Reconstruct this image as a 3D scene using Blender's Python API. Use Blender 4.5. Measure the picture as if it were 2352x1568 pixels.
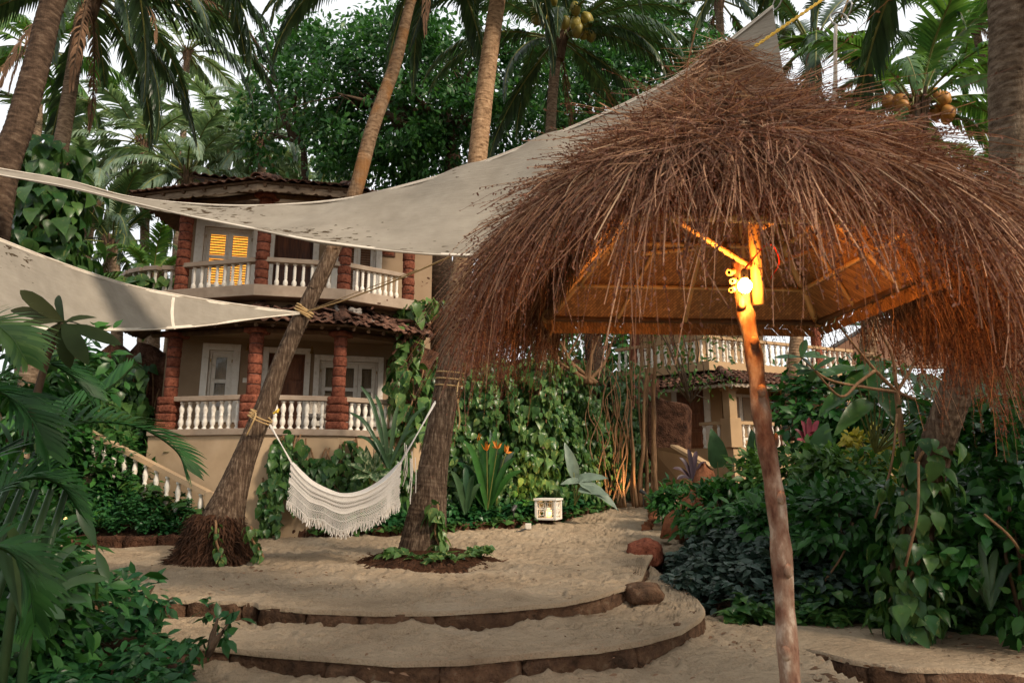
import bpy, bmesh, math, random
import numpy as np
from math import sin, cos, pi, radians as R, atan2, sqrt
from mathutils import Vector, Matrix, noise as mnoise
random.seed(7); rng = np.random.default_rng(11)
sc = bpy.context.scene
for o in list(bpy.data.objects): bpy.data.objects.remove(o)
COL = sc.collection
# ------------------------------------------------ camera
CAM_H, TILT = 1.4, R(11)
cam = bpy.data.cameras.new('camera'); cam.lens = 24; cam.sensor_width = 36; cam.clip_start = .05; cam.clip_end = 2000
cam_o = bpy.data.objects.new('camera', cam); COL.objects.link(cam_o)
cam_o.location = (0, 0, CAM_H); cam_o.rotation_euler = (R(90) + TILT, 0, 0); sc.camera = cam_o
cam.dof.use_dof = True; cam.dof.focus_distance = 12.5; cam.dof.aperture_fstop = 7.0
# ------------------------------------------------ world and sun (soft late-day light through white overcast)
SUN_EL, SUN_AZ = R(36), R(128)     # azimuth clockwise from +Y: light comes from behind the camera, to the right
w = bpy.data.worlds.new('World'); sc.world = w; w.use_nodes = True
wn = w.node_tree.nodes; wl = w.node_tree.links
bg = wn['Background']; bg.inputs['Strength'].default_value = .15
sky = wn.new('ShaderNodeTexSky'); sky.sky_type = 'NISHITA'; sky.sun_disc = False
sky.sun_elevation = SUN_EL; sky.sun_rotation = SUN_AZ; sky.dust_density = 6; sky.air_density = 1.2
mixw = wn.new('ShaderNodeMixRGB'); mixw.inputs[0].default_value = .86
mixw.inputs[2].default_value = (6.3, 6.4, 6.45, 1)      # white cloud veil over the clear sky
wl.new(sky.outputs[0], mixw.inputs[1]); wl.new(mixw.outputs[0], bg.inputs['Color'])
sun = bpy.data.lights.new('sun', 'SUN'); sun.energy = 3.7; sun.angle = R(10); sun.color = (1, .84, .66)
sun_o = bpy.data.objects.new('sun', sun); COL.objects.link(sun_o)
sd = Vector((sin(SUN_AZ)*cos(SUN_EL), cos(SUN_AZ)*cos(SUN_EL), sin(SUN_EL)))
sun_o.rotation_euler = sd.to_track_quat('Z', 'Y').to_euler()
sc.view_settings.view_transform = 'Standard'; sc.view_settings.look = 'None'
sc.view_settings.exposure = 0.4; sc.view_settings.gamma = 1; sc.view_settings.use_curve_mapping = False
cy = sc.cycles
cy.max_bounces = 6; cy.diffuse_bounces = 3; cy.glossy_bounces = 2; cy.transmission_bounces = 4; cy.transparent_max_bounces = 6
cy.use_denoising = True; cy.sample_clamp_indirect = 6; cy.caustics_reflective = False; cy.caustics_refractive = False
cy.use_adaptive_sampling = True; cy.adaptive_threshold = .02
# ------------------------------------------------ projection helpers: pixel in a 2352 x 1568 view of the photo -> place in the world
def ray(px, py):
    u = (px - 1176)/1568; v = (784 - py)/1568
    return Vector((u, cos(TILT) - v*sin(TILT), sin(TILT) + v*cos(TILT)))
def P(px, py, Y):
    r = ray(px, py); k = Y/r.y
    return Vector((r.x*k, Y, CAM_H + r.z*k))
def G(px, py, z=0.):
    r = ray(px, py); k = (z - CAM_H)/r.z
    return Vector((r.x*k, r.y*k, z))
# ------------------------------------------------ materials
M = {}
def nmat(name):
    m = bpy.data.materials.new(name); m.use_nodes = True; M[name] = m
    return m, m.node_tree.nodes, m.node_tree.links, m.node_tree.nodes['Principled BSDF']
def ramp(nd, stops):
    r = nd.new('ShaderNodeValToRGB'); e = r.color_ramp.elements
    while len(e) < len(stops): e.new(.5)
    for i, (p, c) in enumerate(stops): e[i].position = p; e[i].color = (*c, 1)
    return r
def coord(nd, ln, kind='Object', scale=(1, 1, 1)):
    t = nd.new('ShaderNodeTexCoord'); mp = nd.new('ShaderNodeMapping'); mp.inputs['Scale'].default_value = scale
    if kind == 'World':
        g = nd.new('ShaderNodeNewGeometry'); ln.new(g.outputs['Position'], mp.inputs[0])
    else: ln.new(t.outputs[kind], mp.inputs[0])
    return mp.outputs[0]
def noise(nd, ln, co, scale, detail=4, rough=.6):
    n = nd.new('ShaderNodeTexNoise'); n.inputs['Scale'].default_value = scale; n.inputs['Detail'].default_value = detail
    n.inputs['Roughness'].default_value = rough; ln.new(co, n.inputs['Vector']); return n.outputs['Fac']
def bump(nd, ln, b, h, strength, dist, prev=None):
    n = nd.new('ShaderNodeBump'); n.inputs['Strength'].default_value = strength; n.inputs['Distance'].default_value = dist
    ln.new(h, n.inputs['Height'])
    if prev: ln.new(prev, n.inputs['Normal'])
    ln.new(n.outputs[0], b.inputs['Normal']); return n.outputs[0]
def mixc(nd, ln, fac, a, b_, blend='MIX'):
    m = nd.new('ShaderNodeMixRGB'); m.blend_type = blend
    for i, v in ((0, fac), (1, a), (2, b_)):
        if isinstance(v, (int, float)): m.inputs[i].default_value = v
        elif isinstance(v, tuple): m.inputs[i].default_value = (*v, 1)
        else: ln.new(v, m.inputs[i])
    return m.outputs[0]
def simple(name, stops, scale=6, rough=.8, bumps=((30, .3, .01),), kind='World', stretch=(1, 1, 1), rand=0, detail=5, spec=.3):
    m, nd, ln, b = nmat(name); co = coord(nd, ln, kind, stretch)
    f = noise(nd, ln, co, scale, detail)
    r = ramp(nd, stops); ln.new(f, r.inputs[0]); c = r.outputs[0]
    if rand:
        oi = nd.new('ShaderNodeObjectInfo'); mr = nd.new('ShaderNodeMapRange'); mr.inputs[3].default_value = 1 - rand; mr.inputs[4].default_value = 1 + rand
        ln.new(oi.outputs['Random'], mr.inputs[0]); cc = nd.new('ShaderNodeCombineColor')
        for i in range(3): ln.new(mr.outputs[0], cc.inputs[i])
        c = mixc(nd, ln, 1., c, cc.outputs[0], 'MULTIPLY')
    ln.new(c, b.inputs['Base Color']); b.inputs['Roughness'].default_value = rough; b.inputs['Specular IOR Level'].default_value = spec
    prev = None
    for s, st, d in bumps: prev = bump(nd, ln, b, noise(nd, ln, co, s, 4), st, d, prev)
    return m
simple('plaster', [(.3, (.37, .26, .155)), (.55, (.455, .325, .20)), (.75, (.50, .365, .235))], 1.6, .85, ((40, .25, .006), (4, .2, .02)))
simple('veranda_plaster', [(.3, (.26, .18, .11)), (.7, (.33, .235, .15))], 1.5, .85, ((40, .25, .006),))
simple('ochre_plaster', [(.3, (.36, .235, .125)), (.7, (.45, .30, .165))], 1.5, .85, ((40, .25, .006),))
simple('white_paint', [(.25, (.55, .48, .38)), (.45, (.74, .69, .60)), (.8, (.79, .75, .68))], 9, .55, ((30, .15, .004),), spec=.4)
simple('rail_paint', [(.3, (.27, .20, .145)), (.7, (.36, .28, .21))], 5, .7, ((40, .25, .005),))
simple('laterite_red', [(.28, (.05, .02, .013)), (.45, (.19, .06, .036)), (.7, (.29, .105, .062))], 16, .95, ((45, .9, .03), (14, .7, .03)), rand=.2, spec=.1)
simple('laterite_brown', [(.25, (.03, .02, .013)), (.45, (.105, .06, .037)), (.6, (.15, .085, .05)), (.78, (.24, .18, .12))], 7, .95, ((30, 1., .03), (9, .8, .05)), rand=.22, spec=.1)
simple('laterite_dark', [(.3, (.025, .014, .01)), (.5, (.09, .042, .025)), (.72, (.16, .08, .05))], 5, .95, ((24, 1., .04), (6, .8, .08)), spec=.1)
simple('earth', [(.3, (.045, .025, .016)), (.7, (.12, .07, .045))], 5, 1., ((25, .9, .04), (6, .5, .06)), spec=.05)
simple('red_earth', [(.3, (.16, .06, .03)), (.7, (.30, .12, .06))], 6, 1., ((25, .8, .03),), spec=.05)
simple('mortar', [(.3, (.06, .045, .04)), (.7, (.12, .09, .08))], 20, .95, ((60, .4, .006),))
simple('roof_tile', [(.28, (.028, .018, .014)), (.45, (.085, .045, .032)), (.58, (.155, .075, .05)), (.72, (.22, .19, .16))], 7, .9, ((30, .6, .012),), rand=.45, spec=.15)
simple('old_mortar', [(.3, (.13, .11, .10)), (.7, (.34, .31, .28))], 10, .95, ((25, .8, .02),))
simple('old_wood', [(.3, (.14, .095, .06)), (.7, (.30, .22, .15))], 5, .85, ((40, .4, .006),), stretch=(1, 1, 5))
simple('dark_wood', [(.3, (.035, .013, .007)), (.7, (.13, .045, .018))], 3, .45, ((30, .25, .005),), stretch=(6, 6, .8))
simple('beam_wood', [(.3, (.045, .025, .015)), (.7, (.13, .075, .04))], 6, .9, ((30, .5, .008),), rand=.25)
simple('door_wood', [(.3, (.10, .035, .014)), (.7, (.24, .095, .04))], 3, .5, ((30, .25, .004),), stretch=(6, 6, .8))
simple('pale_timber', [(.3, (.34, .27, .20)), (.7, (.47, .38, .29))], 8, .8, ((40, .3, .006),))
simple('bamboo', [(.3, (.40, .25, .10)), (.7, (.58, .40, .18))], 9, .45, ((50, .15, .003),), rand=.15, spec=.5)
simple('rope', [(.3, (.36, .22, .09)), (.7, (.58, .40, .19))], 90, .9, ((140, .8, .01),))
simple('yellow_rope', [(.3, (.55, .33, .03)), (.7, (.72, .48, .06))], 60, .7, ((140, .6, .01),))
simple('cotton', [(.3, (.62, .56, .49)), (.7, (.76, .71, .64))], 60, .95, ((160, .5, .006),))
simple('metal_dark', [(.3, (.03, .03, .03)), (.7, (.06, .055, .05))], 20, .45, ())
simple('steel', [(.3, (.35, .34, .32)), (.7, (.5, .48, .45))], 20, .35, ()); M['steel'].node_tree.nodes['Principled BSDF'].inputs['Metallic'].default_value = .9
simple('brass', [(.3, (.30, .19, .06)), (.7, (.42, .28, .1))], 20, .4, ()); M['brass'].node_tree.nodes['Principled BSDF'].inputs['Metallic'].default_value = .8
simple('root_mat', [(.3, (.022, .011, .007)), (.55, (.075, .034, .018)), (.8, (.15, .075, .04))], 24, 1., ((60, 1., .03), (18, .8, .04)), spec=.05)
simple('vine_bark', [(.3, (.14, .075, .035)), (.7, (.30, .17, .085))], 10, .9, ((30, .7, .015),), stretch=(2, 2, .5))
simple('twig', [(.3, (.05, .032, .02)), (.7, (.12, .08, .05))], 10, .9, ((30, .5, .01),))
simple('petiole', [(.3, (.10, .12, .025)), (.7, (.17, .17, .045))], 6, .5, ((20, .2, .004),))
simple('coconut_green', [(.3, (.20, .17, .03)), (.7, (.32, .26, .06))], 5, .45, ((14, .2, .01),), rand=.25)
simple('coconut_orange', [(.3, (.34, .13, .025)), (.7, (.46, .22, .05))], 5, .5, ((14, .2, .01),), rand=.25)
simple('shaded_plaster', [(.3, (.13, .07, .028)), (.7, (.19, .105, .045))], 1.5, .85, ((40, .25, .006),))  # ochre stair parapet with the portico's shade put into its colour
simple('brown_canvas', [(.3, (.12, .06, .034)), (.7, (.16, .08, .045))], 3, .9, ((60, .2, .004),))
simple('lamp_shell', [(.3, (.55, .50, .42)), (.7, (.70, .65, .56))], 20, .5, ())
simple('sheath', [(.3, (.05, .03, .018)), (.7, (.14, .085, .05))], 12, .95, ((50, .8, .01),), stretch=(1, 1, .3))
simple('pot_red', [(.3, (.5, .03, .02)), (.7, (.6, .05, .03))], 20, .6, ())
# trunk bark: ringed grey brown, some with rust lichen
def bark(name, stops, lichen=None, old_or_shaded=None):
    m, nd, ln, b = nmat(name); co = coord(nd, ln, 'Object')
    n1 = noise(nd, ln, coord(nd, ln, 'Object', (1, 1, 2.2)), 9, 6); r = ramp(nd, stops); ln.new(n1, r.inputs[0]); c = r.outputs[0]
    if lichen:
        n2 = noise(nd, ln, co, 1.3, 5); rr = ramp(nd, [(.48, (0, 0, 0)), (.62, (1, 1, 1))]); ln.new(n2, rr.inputs[0])
        c = mixc(nd, ln, rr.outputs[0], c, lichen)
    if old_or_shaded:      # weathered dark bark with pale vertical cracks on the foot; painted-in shade on bark_right
        sx = nd.new('ShaderNodeSeparateXYZ'); ln.new(co, sx.inputs[0]); mr = nd.new('ShaderNodeMapRange'); mr.inputs[1].default_value = old_or_shaded[0]; mr.inputs[2].default_value = old_or_shaded[1]; mr.inputs[3].default_value = 1; mr.inputs[4].default_value = 0; mr.interpolation_type = 'SMOOTHSTEP'
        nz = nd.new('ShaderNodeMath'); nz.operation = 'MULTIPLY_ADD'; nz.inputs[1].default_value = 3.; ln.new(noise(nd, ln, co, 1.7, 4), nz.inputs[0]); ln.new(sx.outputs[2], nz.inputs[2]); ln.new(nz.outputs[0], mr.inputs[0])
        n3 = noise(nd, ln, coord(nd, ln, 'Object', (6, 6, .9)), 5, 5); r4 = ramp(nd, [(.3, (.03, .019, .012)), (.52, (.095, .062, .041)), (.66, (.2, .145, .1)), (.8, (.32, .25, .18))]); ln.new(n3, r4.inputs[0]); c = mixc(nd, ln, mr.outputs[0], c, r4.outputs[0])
    ln.new(c, b.inputs['Base Color']); b.inputs['Roughness'].default_value = .95; b.inputs['Specular IOR Level'].default_value = .1
    p = bump(nd, ln, b, noise(nd, ln, coord(nd, ln, 'Object', (1, 1, 3)), 7, 5), .4, .03)
    bump(nd, ln, b, noise(nd, ln, coord(nd, ln, 'Object', (5, 5, .7)), 9, 5), .8, .02, p)
bark('bark_grey', [(.3, (.055, .036, .024)), (.5, (.165, .115, .075)), (.72, (.29, .215, .15))])
bark('bark_warm', [(.3, (.09, .05, .028)), (.5, (.25, .155, .09)), (.72, (.40, .28, .17))])
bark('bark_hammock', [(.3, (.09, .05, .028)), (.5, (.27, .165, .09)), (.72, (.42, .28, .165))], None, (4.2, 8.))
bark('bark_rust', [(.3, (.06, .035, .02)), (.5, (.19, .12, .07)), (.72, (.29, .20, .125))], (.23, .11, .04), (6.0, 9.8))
bark('bark_right', [(.3, (.055, .036, .024)), (.5, (.165, .125, .09)), (.72, (.30, .24, .18))], None, (2.6, 6.0))  # darker foot: shade on the right palm put into its bark colour
bark('bark_dark', [(.3, (.02, .013, .009)), (.55, (.075, .048, .032)), (.75, (.14, .10, .07))])
simple('pole_bark', [(.32, (.075, .03, .018)), (.43, (.16, .085, .055)), (.53, (.23, .155, .11)), (.60, (.34, .27, .21)), (.72, (.47, .43, .36))], 17, .8, ((60, .4, .006), (16, .5, .012)), stretch=(1, 1, .45), detail=7)
# sand
m, nd, ln, b = nmat('sand'); co = coord(nd, ln, 'World')
r_ = ramp(nd, [(.25, (.24, .175, .115)), (.5, (.345, .262, .175)), (.8, (.42, .335, .24))]); ln.new(noise(nd, ln, co, .9, 6), r_.inputs[0])
r2 = ramp(nd, [(.3, (.70, .66, .62)), (.5, (1, 1, 1)), (.7, (1.06, 1.05, 1.03))]); ln.new(noise(nd, ln, co, 55, 4), r2.inputs[0])
ln.new(mixc(nd, ln, .8, r_.outputs[0], r2.outputs[0], 'MULTIPLY'), b.inputs['Base Color']); b.inputs['Roughness'].default_value = 1; b.inputs['Specular IOR Level'].default_value = .1
p_ = bump(nd, ln, b, noise(nd, ln, coord(nd, ln, 'World', (1, 1.6, 1)), 9, 3), .7, .07); bump(nd, ln, b, noise(nd, ln, co, 90, 3), .5, .012, p_)
# canvas of the shade sails: coarse weave, stains, lets light through
m, nd, ln, b = nmat('canvas'); co = coord(nd, ln, 'World')
r_ = ramp(nd, [(.3, (.30, .265, .215)), (.7, (.41, .365, .30))]); ln.new(noise(nd, ln, co, 3, 6), r_.inputs[0])
vo = noise(nd, ln, coord(nd, ln, 'World', (1.2, 1, 4)), 7, 2); r3 = ramp(nd, [(.30, (.2, .15, .1)), (.34, (1, 1, 1))]); mk = noise(nd, ln, co, .55, 1); mm = nd.new('ShaderNodeMath'); mm.operation = 'MULTIPLY_ADD'; mm.inputs[1].default_value = -.9; ln.new(mk, mm.inputs[0]); ad_ = nd.new('ShaderNodeMath'); ad_.operation = 'ADD'; ad_.inputs[1].default_value = .53; ln.new(mm.outputs[0], ad_.inputs[0]); ln.new(vo, mm.inputs[2]); ln.new(ad_.outputs[0], r3.inputs[0])
cc_ = mixc(nd, ln, 1, r_.outputs[0], r3.outputs[0], 'MULTIPLY'); ln.new(cc_, b.inputs['Base Color']); b.inputs['Roughness'].default_value = .95; b.inputs['Specular IOR Level'].default_value = .1
bump(nd, ln, b, noise(nd, ln, co, 180, 2), .4, .004, bump(nd, ln, b, noise(nd, ln, coord(nd, ln, 'World', (1, 1, 6)), 6, 3), .35, .03))
tl = nd.new('ShaderNodeBsdfTranslucent'); mx = nd.new('ShaderNodeMixShader'); mx.inputs[0].default_value = .38; ln.new(cc_, tl.inputs['Color'])
out = nd['Material Output']; ln.new(b.outputs[0], mx.inputs[1]); ln.new(tl.outputs[0], mx.inputs[2]); ln.new(mx.outputs[0], out.inputs['Surface'])
simple('hem', [(.3, (.50, .44, .36)), (.7, (.62, .56, .47))], 6, .95, ((150, .4, .004),))
# woven palm mat under the thatch
m, nd, ln, b = nmat('woven_mat'); co = coord(nd, ln, 'Object', (1, 1, 1)); co.node.inputs['Rotation'].default_value = (.5, .4, .78)
wv = nd.new('ShaderNodeTexBrick'); wv.inputs['Scale'].default_value = 17; wv.offset = .5; wv.inputs['Color1'].default_value = (.38, .21, .08, 1); wv.inputs['Color2'].default_value = (.19, .095, .035, 1)
wv.inputs['Mortar'].default_value = (.10, .05, .02, 1); wv.inputs['Mortar Size'].default_value = .02; ln.new(co, wv.inputs['Vector'])
ln.new(wv.outputs['Color'], b.inputs['Base Color']); b.inputs['Roughness'].default_value = .7
bump(nd, ln, b, wv.outputs['Fac'], -.6, .02)
# leaves and strands: colour follows a per-leaf tint
def leaf_mat(name, c1, c2, rough=.42, trans=.28, vari=None, spec=.28, tcol=None, vthr=.56):
    m, nd, ln, b = nmat(name)
    at = nd.new('ShaderNodeAttribute'); at.attribute_name = 'tint'; oi = nd.new('ShaderNodeObjectInfo')
    ad = nd.new('ShaderNodeMath'); ad.operation = 'ADD'; ln.new(at.outputs['Fac'], ad.inputs[0]); ln.new(oi.outputs['Random'], ad.inputs[1])
    fr = nd.new('ShaderNodeMath'); fr.operation = 'FRACT'; ln.new(ad.outputs[0], fr.inputs[0])
    c = mixc(nd, ln, fr.outputs[0], c1, c2); co = coord(nd, ln, 'World')
    if vari:
        n = noise(nd, ln, coord(nd, ln, 'World', (1, 1, .45)), 15, 4, .7); rr = ramp(nd, [(vthr, (0, 0, 0)), (vthr + .09, (1, 1, 1))]); ln.new(n, rr.inputs[0]); c = mixc(nd, ln, rr.outputs[0], c, vari)
    n = noise(nd, ln, co, 4, 2); rr = ramp(nd, [(.3, (.72, .72, .72)), (.7, (1.2, 1.2, 1.2))]); ln.new(n, rr.inputs[0]); c = mixc(nd, ln, 1., c, rr.outputs[0], 'MULTIPLY')
    ln.new(c, b.inputs['Base Color']); b.inputs['Roughness'].default_value = rough; b.inputs['Specular IOR Level'].default_value = spec
    if trans:
        tl = nd.new('ShaderNodeBsdfTranslucent'); mx = nd.new('ShaderNodeMixShader'); mx.inputs[0].default_value = trans
        ln.new(mixc(nd, ln, 1., c, tcol or (1.25, 1.35, .7), 'MULTIPLY'), tl.inputs['Color']); out = nd['Material Output']
        ln.new(b.outputs[0], mx.inputs[1]); ln.new(tl.outputs[0], mx.inputs[2]); ln.new(mx.outputs[0], out.inputs['Surface'])
    return m
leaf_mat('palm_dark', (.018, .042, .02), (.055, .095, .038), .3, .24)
leaf_mat('palm_pale', (.10, .165, .105), (.22, .29, .185), .3, .36, spec=.45)  # distant palms: haze and sky sheen put into the leaf colour
leaf_mat('palm_fresh', (.04, .11, .025), (.11, .2, .045), .36, .34)
leaf_mat('palm_dead', (.14, .075, .04), (.25, .145, .085), .8, .2, tcol=(1.2, 1, .8))
leaf_mat('areca', (.008, .045, .01), (.026, .09, .02), .45, .2, spec=.2)
leaf_mat('ficus', (.018, .075, .02), (.06, .16, .04), .36, .38)
leaf_mat('pothos', (.02, .075, .02), (.08, .165, .04), .3, .28, vari=(.16, .20, .06), vthr=.58)
leaf_mat('pothos_bright', (.045, .12, .035), (.13, .22, .065), .3, .32, vari=(.36, .38, .12), vthr=.57)
leaf_mat('cover_green', (.01, .06, .02), (.045, .14, .04), .32, .22)
leaf_mat('cover_dark', (.018, .042, .03), (.06, .09, .068), .34, .12)
leaf_mat('shrub_green', (.01, .058, .012), (.05, .15, .03), .32, .28)
leaf_mat('yellow_leaf', (.28, .25, .03), (.42, .34, .05), .5, .35)
leaf_mat('alocasia', (.05, .115, .05), (.075, .15, .065), .38, .3)
leaf_mat('silver_leaf', (.14, .19, .15), (.18, .235, .18), .4, .2)
leaf_mat('plumeria', (.02, .036, .01), (.055, .06, .018), .6, .25, spec=.1)
leaf_mat('strap_leaf', (.025, .07, .03), (.07, .125, .05), .32, .22)
leaf_mat('dieffen', (.06, .12, .05), (.09, .16, .07), .4, .25, vari=(.45, .5, .3), vthr=.5)
leaf_mat('cordyline', (.12, .02, .03), (.30, .05, .07), .4, .2, tcol=(1.3, .8, .8))
leaf_mat('cordyline_dark', (.035, .025, .035), (.08, .045, .055), .4, .15, tcol=(1.2, .9, .9))
leaf_mat('flower_orange', (.65, .20, .02), (.75, .30, .04), .5, .3, tcol=(1.2, 1, .8))
leaf_mat('straw', (.26, .165, .10), (.50, .36, .235), .65, .15, tcol=(1.2, 1, .8), spec=.3)
leaf_mat('thatch', (.12, .046, .026), (.46, .275, .165), .7, .2, tcol=(1.2, 1, .8), spec=.25)
leaf_mat('thatch_tip', (.10, .042, .028), (.24, .12, .085), .85, .25, tcol=(1.2, 1, .8), spec=.2)
leaf_mat('root_fibre', (.016, .008, .005), (.095, .046, .026), .9, 0, spec=.1)
def emit(name, col, s, pattern=None):
    m, nd, ln, b = nmat(name); b.inputs['Base Color'].default_value = (*col, 1)
    b.inputs['Emission Color'].default_value = (*col, 1); b.inputs['Emission Strength'].default_value = s
    if pattern:
        co = coord(nd, ln, 'World', pattern); wv = nd.new('ShaderNodeTexWave'); wv.inputs['Scale'].default_value = 1; wv.inputs['Distortion'].default_value = 1.5
        ln.new(co, wv.inputs['Vector']); r = ramp(nd, [(.2, tuple(x*.55 for x in col)), (.7, col)]); ln.new(wv.outputs['Fac'], r.inputs[0]); ln.new(r.outputs[0], b.inputs['Emission Color'])
emit('bulb_glow', (1, .33, .055), 560)
emit('window_glow', (1, .45, .06), 1.25, (9, 9, .3))
emit('lantern_glow', (1, .55, .2), 3.0)
emit('small_glow', (1, .5, .18), 5)
m, nd, ln, b = nmat('curtain'); wv = nd.new('ShaderNodeTexWave'); wv.inputs['Scale'].default_value = 3.2; wv.inputs['Distortion'].default_value = 3; wv.inputs['Detail'].default_value = 3
ln.new(coord(nd, ln, 'World', (4, 4, .5)), wv.inputs['Vector']); r_ = ramp(nd, [(.15, (.03, .02, .015)), (.35, (.34, .21, .11)), (.8, (.52, .36, .2))]); ln.new(wv.outputs['Fac'], r_.inputs[0]); ln.new(r_.outputs[0], b.inputs['Base Color'])
m, nd, ln, b = nmat('glass'); tr_ = nd.new('ShaderNodeBsdfTransparent'); gs_ = nd.new('ShaderNodeBsdfGlossy'); gs_.inputs['Roughness'].default_value = .05; fr_ = nd.new('ShaderNodeFresnel'); fr_.inputs[0].default_value = 1.5
mx = nd.new('ShaderNodeMixShader'); ln.new(fr_.outputs[0], mx.inputs[0]); ln.new(tr_.outputs[0], mx.inputs[1]); ln.new(gs_.outputs[0], mx.inputs[2]); ln.new(mx.outputs[0], nd['Material Output'].inputs['Surface'])
# ------------------------------------------------ mesh helpers
def link(name, me, mat=None, parent=None, kind=None):
    if mat is not None and len(me.materials) == 0: me.materials.append(M[mat] if isinstance(mat, str) else mat)
    o = bpy.data.objects.new(name, me); COL.objects.link(o)
    if parent is not None: o.parent = parent
    if kind: o['kind'] = kind
    return o
def mesh(name, V, F, mat=None, parent=None, smooth=False, kind=None, tint=None, origin=None):
    me = bpy.data.meshes.new(name)
    if isinstance(F, np.ndarray):
        V = np.asarray(V, np.float32); nf, k = F.shape
        me.vertices.add(len(V)); me.vertices.foreach_set('co', V.ravel())
        me.loops.add(nf*k); me.loops.foreach_set('vertex_index', F.astype(np.int32).ravel())
        me.polygons.add(nf); me.polygons.foreach_set('loop_start', np.arange(0, nf*k, k, dtype=np.int32))
        me.update(calc_edges=True)
    else:
        me.from_pydata([tuple(v) for v in V], [], F)
    if smooth: me.polygons.foreach_set('use_smooth', np.ones(len(me.polygons), bool))
    if tint is not None:
        a = me.attributes.new('tint', 'FLOAT', 'POINT'); a.data.foreach_set('value', np.asarray(tint, np.float32))
    me.validate()
    return link(name, me, mat, parent, kind)
def thing(name, label, cat, loc=(0, 0, 0), rz=0, group=None):
    o = bpy.data.objects.new(name, None); COL.objects.link(o); o.location = loc; o.rotation_euler = (0, 0, rz); o.empty_display_size = .1
    return tag(o, label, cat, group)
def tag(o, label, cat, group=None):
    o['label'] = label; o['category'] = cat
    if group: o['group'] = group
    return o
def struct(o): o['kind'] = 'structure'; return o
class MB:
    def __init__(s): s.V = []; s.F = []
    def add(s, V, F):
        n = len(s.V); s.V += [tuple(v) for v in V]; s.F += [tuple(i + n for i in f) for f in F]; return s
    def box(s, c, size, ax=None, jit=0):
        c = Vector(c); X, Y, Z = ax if ax else (Vector((1, 0, 0)), Vector((0, 1, 0)), Vector((0, 0, 1)))
        V = [c + X*(a*size[0]/2) + Y*(b*size[1]/2) + Z*(d*size[2]/2) for d in (-1, 1) for a, b in ((-1, -1), (1, -1), (1, 1), (-1, 1))]
        if jit: V = [v + Vector((random.uniform(-jit, jit) for _ in range(3))) for v in V]
        return s.add(V, [(0, 3, 2, 1), (4, 5, 6, 7), (0, 1, 5, 4), (1, 2, 6, 5), (2, 3, 7, 6), (3, 0, 4, 7)])
    def tube(s, pts, rad, n=8, cap=True, jit=0):
        pts = [Vector(p) for p in pts]; k = len(pts); rad = [rad]*k if isinstance(rad, (int, float)) else rad
        V = []; ref = None
        for i, p in enumerate(pts):
            d = (pts[min(i+1, k-1)] - pts[max(i-1, 0)]).normalized()
            if ref is None: ref = Vector((1, 0, 0)) if abs(d.x) < .8 else Vector((0, 1, 0))
            a = (ref - d*ref.dot(d)).normalized(); bb = d.cross(a); ref = a
            for j in range(n):
                t = 2*pi*j/n; rr = rad[i]*(1 + (random.uniform(-jit, jit) if jit else 0)); V.append(p + a*cos(t)*rr + bb*sin(t)*rr)
        F = [(i*n + j, i*n + (j+1) % n, (i+1)*n + (j+1) % n, (i+1)*n + j) for i in range(k-1) for j in range(n)]
        if cap: F += [tuple(range(n-1, -1, -1)), tuple((k-1)*n + j for j in range(n))]
        return s.add(V, F)
    def lathe(s, prof, n=12, c=(0, 0, 0)):
        V = []; c = Vector(c)
        for r, z in prof:
            for j in range(n): t = 2*pi*j/n; V.append(c + Vector((cos(t)*r, sin(t)*r, z)))
        k = len(prof)
        F = [(i*n + j, i*n + (j+1) % n, (i+1)*n + (j+1) % n, (i+1)*n + j) for i in range(k-1) for j in range(n)]
        F += [tuple(range(n-1, -1, -1)), tuple((k-1)*n + j for j in range(n))]
        return s.add(V, F)
    def prism(s, poly, off):
        off = Vector(off); a = [Vector(p) for p in poly]; n = len(a)
        return s.add(a + [p + off for p in a], [tuple(range(n)), tuple(range(2*n-1, n-1, -1))] + [(i, n+i, n+(i+1) % n, (i+1) % n) for i in range(n)])
    def strip(s, A, B):
        n = len(A); return s.add(list(A) + list(B), [(i, i+1, n+i+1, n+i) for i in range(n-1)])
    def build(s, name, mat, parent=None, smooth=False, kind=None, bev=0):
        o = mesh(name, s.V, s.F, mat, parent, smooth, kind)
        if bev:
            md = o.modifiers.new('bevel', 'BEVEL'); md.width = bev; md.segments = 2; md.limit_method = 'ANGLE'
        return o
def basis(d, n):
    """rotation whose Y axis is d and whose Z axis is as near n as it can be"""
    y = Vector(d).normalized(); z = Vector(n); z = z - y*z.dot(y)
    if z.length < 1e-4: z = y.orthogonal()
    z.normalize(); x = y.cross(z); return Matrix((x, y, z)).transposed()
def nrm(a): return a/np.maximum(np.linalg.norm(a, axis=-1, keepdims=True), 1e-9)
def frames(D, N):
    y = nrm(D); z = N - y*(N*y).sum(1, keepdims=True); bad = np.linalg.norm(z, axis=1) < 1e-3; z[bad] += (.31, .71, .5); z = nrm(z - y*(z*y).sum(1, keepdims=True))
    x = np.cross(y, z); return np.stack([x, y, z], 2)         # columns
def jit(n, s): return rng.normal(0, s, (n, 3))
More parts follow.
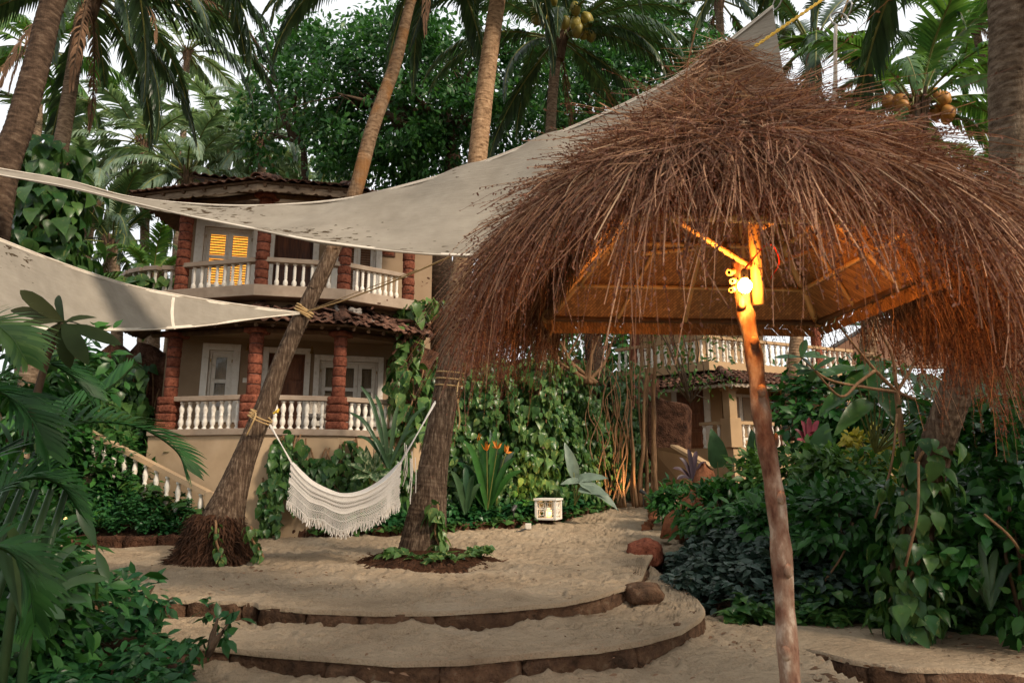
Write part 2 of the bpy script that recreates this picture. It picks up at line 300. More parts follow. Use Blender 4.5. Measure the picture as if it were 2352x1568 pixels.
# ---- leaf templates: y runs from stalk to tip (length 1), z is the upper side
def blade(prof, fold=.18, droop=.25, curl=0., wave=0.):
    """prof: list of (y, half width). Folded along the midrib, drooping to the tip."""
    V = []; F = []
    for i, (y, wd) in enumerate(prof):
        z = -droop*y*y; e = wave*(1 if i % 2 else -1)
        V += [(-wd, y, z + fold*wd + e + curl*wd*wd), (0, y, z), (wd, y, z + fold*wd - e + curl*wd*wd)]
    for i in range(len(prof)-1):
        a = 3*i
        for k in (0, 1):
            F += [(a+k, a+k+1, a+k+4), (a+k, a+k+4, a+k+3)]
    return np.array(V, float), np.array(F, int)
T_HEART = blade([(-.12, .18), (.08, .40), (.36, .38), (.7, .2), (1, .005)], .25, .3)
T_OVAL = blade([(0, .03), (.22, .2), (.55, .24), (1, .005)], .2, .22)
T_LANCE = blade([(0, .02), (.35, .13), (1, .004)], .25, .3)
T_COVER = blade([(0, .06), (.3, .3), (.65, .24), (1, .01)], .25, .25)
T_BIG = blade([(-.18, .16), (-.05, .34), (.15, .40), (.35, .38), (.55, .31), (.75, .2), (.9, .09), (1, .005)], .3, .32, wave=.018)
T_PLUM = blade([(0, .02), (.12, .06), (.35, .13), (.6, .15), (.8, .12), (.93, .06), (1, .004)], .3, .3)
T_STRAP = blade([(0, .025), (.15, .04), (.35, .05), (.55, .05), (.75, .042), (.9, .025), (1, .002)], .6, .55)
def place(tm, pos, D, N, S):
    """many leaves as arrays: returns vertices, faces"""
    V, F = tm; n = len(pos); Rm = frames(np.asarray(D, float), np.asarray(N, float)); S = np.asarray(S, float)
    if S.ndim == 1: S = np.repeat(S[:, None], 3, 1)
    W = np.einsum('nij,nvj->nvi', Rm, V[None]*S[:, None, :]) + np.asarray(pos)[:, None, :]
    FF = F[None] + (np.arange(n)*len(V))[:, None, None]
    return W.reshape(-1, 3), FF.reshape(-1, F.shape[1]), Rm
def foliage(parent, tm, pos, D, N, S, mat, n_sep=0, leaf_name='leaf', mass_name='foliage'):
    """leaves of one plant: the n_sep largest seen from the camera are parts of their own, the rest is one mass"""
    pos = np.asarray(pos, float); n = len(pos); D = np.asarray(D, float); N = np.asarray(N, float); S = np.asarray(S, float)
    if n_sep:
        s1 = S if S.ndim == 1 else S.max(1)
        sz = s1/np.linalg.norm(pos - np.array((0, 0, CAM_H)), axis=1); dep = (pos - np.array((0, 0, CAM_H)))@np.array((0, 1., 0))
        nl = np.linalg.norm(pos, axis=1); order = np.argsort(-(sz - .0*nl)); top = order[:n_sep]; rest = order[n_sep:]
        me = bpy.data.meshes.new(leaf_name); me.from_pydata([tuple(v) for v in tm[0]], [], [tuple(f) for f in tm[1]])
        me.polygons.foreach_set('use_smooth', np.ones(len(me.polygons), bool)); me.materials.append(M[mat])
        Rm = frames(D[top].copy(), N[top].copy()); inv = Matrix.LocRotScale(parent.location, parent.rotation_euler, None).inverted()
        for i, k in enumerate(top):
            o = bpy.data.objects.new(leaf_name, me); COL.objects.link(o); o.parent = parent
            s = S[k] if S.ndim > 1 else (S[k],)*3
            m4 = Matrix(Rm[i].tolist()).to_4x4() @ Matrix.Diagonal((*[float(a) for a in s], 1)); m4.translation = Vector(pos[k])
            o.matrix_local = inv @ m4
    else: rest = np.arange(n)
    if len(rest):
        V, F, _ = place(tm, pos[rest], D[rest], N[rest], S[rest]); t = np.repeat(rng.random(len(rest)), len(tm[0]))
        o = mesh(mass_name, V, F, mat, parent, True, 'stuff' if n_sep else None, t)
        o.matrix_parent_inverse = Matrix.LocRotScale(parent.location, parent.rotation_euler, None).inverted(); return o
def adopt(o, parent):      # keep world coordinates of a part built in place
    o.parent = parent; o.matrix_parent_inverse = Matrix.LocRotScale(parent.location, parent.rotation_euler, None).inverted(); return o
def smoothpts(pts, n):
    """Catmull-Rom through points (any dimension), n samples"""
    p = np.array([list(q) for q in pts], float); p = np.vstack([2*p[0]-p[1], p, 2*p[-1]-p[-2]]); k = len(p)-3; out = []
    for t in np.linspace(0, k, n):
        i = min(int(t), k-1); f = t - i; a, b, c, d = p[i:i+4]
        out.append(.5*((2*b) + (-a+c)*f + (2*a-5*b+4*c-d)*f*f + (-a+3*b-3*c+d)*f**3))
    return np.array(out)
# ================================================ GROUND: sand terraces, steps, beds
sst = lambda t: np.clip(t, 0, 1)**2*(3 - 2*np.clip(t, 0, 1))
TS = 3.0; TN = 256
_tile = np.zeros((TN, TN)); gx, gy = np.meshgrid(np.arange(TN), np.arange(TN), indexing='ij')
for i in range(330):
    cx, cy_, a = rng.random()*TN, rng.random()*TN, rng.normal(0, .5); L_, W_ = rng.uniform(4, 10), rng.uniform(2.4, 4.2); dpt = rng.uniform(.5, 1.3)
    dx = (gx - cx + TN/2) % TN - TN/2; dy = (gy - cy_ + TN/2) % TN - TN/2
    p = dx*cos(a) + dy*sin(a); q = -dx*sin(a) + dy*cos(a); e = (p/L_)**2 + (q/W_)**2
    _tile += dpt*(-np.exp(-e) + .55*np.exp(-(np.sqrt(e) - 1.5)**2*5))
for k in (3, 5, 9, 14):
    for j in range(4):
        a_, b_ = rng.integers(-k, k+1), rng.integers(1, k+1); _tile += (.8/k)*np.sin(2*pi*(a_*gx + b_*gy)/TN + rng.random()*6)
def sand_h(x, y, amp=.033):
    i = (np.asarray(x)/TS % 1)*TN; j = (np.asarray(y)/TS % 1)*TN; i0 = i.astype(int); j0 = j.astype(int); fi = i - i0; fj = j - j0
    t = lambda a, b: _tile[a % TN, b % TN]
    v = t(i0, j0)*(1-fi)*(1-fj) + t(i0+1, j0)*fi*(1-fj) + t(i0, j0+1)*(1-fi)*fj + t(i0+1, j0+1)*fi*fj
    return amp*v + .02*np.sin(x*1.1 + 2)*np.sin(y*.9) + .012*np.sin(x*2.7+y*1.9)
def terr_z(x, y): return .09*np.clip(y - 14, 0, 6.5) + 0*np.asarray(x)
F1 = np.array([(-14, 8.6), (-9, 8.5), (-5, 8.3), (-4.14, 8.22), (-3.59, 8.15), (-2.85, 8.0), (-2.75, 7.84), (-2.18, 7.62), (-1.44, 7.48), (-.75, 7.51), (-.05, 7.72), (.57, 8.01), (.99, 8.44), (1.44, 9.08), (1.8, 9.9), (2.2, 11.5), (2.6, 13), (6, 13.6), (14, 14)])
F2 = np.array([(-8, 7.8), (-3.6, 7.2), (-2.78, 6.87), (-2.3, 6.7), (-1.43, 6.47), (-1.01, 6.36), (-.43, 6.4), (.16, 6.62), (.8, 6.82), (1.27, 7.1), (1.77, 7.58), (2.15, 8.22), (2.32, 8.64), (2.42, 9.4)])
FPIT = np.array([(3.06, 7.66), (3.14, 7.58), (3.35, 7.2), (3.72, 6.91), (4.68, 6.71), (9, 6.5)])
f1 = lambda x: np.interp(x, F1[:, 0], F1[:, 1]); f2 = lambda x: np.interp(x, F2[:, 0], F2[:, 1]); fpit = lambda x: np.interp(x, FPIT[:, 0], FPIT[:, 1])
def sheet(name, xs, lo, hi, nr, zf, power=1.6, mat='sand'):
    t = np.concatenate([[0], np.linspace(0, 1, nr-1)**power]); X = np.repeat(xs[:, None], nr, 1); Y = lo[:, None] + (hi - lo)[:, None]*t[None]; Z = zf(X, Y); Z[:, 0] -= .05
    n, k = X.shape; idx = np.arange(n*k).reshape(n, k)
    F = np.stack([idx[:-1, :-1], idx[1:, :-1], idx[1:, 1:], idx[:-1, 1:]], -1).reshape(-1, 4)
    return struct(mesh(name, np.stack([X, Y, Z], -1).reshape(-1, 3), F, mat, None, True))
struct(mesh('ground', [(-700, -700, -.95), (700, -700, -.95), (700, 1200, -.95), (-700, 1200, -.95)], [(0, 1, 2, 3)], 'earth'))
xs = np.concatenate([np.linspace(-14, -6.2, 30), np.linspace(-6, 4.4, 340), np.linspace(4.6, 14, 25)])
sheet('sand_terrace', xs, f1(xs) - .004, np.full(len(xs), 30.), 340, lambda x, y: terr_z(x, y) + sand_h(x, y)*sst(.12 + (y - f1(x))/.35) + .006, 1.5)
xs = np.linspace(-8, 2.42, 260)
sheet('sand_tread', xs, f2(xs) - .004, np.maximum(f1(xs) + .15, f2(xs) + .3), 60, lambda x, y: -.206 + sand_h(x+1, y+.7)*sst(.12 + (y - f2(x))/.3) + .025*np.exp(-((f1(x) - y)/.13)**2)*(1 + np.sin(x*5)) + .012, 1)
xs = np.linspace(-8, 3.06, 260)
sheet('sand_lower', xs, np.full(len(xs), -3.), np.full(len(xs), 9.6), 240, lambda x, y: -.42 + sand_h(x+2, y+1.4) + .02*np.exp(-((f2(x) - y)/.16)**2)*(1 + np.sin(x*4)) + .005, .7)
xs = np.linspace(3.06, 9, 120)
sheet('sand_shelf', xs, fpit(xs) + .02, np.full(len(xs), 11.), 70, lambda x, y: -.42 + sand_h(x+2, y+1.4, .007) + .01, 1.2)
xs = np.linspace(3.0, 9, 60)
sheet('sand_pit', xs, np.full(len(xs), -3.), fpit(xs) + .3, 80, lambda x, y: -.68 + sand_h(x+.6, y+2.2), 1)
# rough blocks, shared by every stone edge
def rough_mesh(name, L, D, H, amp, mat, nx=7, ny=3, nz=4, rnd=.12):
    V = []; key = {}; F = []
    def v(i, j, k):
        q = (i, j, k)
        if q not in key:
            x, y, z = i/nx - .5, j/ny - .5, k/nz - .5
            e = sum(abs(c) > .499 for c in (x, y, z)); s = 1 - rnd*(max(0, e-1))*.5
            p = [x*L*(s if e > 1 else 1), y*D*s, z*H*s]
            V.append([c + random.gauss(0, amp) for c in p]); key[q] = len(V)-1
        return key[q]
    for i in range(nx):
        for k in range(nz):
            F += [(v(i, 0, k), v(i+1, 0, k), v(i+1, 0, k+1), v(i, 0, k+1)), (v(i, ny, k), v(i, ny, k+1), v(i+1, ny, k+1), v(i+1, ny, k))]
        for j in range(ny):
            F += [(v(i, j, nz), v(i+1, j, nz), v(i+1, j+1, nz), v(i, j+1, nz)), (v(i, j, 0), v(i, j+1, 0), v(i+1, j+1, 0), v(i+1, j, 0))]
    for j in range(ny):
        for k in range(nz):
            F += [(v(0, j, k), v(0, j, k+1), v(0, j+1, k+1), v(0, j+1, k)), (v(nx, j, k), v(nx, j+1, k), v(nx, j+1, k+1), v(nx, j, k+1))]
    me = bpy.data.meshes.new(name); me.from_pydata(V, [], F); me.materials.append(M[mat])
    me.polygons.foreach_set('use_smooth', np.ones(len(me.polygons), bool)); return me
def stone_row(parent, poly, ztop, H, name, mat, step=.5, depth=.24, amp=.013, zf=None, nv=5):
    mes = [rough_mesh(name, 1, depth, H, amp, mat) for _ in range(nv)]
    pts = np.array(poly, float); seg = np.diff(pts[:, :2], axis=0); ln = np.hypot(seg[:, 0], seg[:, 1]); cum = np.concatenate([[0], np.cumsum(ln)]); s = 0
    at = lambda q: np.array([np.interp(q, cum, pts[:, 0]), np.interp(q, cum, pts[:, 1])])
    while s < cum[-1] - .12:
        L = min(step*random.uniform(.7, 1.45), cum[-1] - s); a = at(s); b = at(s + L); d = (b-a)/max(np.hypot(*(b-a)), 1e-6); nn = np.array([-d[1], d[0]])
        c = (a+b)/2 + nn*(depth/2 - .012 + random.uniform(-.012, .012)); o = bpy.data.objects.new(name, random.choice(mes)); COL.objects.link(o); o.parent = parent
        zt = ztop if zf is None else ztop + float(zf(c[0], c[1]))
        o.location = (c[0], c[1], zt - H/2 + random.uniform(-.012, .008)); o.rotation_euler = (random.gauss(0, .012), random.gauss(0, .008), atan2(d[1], d[0]) + random.gauss(0, .008)); o.scale = (L*1.0, 1, 1); s += L
def setting(name):
    o = bpy.data.objects.new(name, None); COL.objects.link(o); o['kind'] = 'structure'; return o
steps = setting('garden_steps')
def dens(Fa, a, b, n=60): x = np.linspace(a, b, n); return np.stack([x, np.interp(x, Fa[:, 0], Fa[:, 1])], 1)
stone_row(steps, dens(F1, -6.5, -2.84), -.022, .30, 'step_stone', 'laterite_brown', .85)
stone_row(steps, dens(F1, -2.75, 2.15), -.02, .32, 'step_stone', 'laterite_brown', .85)
stone_row(steps, dens(F2, -3.6, 2.42), -.222, .34, 'step_stone', 'laterite_brown', .85)
stone_row(steps, dens(FPIT, 3.08, 8.5), -.415, .36, 'step_stone', 'laterite_brown', .7)
stone_row(steps, [(3.06, 7.72), (2.98, 6.9), (2.9, 5.5), (2.85, 3)][::-1], -.415, .36, 'step_stone', 'laterite_brown', .7)
# bed kerbs of low laterite stones along the sand path
kerb = setting('bed_kerb')
stone_row(kerb, [(-4.7, 15.0), (-1.65, 15.35), (.3, 16.35), (.95, 16.85), (1.9, 18.0), (2.95, 19.5)], .17, .3, 'kerb_stone', 'laterite_dark', .42, .2, .014, terr_z)
stone_row(kerb, [(-12, 13.7), (-7.5, 13.75), (-6.3, 13.9), (-5.6, 14.4)], .22, .32, 'kerb_stone', 'laterite_dark', .45, .2, .014)
stone_row(kerb, [(3.8, 18.6), (3.5, 17), (3.1, 15.8)][::-1], .1, .34, 'kerb_stone', 'red_earth', .4, .2, .016, terr_z)
# earth mounds of the planted beds (height fields)
def mound(name, x0, x1, y0, y1, zf, nx=60, ny=60, mat='earth'):
    X, Y = np.meshgrid(np.linspace(x0, x1, nx), np.linspace(y0, y1, ny), indexing='ij'); Z = zf(X, Y) + rng.normal(0, .012, X.shape); idx = np.arange(nx*ny).reshape(nx, ny)
    F = np.stack([idx[:-1, :-1], idx[1:, :-1], idx[1:, 1:], idx[:-1, 1:]], -1).reshape(-1, 4)
    return struct(mesh(name, np.stack([X, Y, Z], -1).reshape(-1, 3), F, mat, None, True))
sst = lambda t: np.clip(t, 0, 1)**2*(3 - 2*np.clip(t, 0, 1))
RB = np.array([(8.0, 2.55), (8.7, 2.55), (9.2, 2.3), (10, 2.05), (11.5, 2.35), (13, 2.7), (14.5, 2.9), (16, 3.35), (18.5, 3.95), (24, 5.2)])   # left border of the right bed
rbx = lambda y: np.interp(y, RB[:, 0], RB[:, 1])
def rb_z(x, y):
    fr = np.interp(x, [2.3, 4.3, 5.7, 9], [8.75, 8.7, 8.2, 7.6]); e = np.minimum(y - fr, (x - rbx(y))*1.2)
    top = np.interp(y, [8, 9.5, 11, 13, 16, 20], [-.42, -.1, .15, .4, .8, 1.0]); return np.where(e > 0, -.46 + (top + .46)*sst(e/1.3), -.7) + .06*np.sin(x*3+y*2)*np.sin(y*2.6)*(e > .3)
mound('planting_bed_right', 1.8, 14, 7.4, 24, rb_z, 70, 90)
LB = np.array([(4.5, -2.6), (6.3, -2.75), (7.2, -3.0), (8, -4.4), (9, -5.4), (11, -6.9), (12.2, -7.8), (13, -9), (13.6, -10)])
lbx = lambda y: np.interp(y, LB[:, 0], LB[:, 1])
def lb_z(x, y): e = lbx(y) - x; return np.where(e > 0, -.5 + (np.interp(y, [4, 7, 9, 12], [.15, .25, .45, .7]) + .2*np.clip(e-1, 0, 3))*sst(e/.9) + np.interp(y, [6, 8.5], [0, .4]), -.8)
mound('planting_bed_left', -12, -2.4, 3, 13.6, lb_z, 60, 60)
def mb_z(x, y): k = np.interp(x, [-4.7, -1.65, .95, 2.95, 4.2], [15.0, 15.35, 16.85, 19.5, 20.5]); e = y - k; return np.where(e > .02, terr_z(x, y) + .12 + .35*sst(e/2.5), terr_z(x, y) - .3)
mound('planting_bed_middle', -5, 4.2, 14.9, 22, mb_z, 70, 50)
def ub_z(x, y): e = np.minimum(y - np.interp(x, [-12, -7.5, -5.6], [13.75, 13.8, 14.5]), (-5.55 - x)*1.5); return np.where(e > .02, .12 + .55*sst(e/1.3)*np.interp(x, [-9, -6], [1.6, .6]), -.3)
mound('planting_bed_stairs', -12, -5.5, 13.6, 17, ub_z, 60, 30)

# ================================================ HOUSE with two verandas
c4 = lambda x, y: ((450 + x/1.568)/1.7415, (1200 + y/1.568)/1.7415)
c3 = lambda x, y: ((450 + x/1.809)/1.7415, (640 + y/1.809)/1.7415)
house = thing('veranda_house', 'two storey tan house with red laterite columns and white baluster verandas', 'house', (-5.5, 15, 0))
Z1, Z1R, E1, Z2, Z2R, E2 = 2.37, 3.12, 4.66, 5.55, 6.27, 7.86
cA, cB, cC, cD = [P(px, 640, Y) for px, Y in ((417, 15.5), (600, 15.0), (790, 15.4), (938, 16.4))]
CP = [Vector((q.x, q.y)) for q in (cA, cB, cC, cD)]
WB0 = Vector((-5.4, 16.9)); wd = Vector((sin(R(75)), cos(R(75)))); wn_ = Vector((wd.y, -wd.x))
W3 = lambda s, z, off=0.: Vector((WB0.x + wd.x*s + wn_.x*off, WB0.y + wd.y*s + wn_.y*off, z))
def wall_hit(px, py):
    r = ray(px, py); o = Vector((0, 0, CAM_H)); a = (WB0.x*wn_.x + WB0.y*wn_.y)/(r.x*wn_.x + r.y*wn_.y); q = o + r*a
    return (q.x - WB0.x)*wd.x + (q.y - WB0.y)*wd.y, q.z
WX = (Vector((wd.x, wd.y, 0)), Vector((wn_.x, wn_.y, 0)), Vector((0, 0, 1)))
def H(o): return adopt(o, house)
def bez(name, mb, mat, par=None, **k):
    o = mb.build(name, mat, None, **k); return adopt(o, house) if par is None else sub(o, par)
def sub(o, par): o.parent = par; o.matrix_parent_inverse = Matrix.Identity(4); return o
def wbox(mb, s0, s1, z0, z1, o0, o1): return mb.box(W3((s0+s1)/2, (z0+z1)/2, (o0+o1)/2), (s1-s0, o1-o0, z1-z0), WX)
# --- masses
def wall_seg(name, s0, s1, z0, z1, holes, mat, th=.28):
    """wall along the house line with real openings"""
    mb = MB(); ss = sorted({s0, s1, *[h[0] for h in holes], *[h[1] for h in holes]}); zs = sorted({z0, z1, *[h[2] for h in holes], *[h[3] for h in holes]})
    for a, b in zip(ss[:-1], ss[1:]):
        run = None
        for c, d in zip(zs[:-1], zs[1:]):
            if any(h[0] - 1e-6 <= a and b <= h[1] + 1e-6 and h[2] - 1e-6 <= c and d <= h[3] + 1e-6 for h in holes):
                if run: wbox(mb, a, b, *run, -th, 0); run = None
            else: run = (run[0], d) if run else (c, d)
        if run: wbox(mb, a, b, *run, -th, 0)
    return bez(name, mb, mat)
def rect(f, x0, y0, x1, y1):
    s0, za = wall_hit(*f(x0, y0)); s1, zb = wall_hit(*f(x1, y1)); return [s0, s1, zb, za]
w1 = rect(c4, 612, 312, 735, 660); w1[2] = Z1 + .42
dr = rect(c4, 985, 330, 1182, 800); dr[2] = Z1
w2 = rect(c4, 1303, 378, 1655, 690); w2[2] = Z1 + .35
u1 = rect(c3, 672, 480, 1000, 815); u1[2] = Z2 + .38
ud = rect(c3, 1183, 500, 1437, 900); ud[2] = Z2; ud[3] = u1[3] + .12
u2 = rect(c3, 1640, 590, 1900, 850); u2[2] = Z2 + .38; u2[3] = u1[3]
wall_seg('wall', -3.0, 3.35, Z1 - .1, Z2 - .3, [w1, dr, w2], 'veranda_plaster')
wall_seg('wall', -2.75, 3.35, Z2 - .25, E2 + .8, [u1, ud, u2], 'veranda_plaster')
mb = MB()   # side and rear walls
for s in (-3.0, 3.07): wbox(mb, s, s + .28, 0, Z2 - .3, -4.2, -.29); wbox(mb, s, s+.28, Z2 - .25, E2 + .8, -4.2, -.29)
wbox(mb, -3.0, 3.35, 0, E2 + .8, -4.5, -4.21); wbox(mb, -3., 3.35, 0, Z1 - .11, -.5, -.2); bez('wall', mb, 'plaster')
mb = MB(); wbox(mb, -2.7, 3.05, Z2 - .3, Z2 - .22, -4.2, -.3); wbox(mb, -2.7, 3.05, Z1 - .15, Z1 - .06, -4.2, -.3); bez('inner_floor', mb, 'dark_wood')
# --- floor slabs (polygon outside the columns) and the plinth wall below
def outline(off, extra_left=0.):
    pts = []; n = len(CP); dirs = [(CP[i+1] - CP[i]).normalized() for i in range(n-1)]; nor = [Vector((d.y, -d.x)) for d in dirs]
    for i in range(n):
        if i == 0: p = CP[0] + nor[0]*off - dirs[0]*(.28 + extra_left)
        elif i == n-1: p = CP[-1] + nor[-1]*off + dirs[-1]*.35
        else: bi = (nor[i-1] + nor[i]).normalized(); p = CP[i] + bi*(off/bi.dot(nor[i]))
        pts.append(p)
    return pts
def slab(name, off, z0, z1, mat, el=0.):
    o = outline(off, el); poly = [(p.x, p.y, z0) for p in o] + [tuple(W3(3.2, z0, -.02)), tuple(W3(-3.0 if el == 0 else -2.75, z0, -.02))]
    return bez(name, MB().prism(poly, (0, 0, z1 - z0)), mat, bev=.012)
slab('veranda_floor', .30, Z1 - .14, Z1, 'rail_paint'); slab('plinth_wall', .24, -.2, Z1 - .14, 'plaster')
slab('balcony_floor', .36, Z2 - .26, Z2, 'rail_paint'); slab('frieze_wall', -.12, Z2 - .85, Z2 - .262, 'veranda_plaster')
# --- columns of stacked laterite drums
def drum_mesh(h, r, square=False, n=14):
    mb = MB(); prof = [(r*.95, 0), (r, h*.06), (r*1.0, h*.5), (r, h*.94), (r*.95, h)]
    if square:
        me = rough_mesh('laterite_block', r*2, r*2, h, .003, 'laterite_red', 4, 4, 3, .04); return me
    mb.lathe(prof, n); V = [(x + random.gauss(0, .004), y + random.gauss(0, .004), z) for x, y, z in mb.V]
    me = bpy.data.meshes.new('laterite_drum'); me.from_pydata(V, [], mb.F); me.materials.append(M['laterite_red']); me.polygons.foreach_set('use_smooth', [len(p.vertices) == 4 for p in me.polygons]); return me
DR = [drum_mesh(.205, .15) for _ in range(3)]; BLK = [drum_mesh(.19, .19, True) for _ in range(3)]; CAPM = drum_mesh(.1, .21, True); BIGD = [drum_mesh(.20, .152) for _ in range(3)]
def column(p, z0, z1, zrail, rad, drums, plinth):
    core = MB().lathe([(rad*.86, z0), (rad*.86, z1)], 12, (p.x, p.y, 0)); o = bez('column', core, 'mortar'); z = z0
    def add(me, zz, cz, nm, sc_=1):
        k = bpy.data.objects.new(nm, me); COL.objects.link(k); k.parent = o; k.matrix_parent_inverse = Matrix.Identity(4)
        k.location = (p.x, p.y, zz); k.rotation_euler = (0, 0, random.random()*6 if nm == 'laterite_drum' else atan2(CP[1].y-CP[0].y, CP[1].x-CP[0].x)); k.scale = (sc_, sc_, cz)
    if plinth:
        n = 4; hh = (zrail - z0)/n
        for i in range(n): add(random.choice(BLK), z0 + hh*(i+.5), hh/.19*.94, 'laterite_block', 1.0)
        z = zrail
    n = max(1, round((z1 - .12 - z)/.225)); hh = (z1 - .12 - z)/n
    for i in range(n): add(random.choice(drums), z + hh*i + .004, hh/.205*.92, 'laterite_drum', 1 + random.uniform(-.03, .03))
    add(CAPM, z1 - .06, 1.1, 'laterite_block', rad/.15)
for p in CP:
    column(p, Z1, E1 - .05, Z1R, .15, DR, True); column(p, Z2, E2 - .05, Z2R, .148, BIGD, False)
# --- railings with turned balusters
def bal_mesh(h, twist):
    if twist: prof = [(.05, 0), (.05, .05), (.03, .06), (.042, .10), (.055, .16), (.05, .22), (.03, .27)] + [(.031 + .007*(i % 2), .29 + i*.024) for i in range(15)] + [(.028, .66), (.045, .68), (.05, .69), (.05, .72)]
    else: prof = [(.055, 0), (.055, .05), (.035, .06), (.035, .09), (.058, .15), (.06, .22), (.035, .32), (.045, .34), (.045, .37), (.033, .39), (.055, .48), (.058, .54), (.035, .64), (.035, .67), (.055, .68), (.055, .72)]
    k = h/.72; mb = MB().lathe([(r, z*k) for r, z in prof], 10); me = bpy.data.meshes.new('baluster'); me.from_pydata(mb.V, [], mb.F); me.materials.append(M['white_paint'])
    me.polygons.foreach_set('use_smooth', [len(p.vertices) == 4 for p in me.polygons]); return me
BAL1 = bal_mesh(Z1R - .12 - Z1, False); BAL2 = bal_mesh(Z2R - .1 - Z2, True)
def railing(a, b, z0, zr, me, nb, inset=.24, par=None, rw=.2):
    par = par or house; d = (b - a); L = d.length; d = d/L; mid = (a+b)/2; ax = (Vector((d.x, d.y, 0)), Vector((-d.y, d.x, 0)), Vector((0, 0, 1)))
    o = MB().box((mid.x, mid.y, zr - .055), (L - .08, rw, .11), ax).build('handrail', 'rail_paint', None, bev=.012); adopt(o, par)
    for i in range(nb):
        t = inset + (L - 2*inset)*(i + .5)/nb; q = a + d*t; k = bpy.data.objects.new('baluster', me); COL.objects.link(k); adopt(k, par); k.location = (q.x, q.y, z0); k.rotation_euler = (0, 0, random.random()*3)
for i, nb in enumerate((8, 8, 7)): railing(CP[i], CP[i+1], Z1, Z1R, BAL1, nb)
for i, nb in enumerate((8, 7, 8)): railing(CP[i], CP[i+1], Z2, Z2R, BAL2, nb)
# rounded balcony end running back to the left on the upper floor
ZL = [P(px, 640, Y) for px, Y in ((405, 15.7), (368, 15.65), (330, 15.75), (298, 16.0), (281, 16.6))]; ZL = [Vector((q.x, q.y)) for q in ZL]
for i in range(4): railing(ZL[i], ZL[i+1], Z2, Z2R, BAL2, (2, 2, 2, 2)[i], .05)
poly = [(q.x - .25, q.y - .25, Z2 - .26) for q in ZL[::-1]] + [tuple(W3(-2.7, Z2 - .26, -.3)), tuple(W3(-2.7, Z2 - .26, -2))]
bez('balcony_floor', MB().prism(poly[::-1], (0, 0, .26)), 'rail_paint')
# --- openings
def surround(r, wdt, name='window_frame', sill=True, par=None):
    s0, s1, z0, z1 = r; mb = MB()
    wbox(mb, s0 - wdt, s0 - .005, z0 - (wdt if sill else 0), z1 + wdt, 0.003, .05); wbox(mb, s1 + .005, s1 + wdt, z0 - (wdt if sill else 0), z1 + wdt, 0.003, .05); wbox(mb, s0 - .004, s1 + .004, z1, z1 + wdt, .003, .05)
    if sill: wbox(mb, s0 - .004, s1 + .004, z0 - wdt, z0, .003, .05)
    return bez(name, mb, 'white_paint', bev=.006)
def leaf_window(r, nl, par, curtain='curtain', louver=False, glow=None, shut_mat='white_paint', hinge=True):
    """casement leaves with two panels each: panes over curtains, or louvre slats"""
    s0, s1, z0, z1 = r; wl_ = (s1 - s0)/nl
    mb = MB(); wbox(mb, s0, s0+.05, z0, z1, -.16, -.04); wbox(mb, s1-.05, s1, z0, z1, -.16, -.04); wbox(mb, s0+.05, s1-.05, z1-.05, z1, -.16, -.04); wbox(mb, s0+.05, s1-.05, z0, z0+.04, -.16, -.04)
    sub(mb.build('jamb', 'white_paint', None), par)
    for i in range(nl):
        a = s0 + .05 + (s1 - s0 - .1)*i/nl; b = s0 + .05 + (s1 - s0 - .1)*(i+1)/nl; st = .085 if louver else .1; zm = z0 + (z1 - z0)*.5; mb = MB()
        wbox(mb, a+.004, a+st, z0+.04, z1-.05, -.12, -.08); wbox(mb, b-st, b-.004, z0+.04, z1-.05, -.12, -.08)
        for zz, hh in ((z0+.04, .09), (zm, .09), (z1-.16, .11)): wbox(mb, a+st, b-st, zz, zz+hh, -.12, -.08)
        sub(mb.build('sash', shut_mat, None, bev=.004), par)
        for za, zb in ((z0+.13, zm), (zm+.09, z1-.16)):
            if louver:
                nsl = max(4, int((zb - za)/.062))
                for k in range(nsl):
                    zc = za + (zb-za)*(k+.5)/nsl; mb = MB(); mb.box(W3((a+b)/2, zc, -.1), (b-a-2*st, .014, .026), WX); sub(mb.build('slat', 'dark_wood' if glow else 'door_wood', None), par)
            else:
                mb = MB(); wbox(mb, a+st, b-st, za, zb, -.104, -.1); sub(mb.build('pane', 'glass', None), par)
        mb = MB(); wbox(mb, a+st*.5, b-st*.5, z0+.1, z1-.12, -.24 if not glow else -.2, -.23 if not glow else -.19); sub(mb.build('curtain', glow or curtain, None), par)
    if hinge:
        for zz in (z0+.2, z1-.25):
            for s in (s0+.03, s1-.03): mb = MB(); mb.box(W3(s, zz, -.03), (.02, .02, .08), WX); sub(mb.build('hinge', 'brass', None), par)
fw = surround(w1, .16); leaf_window(w1, 1, fw)
fw = surround(w2, .14); leaf_window(w2, 3, fw)
fw = surround(u1, .2); leaf_window(u1, 2, fw, louver=True, glow='window_glow')
fw = surround(u2, .16); leaf_window(u2, 2, fw, louver=True)
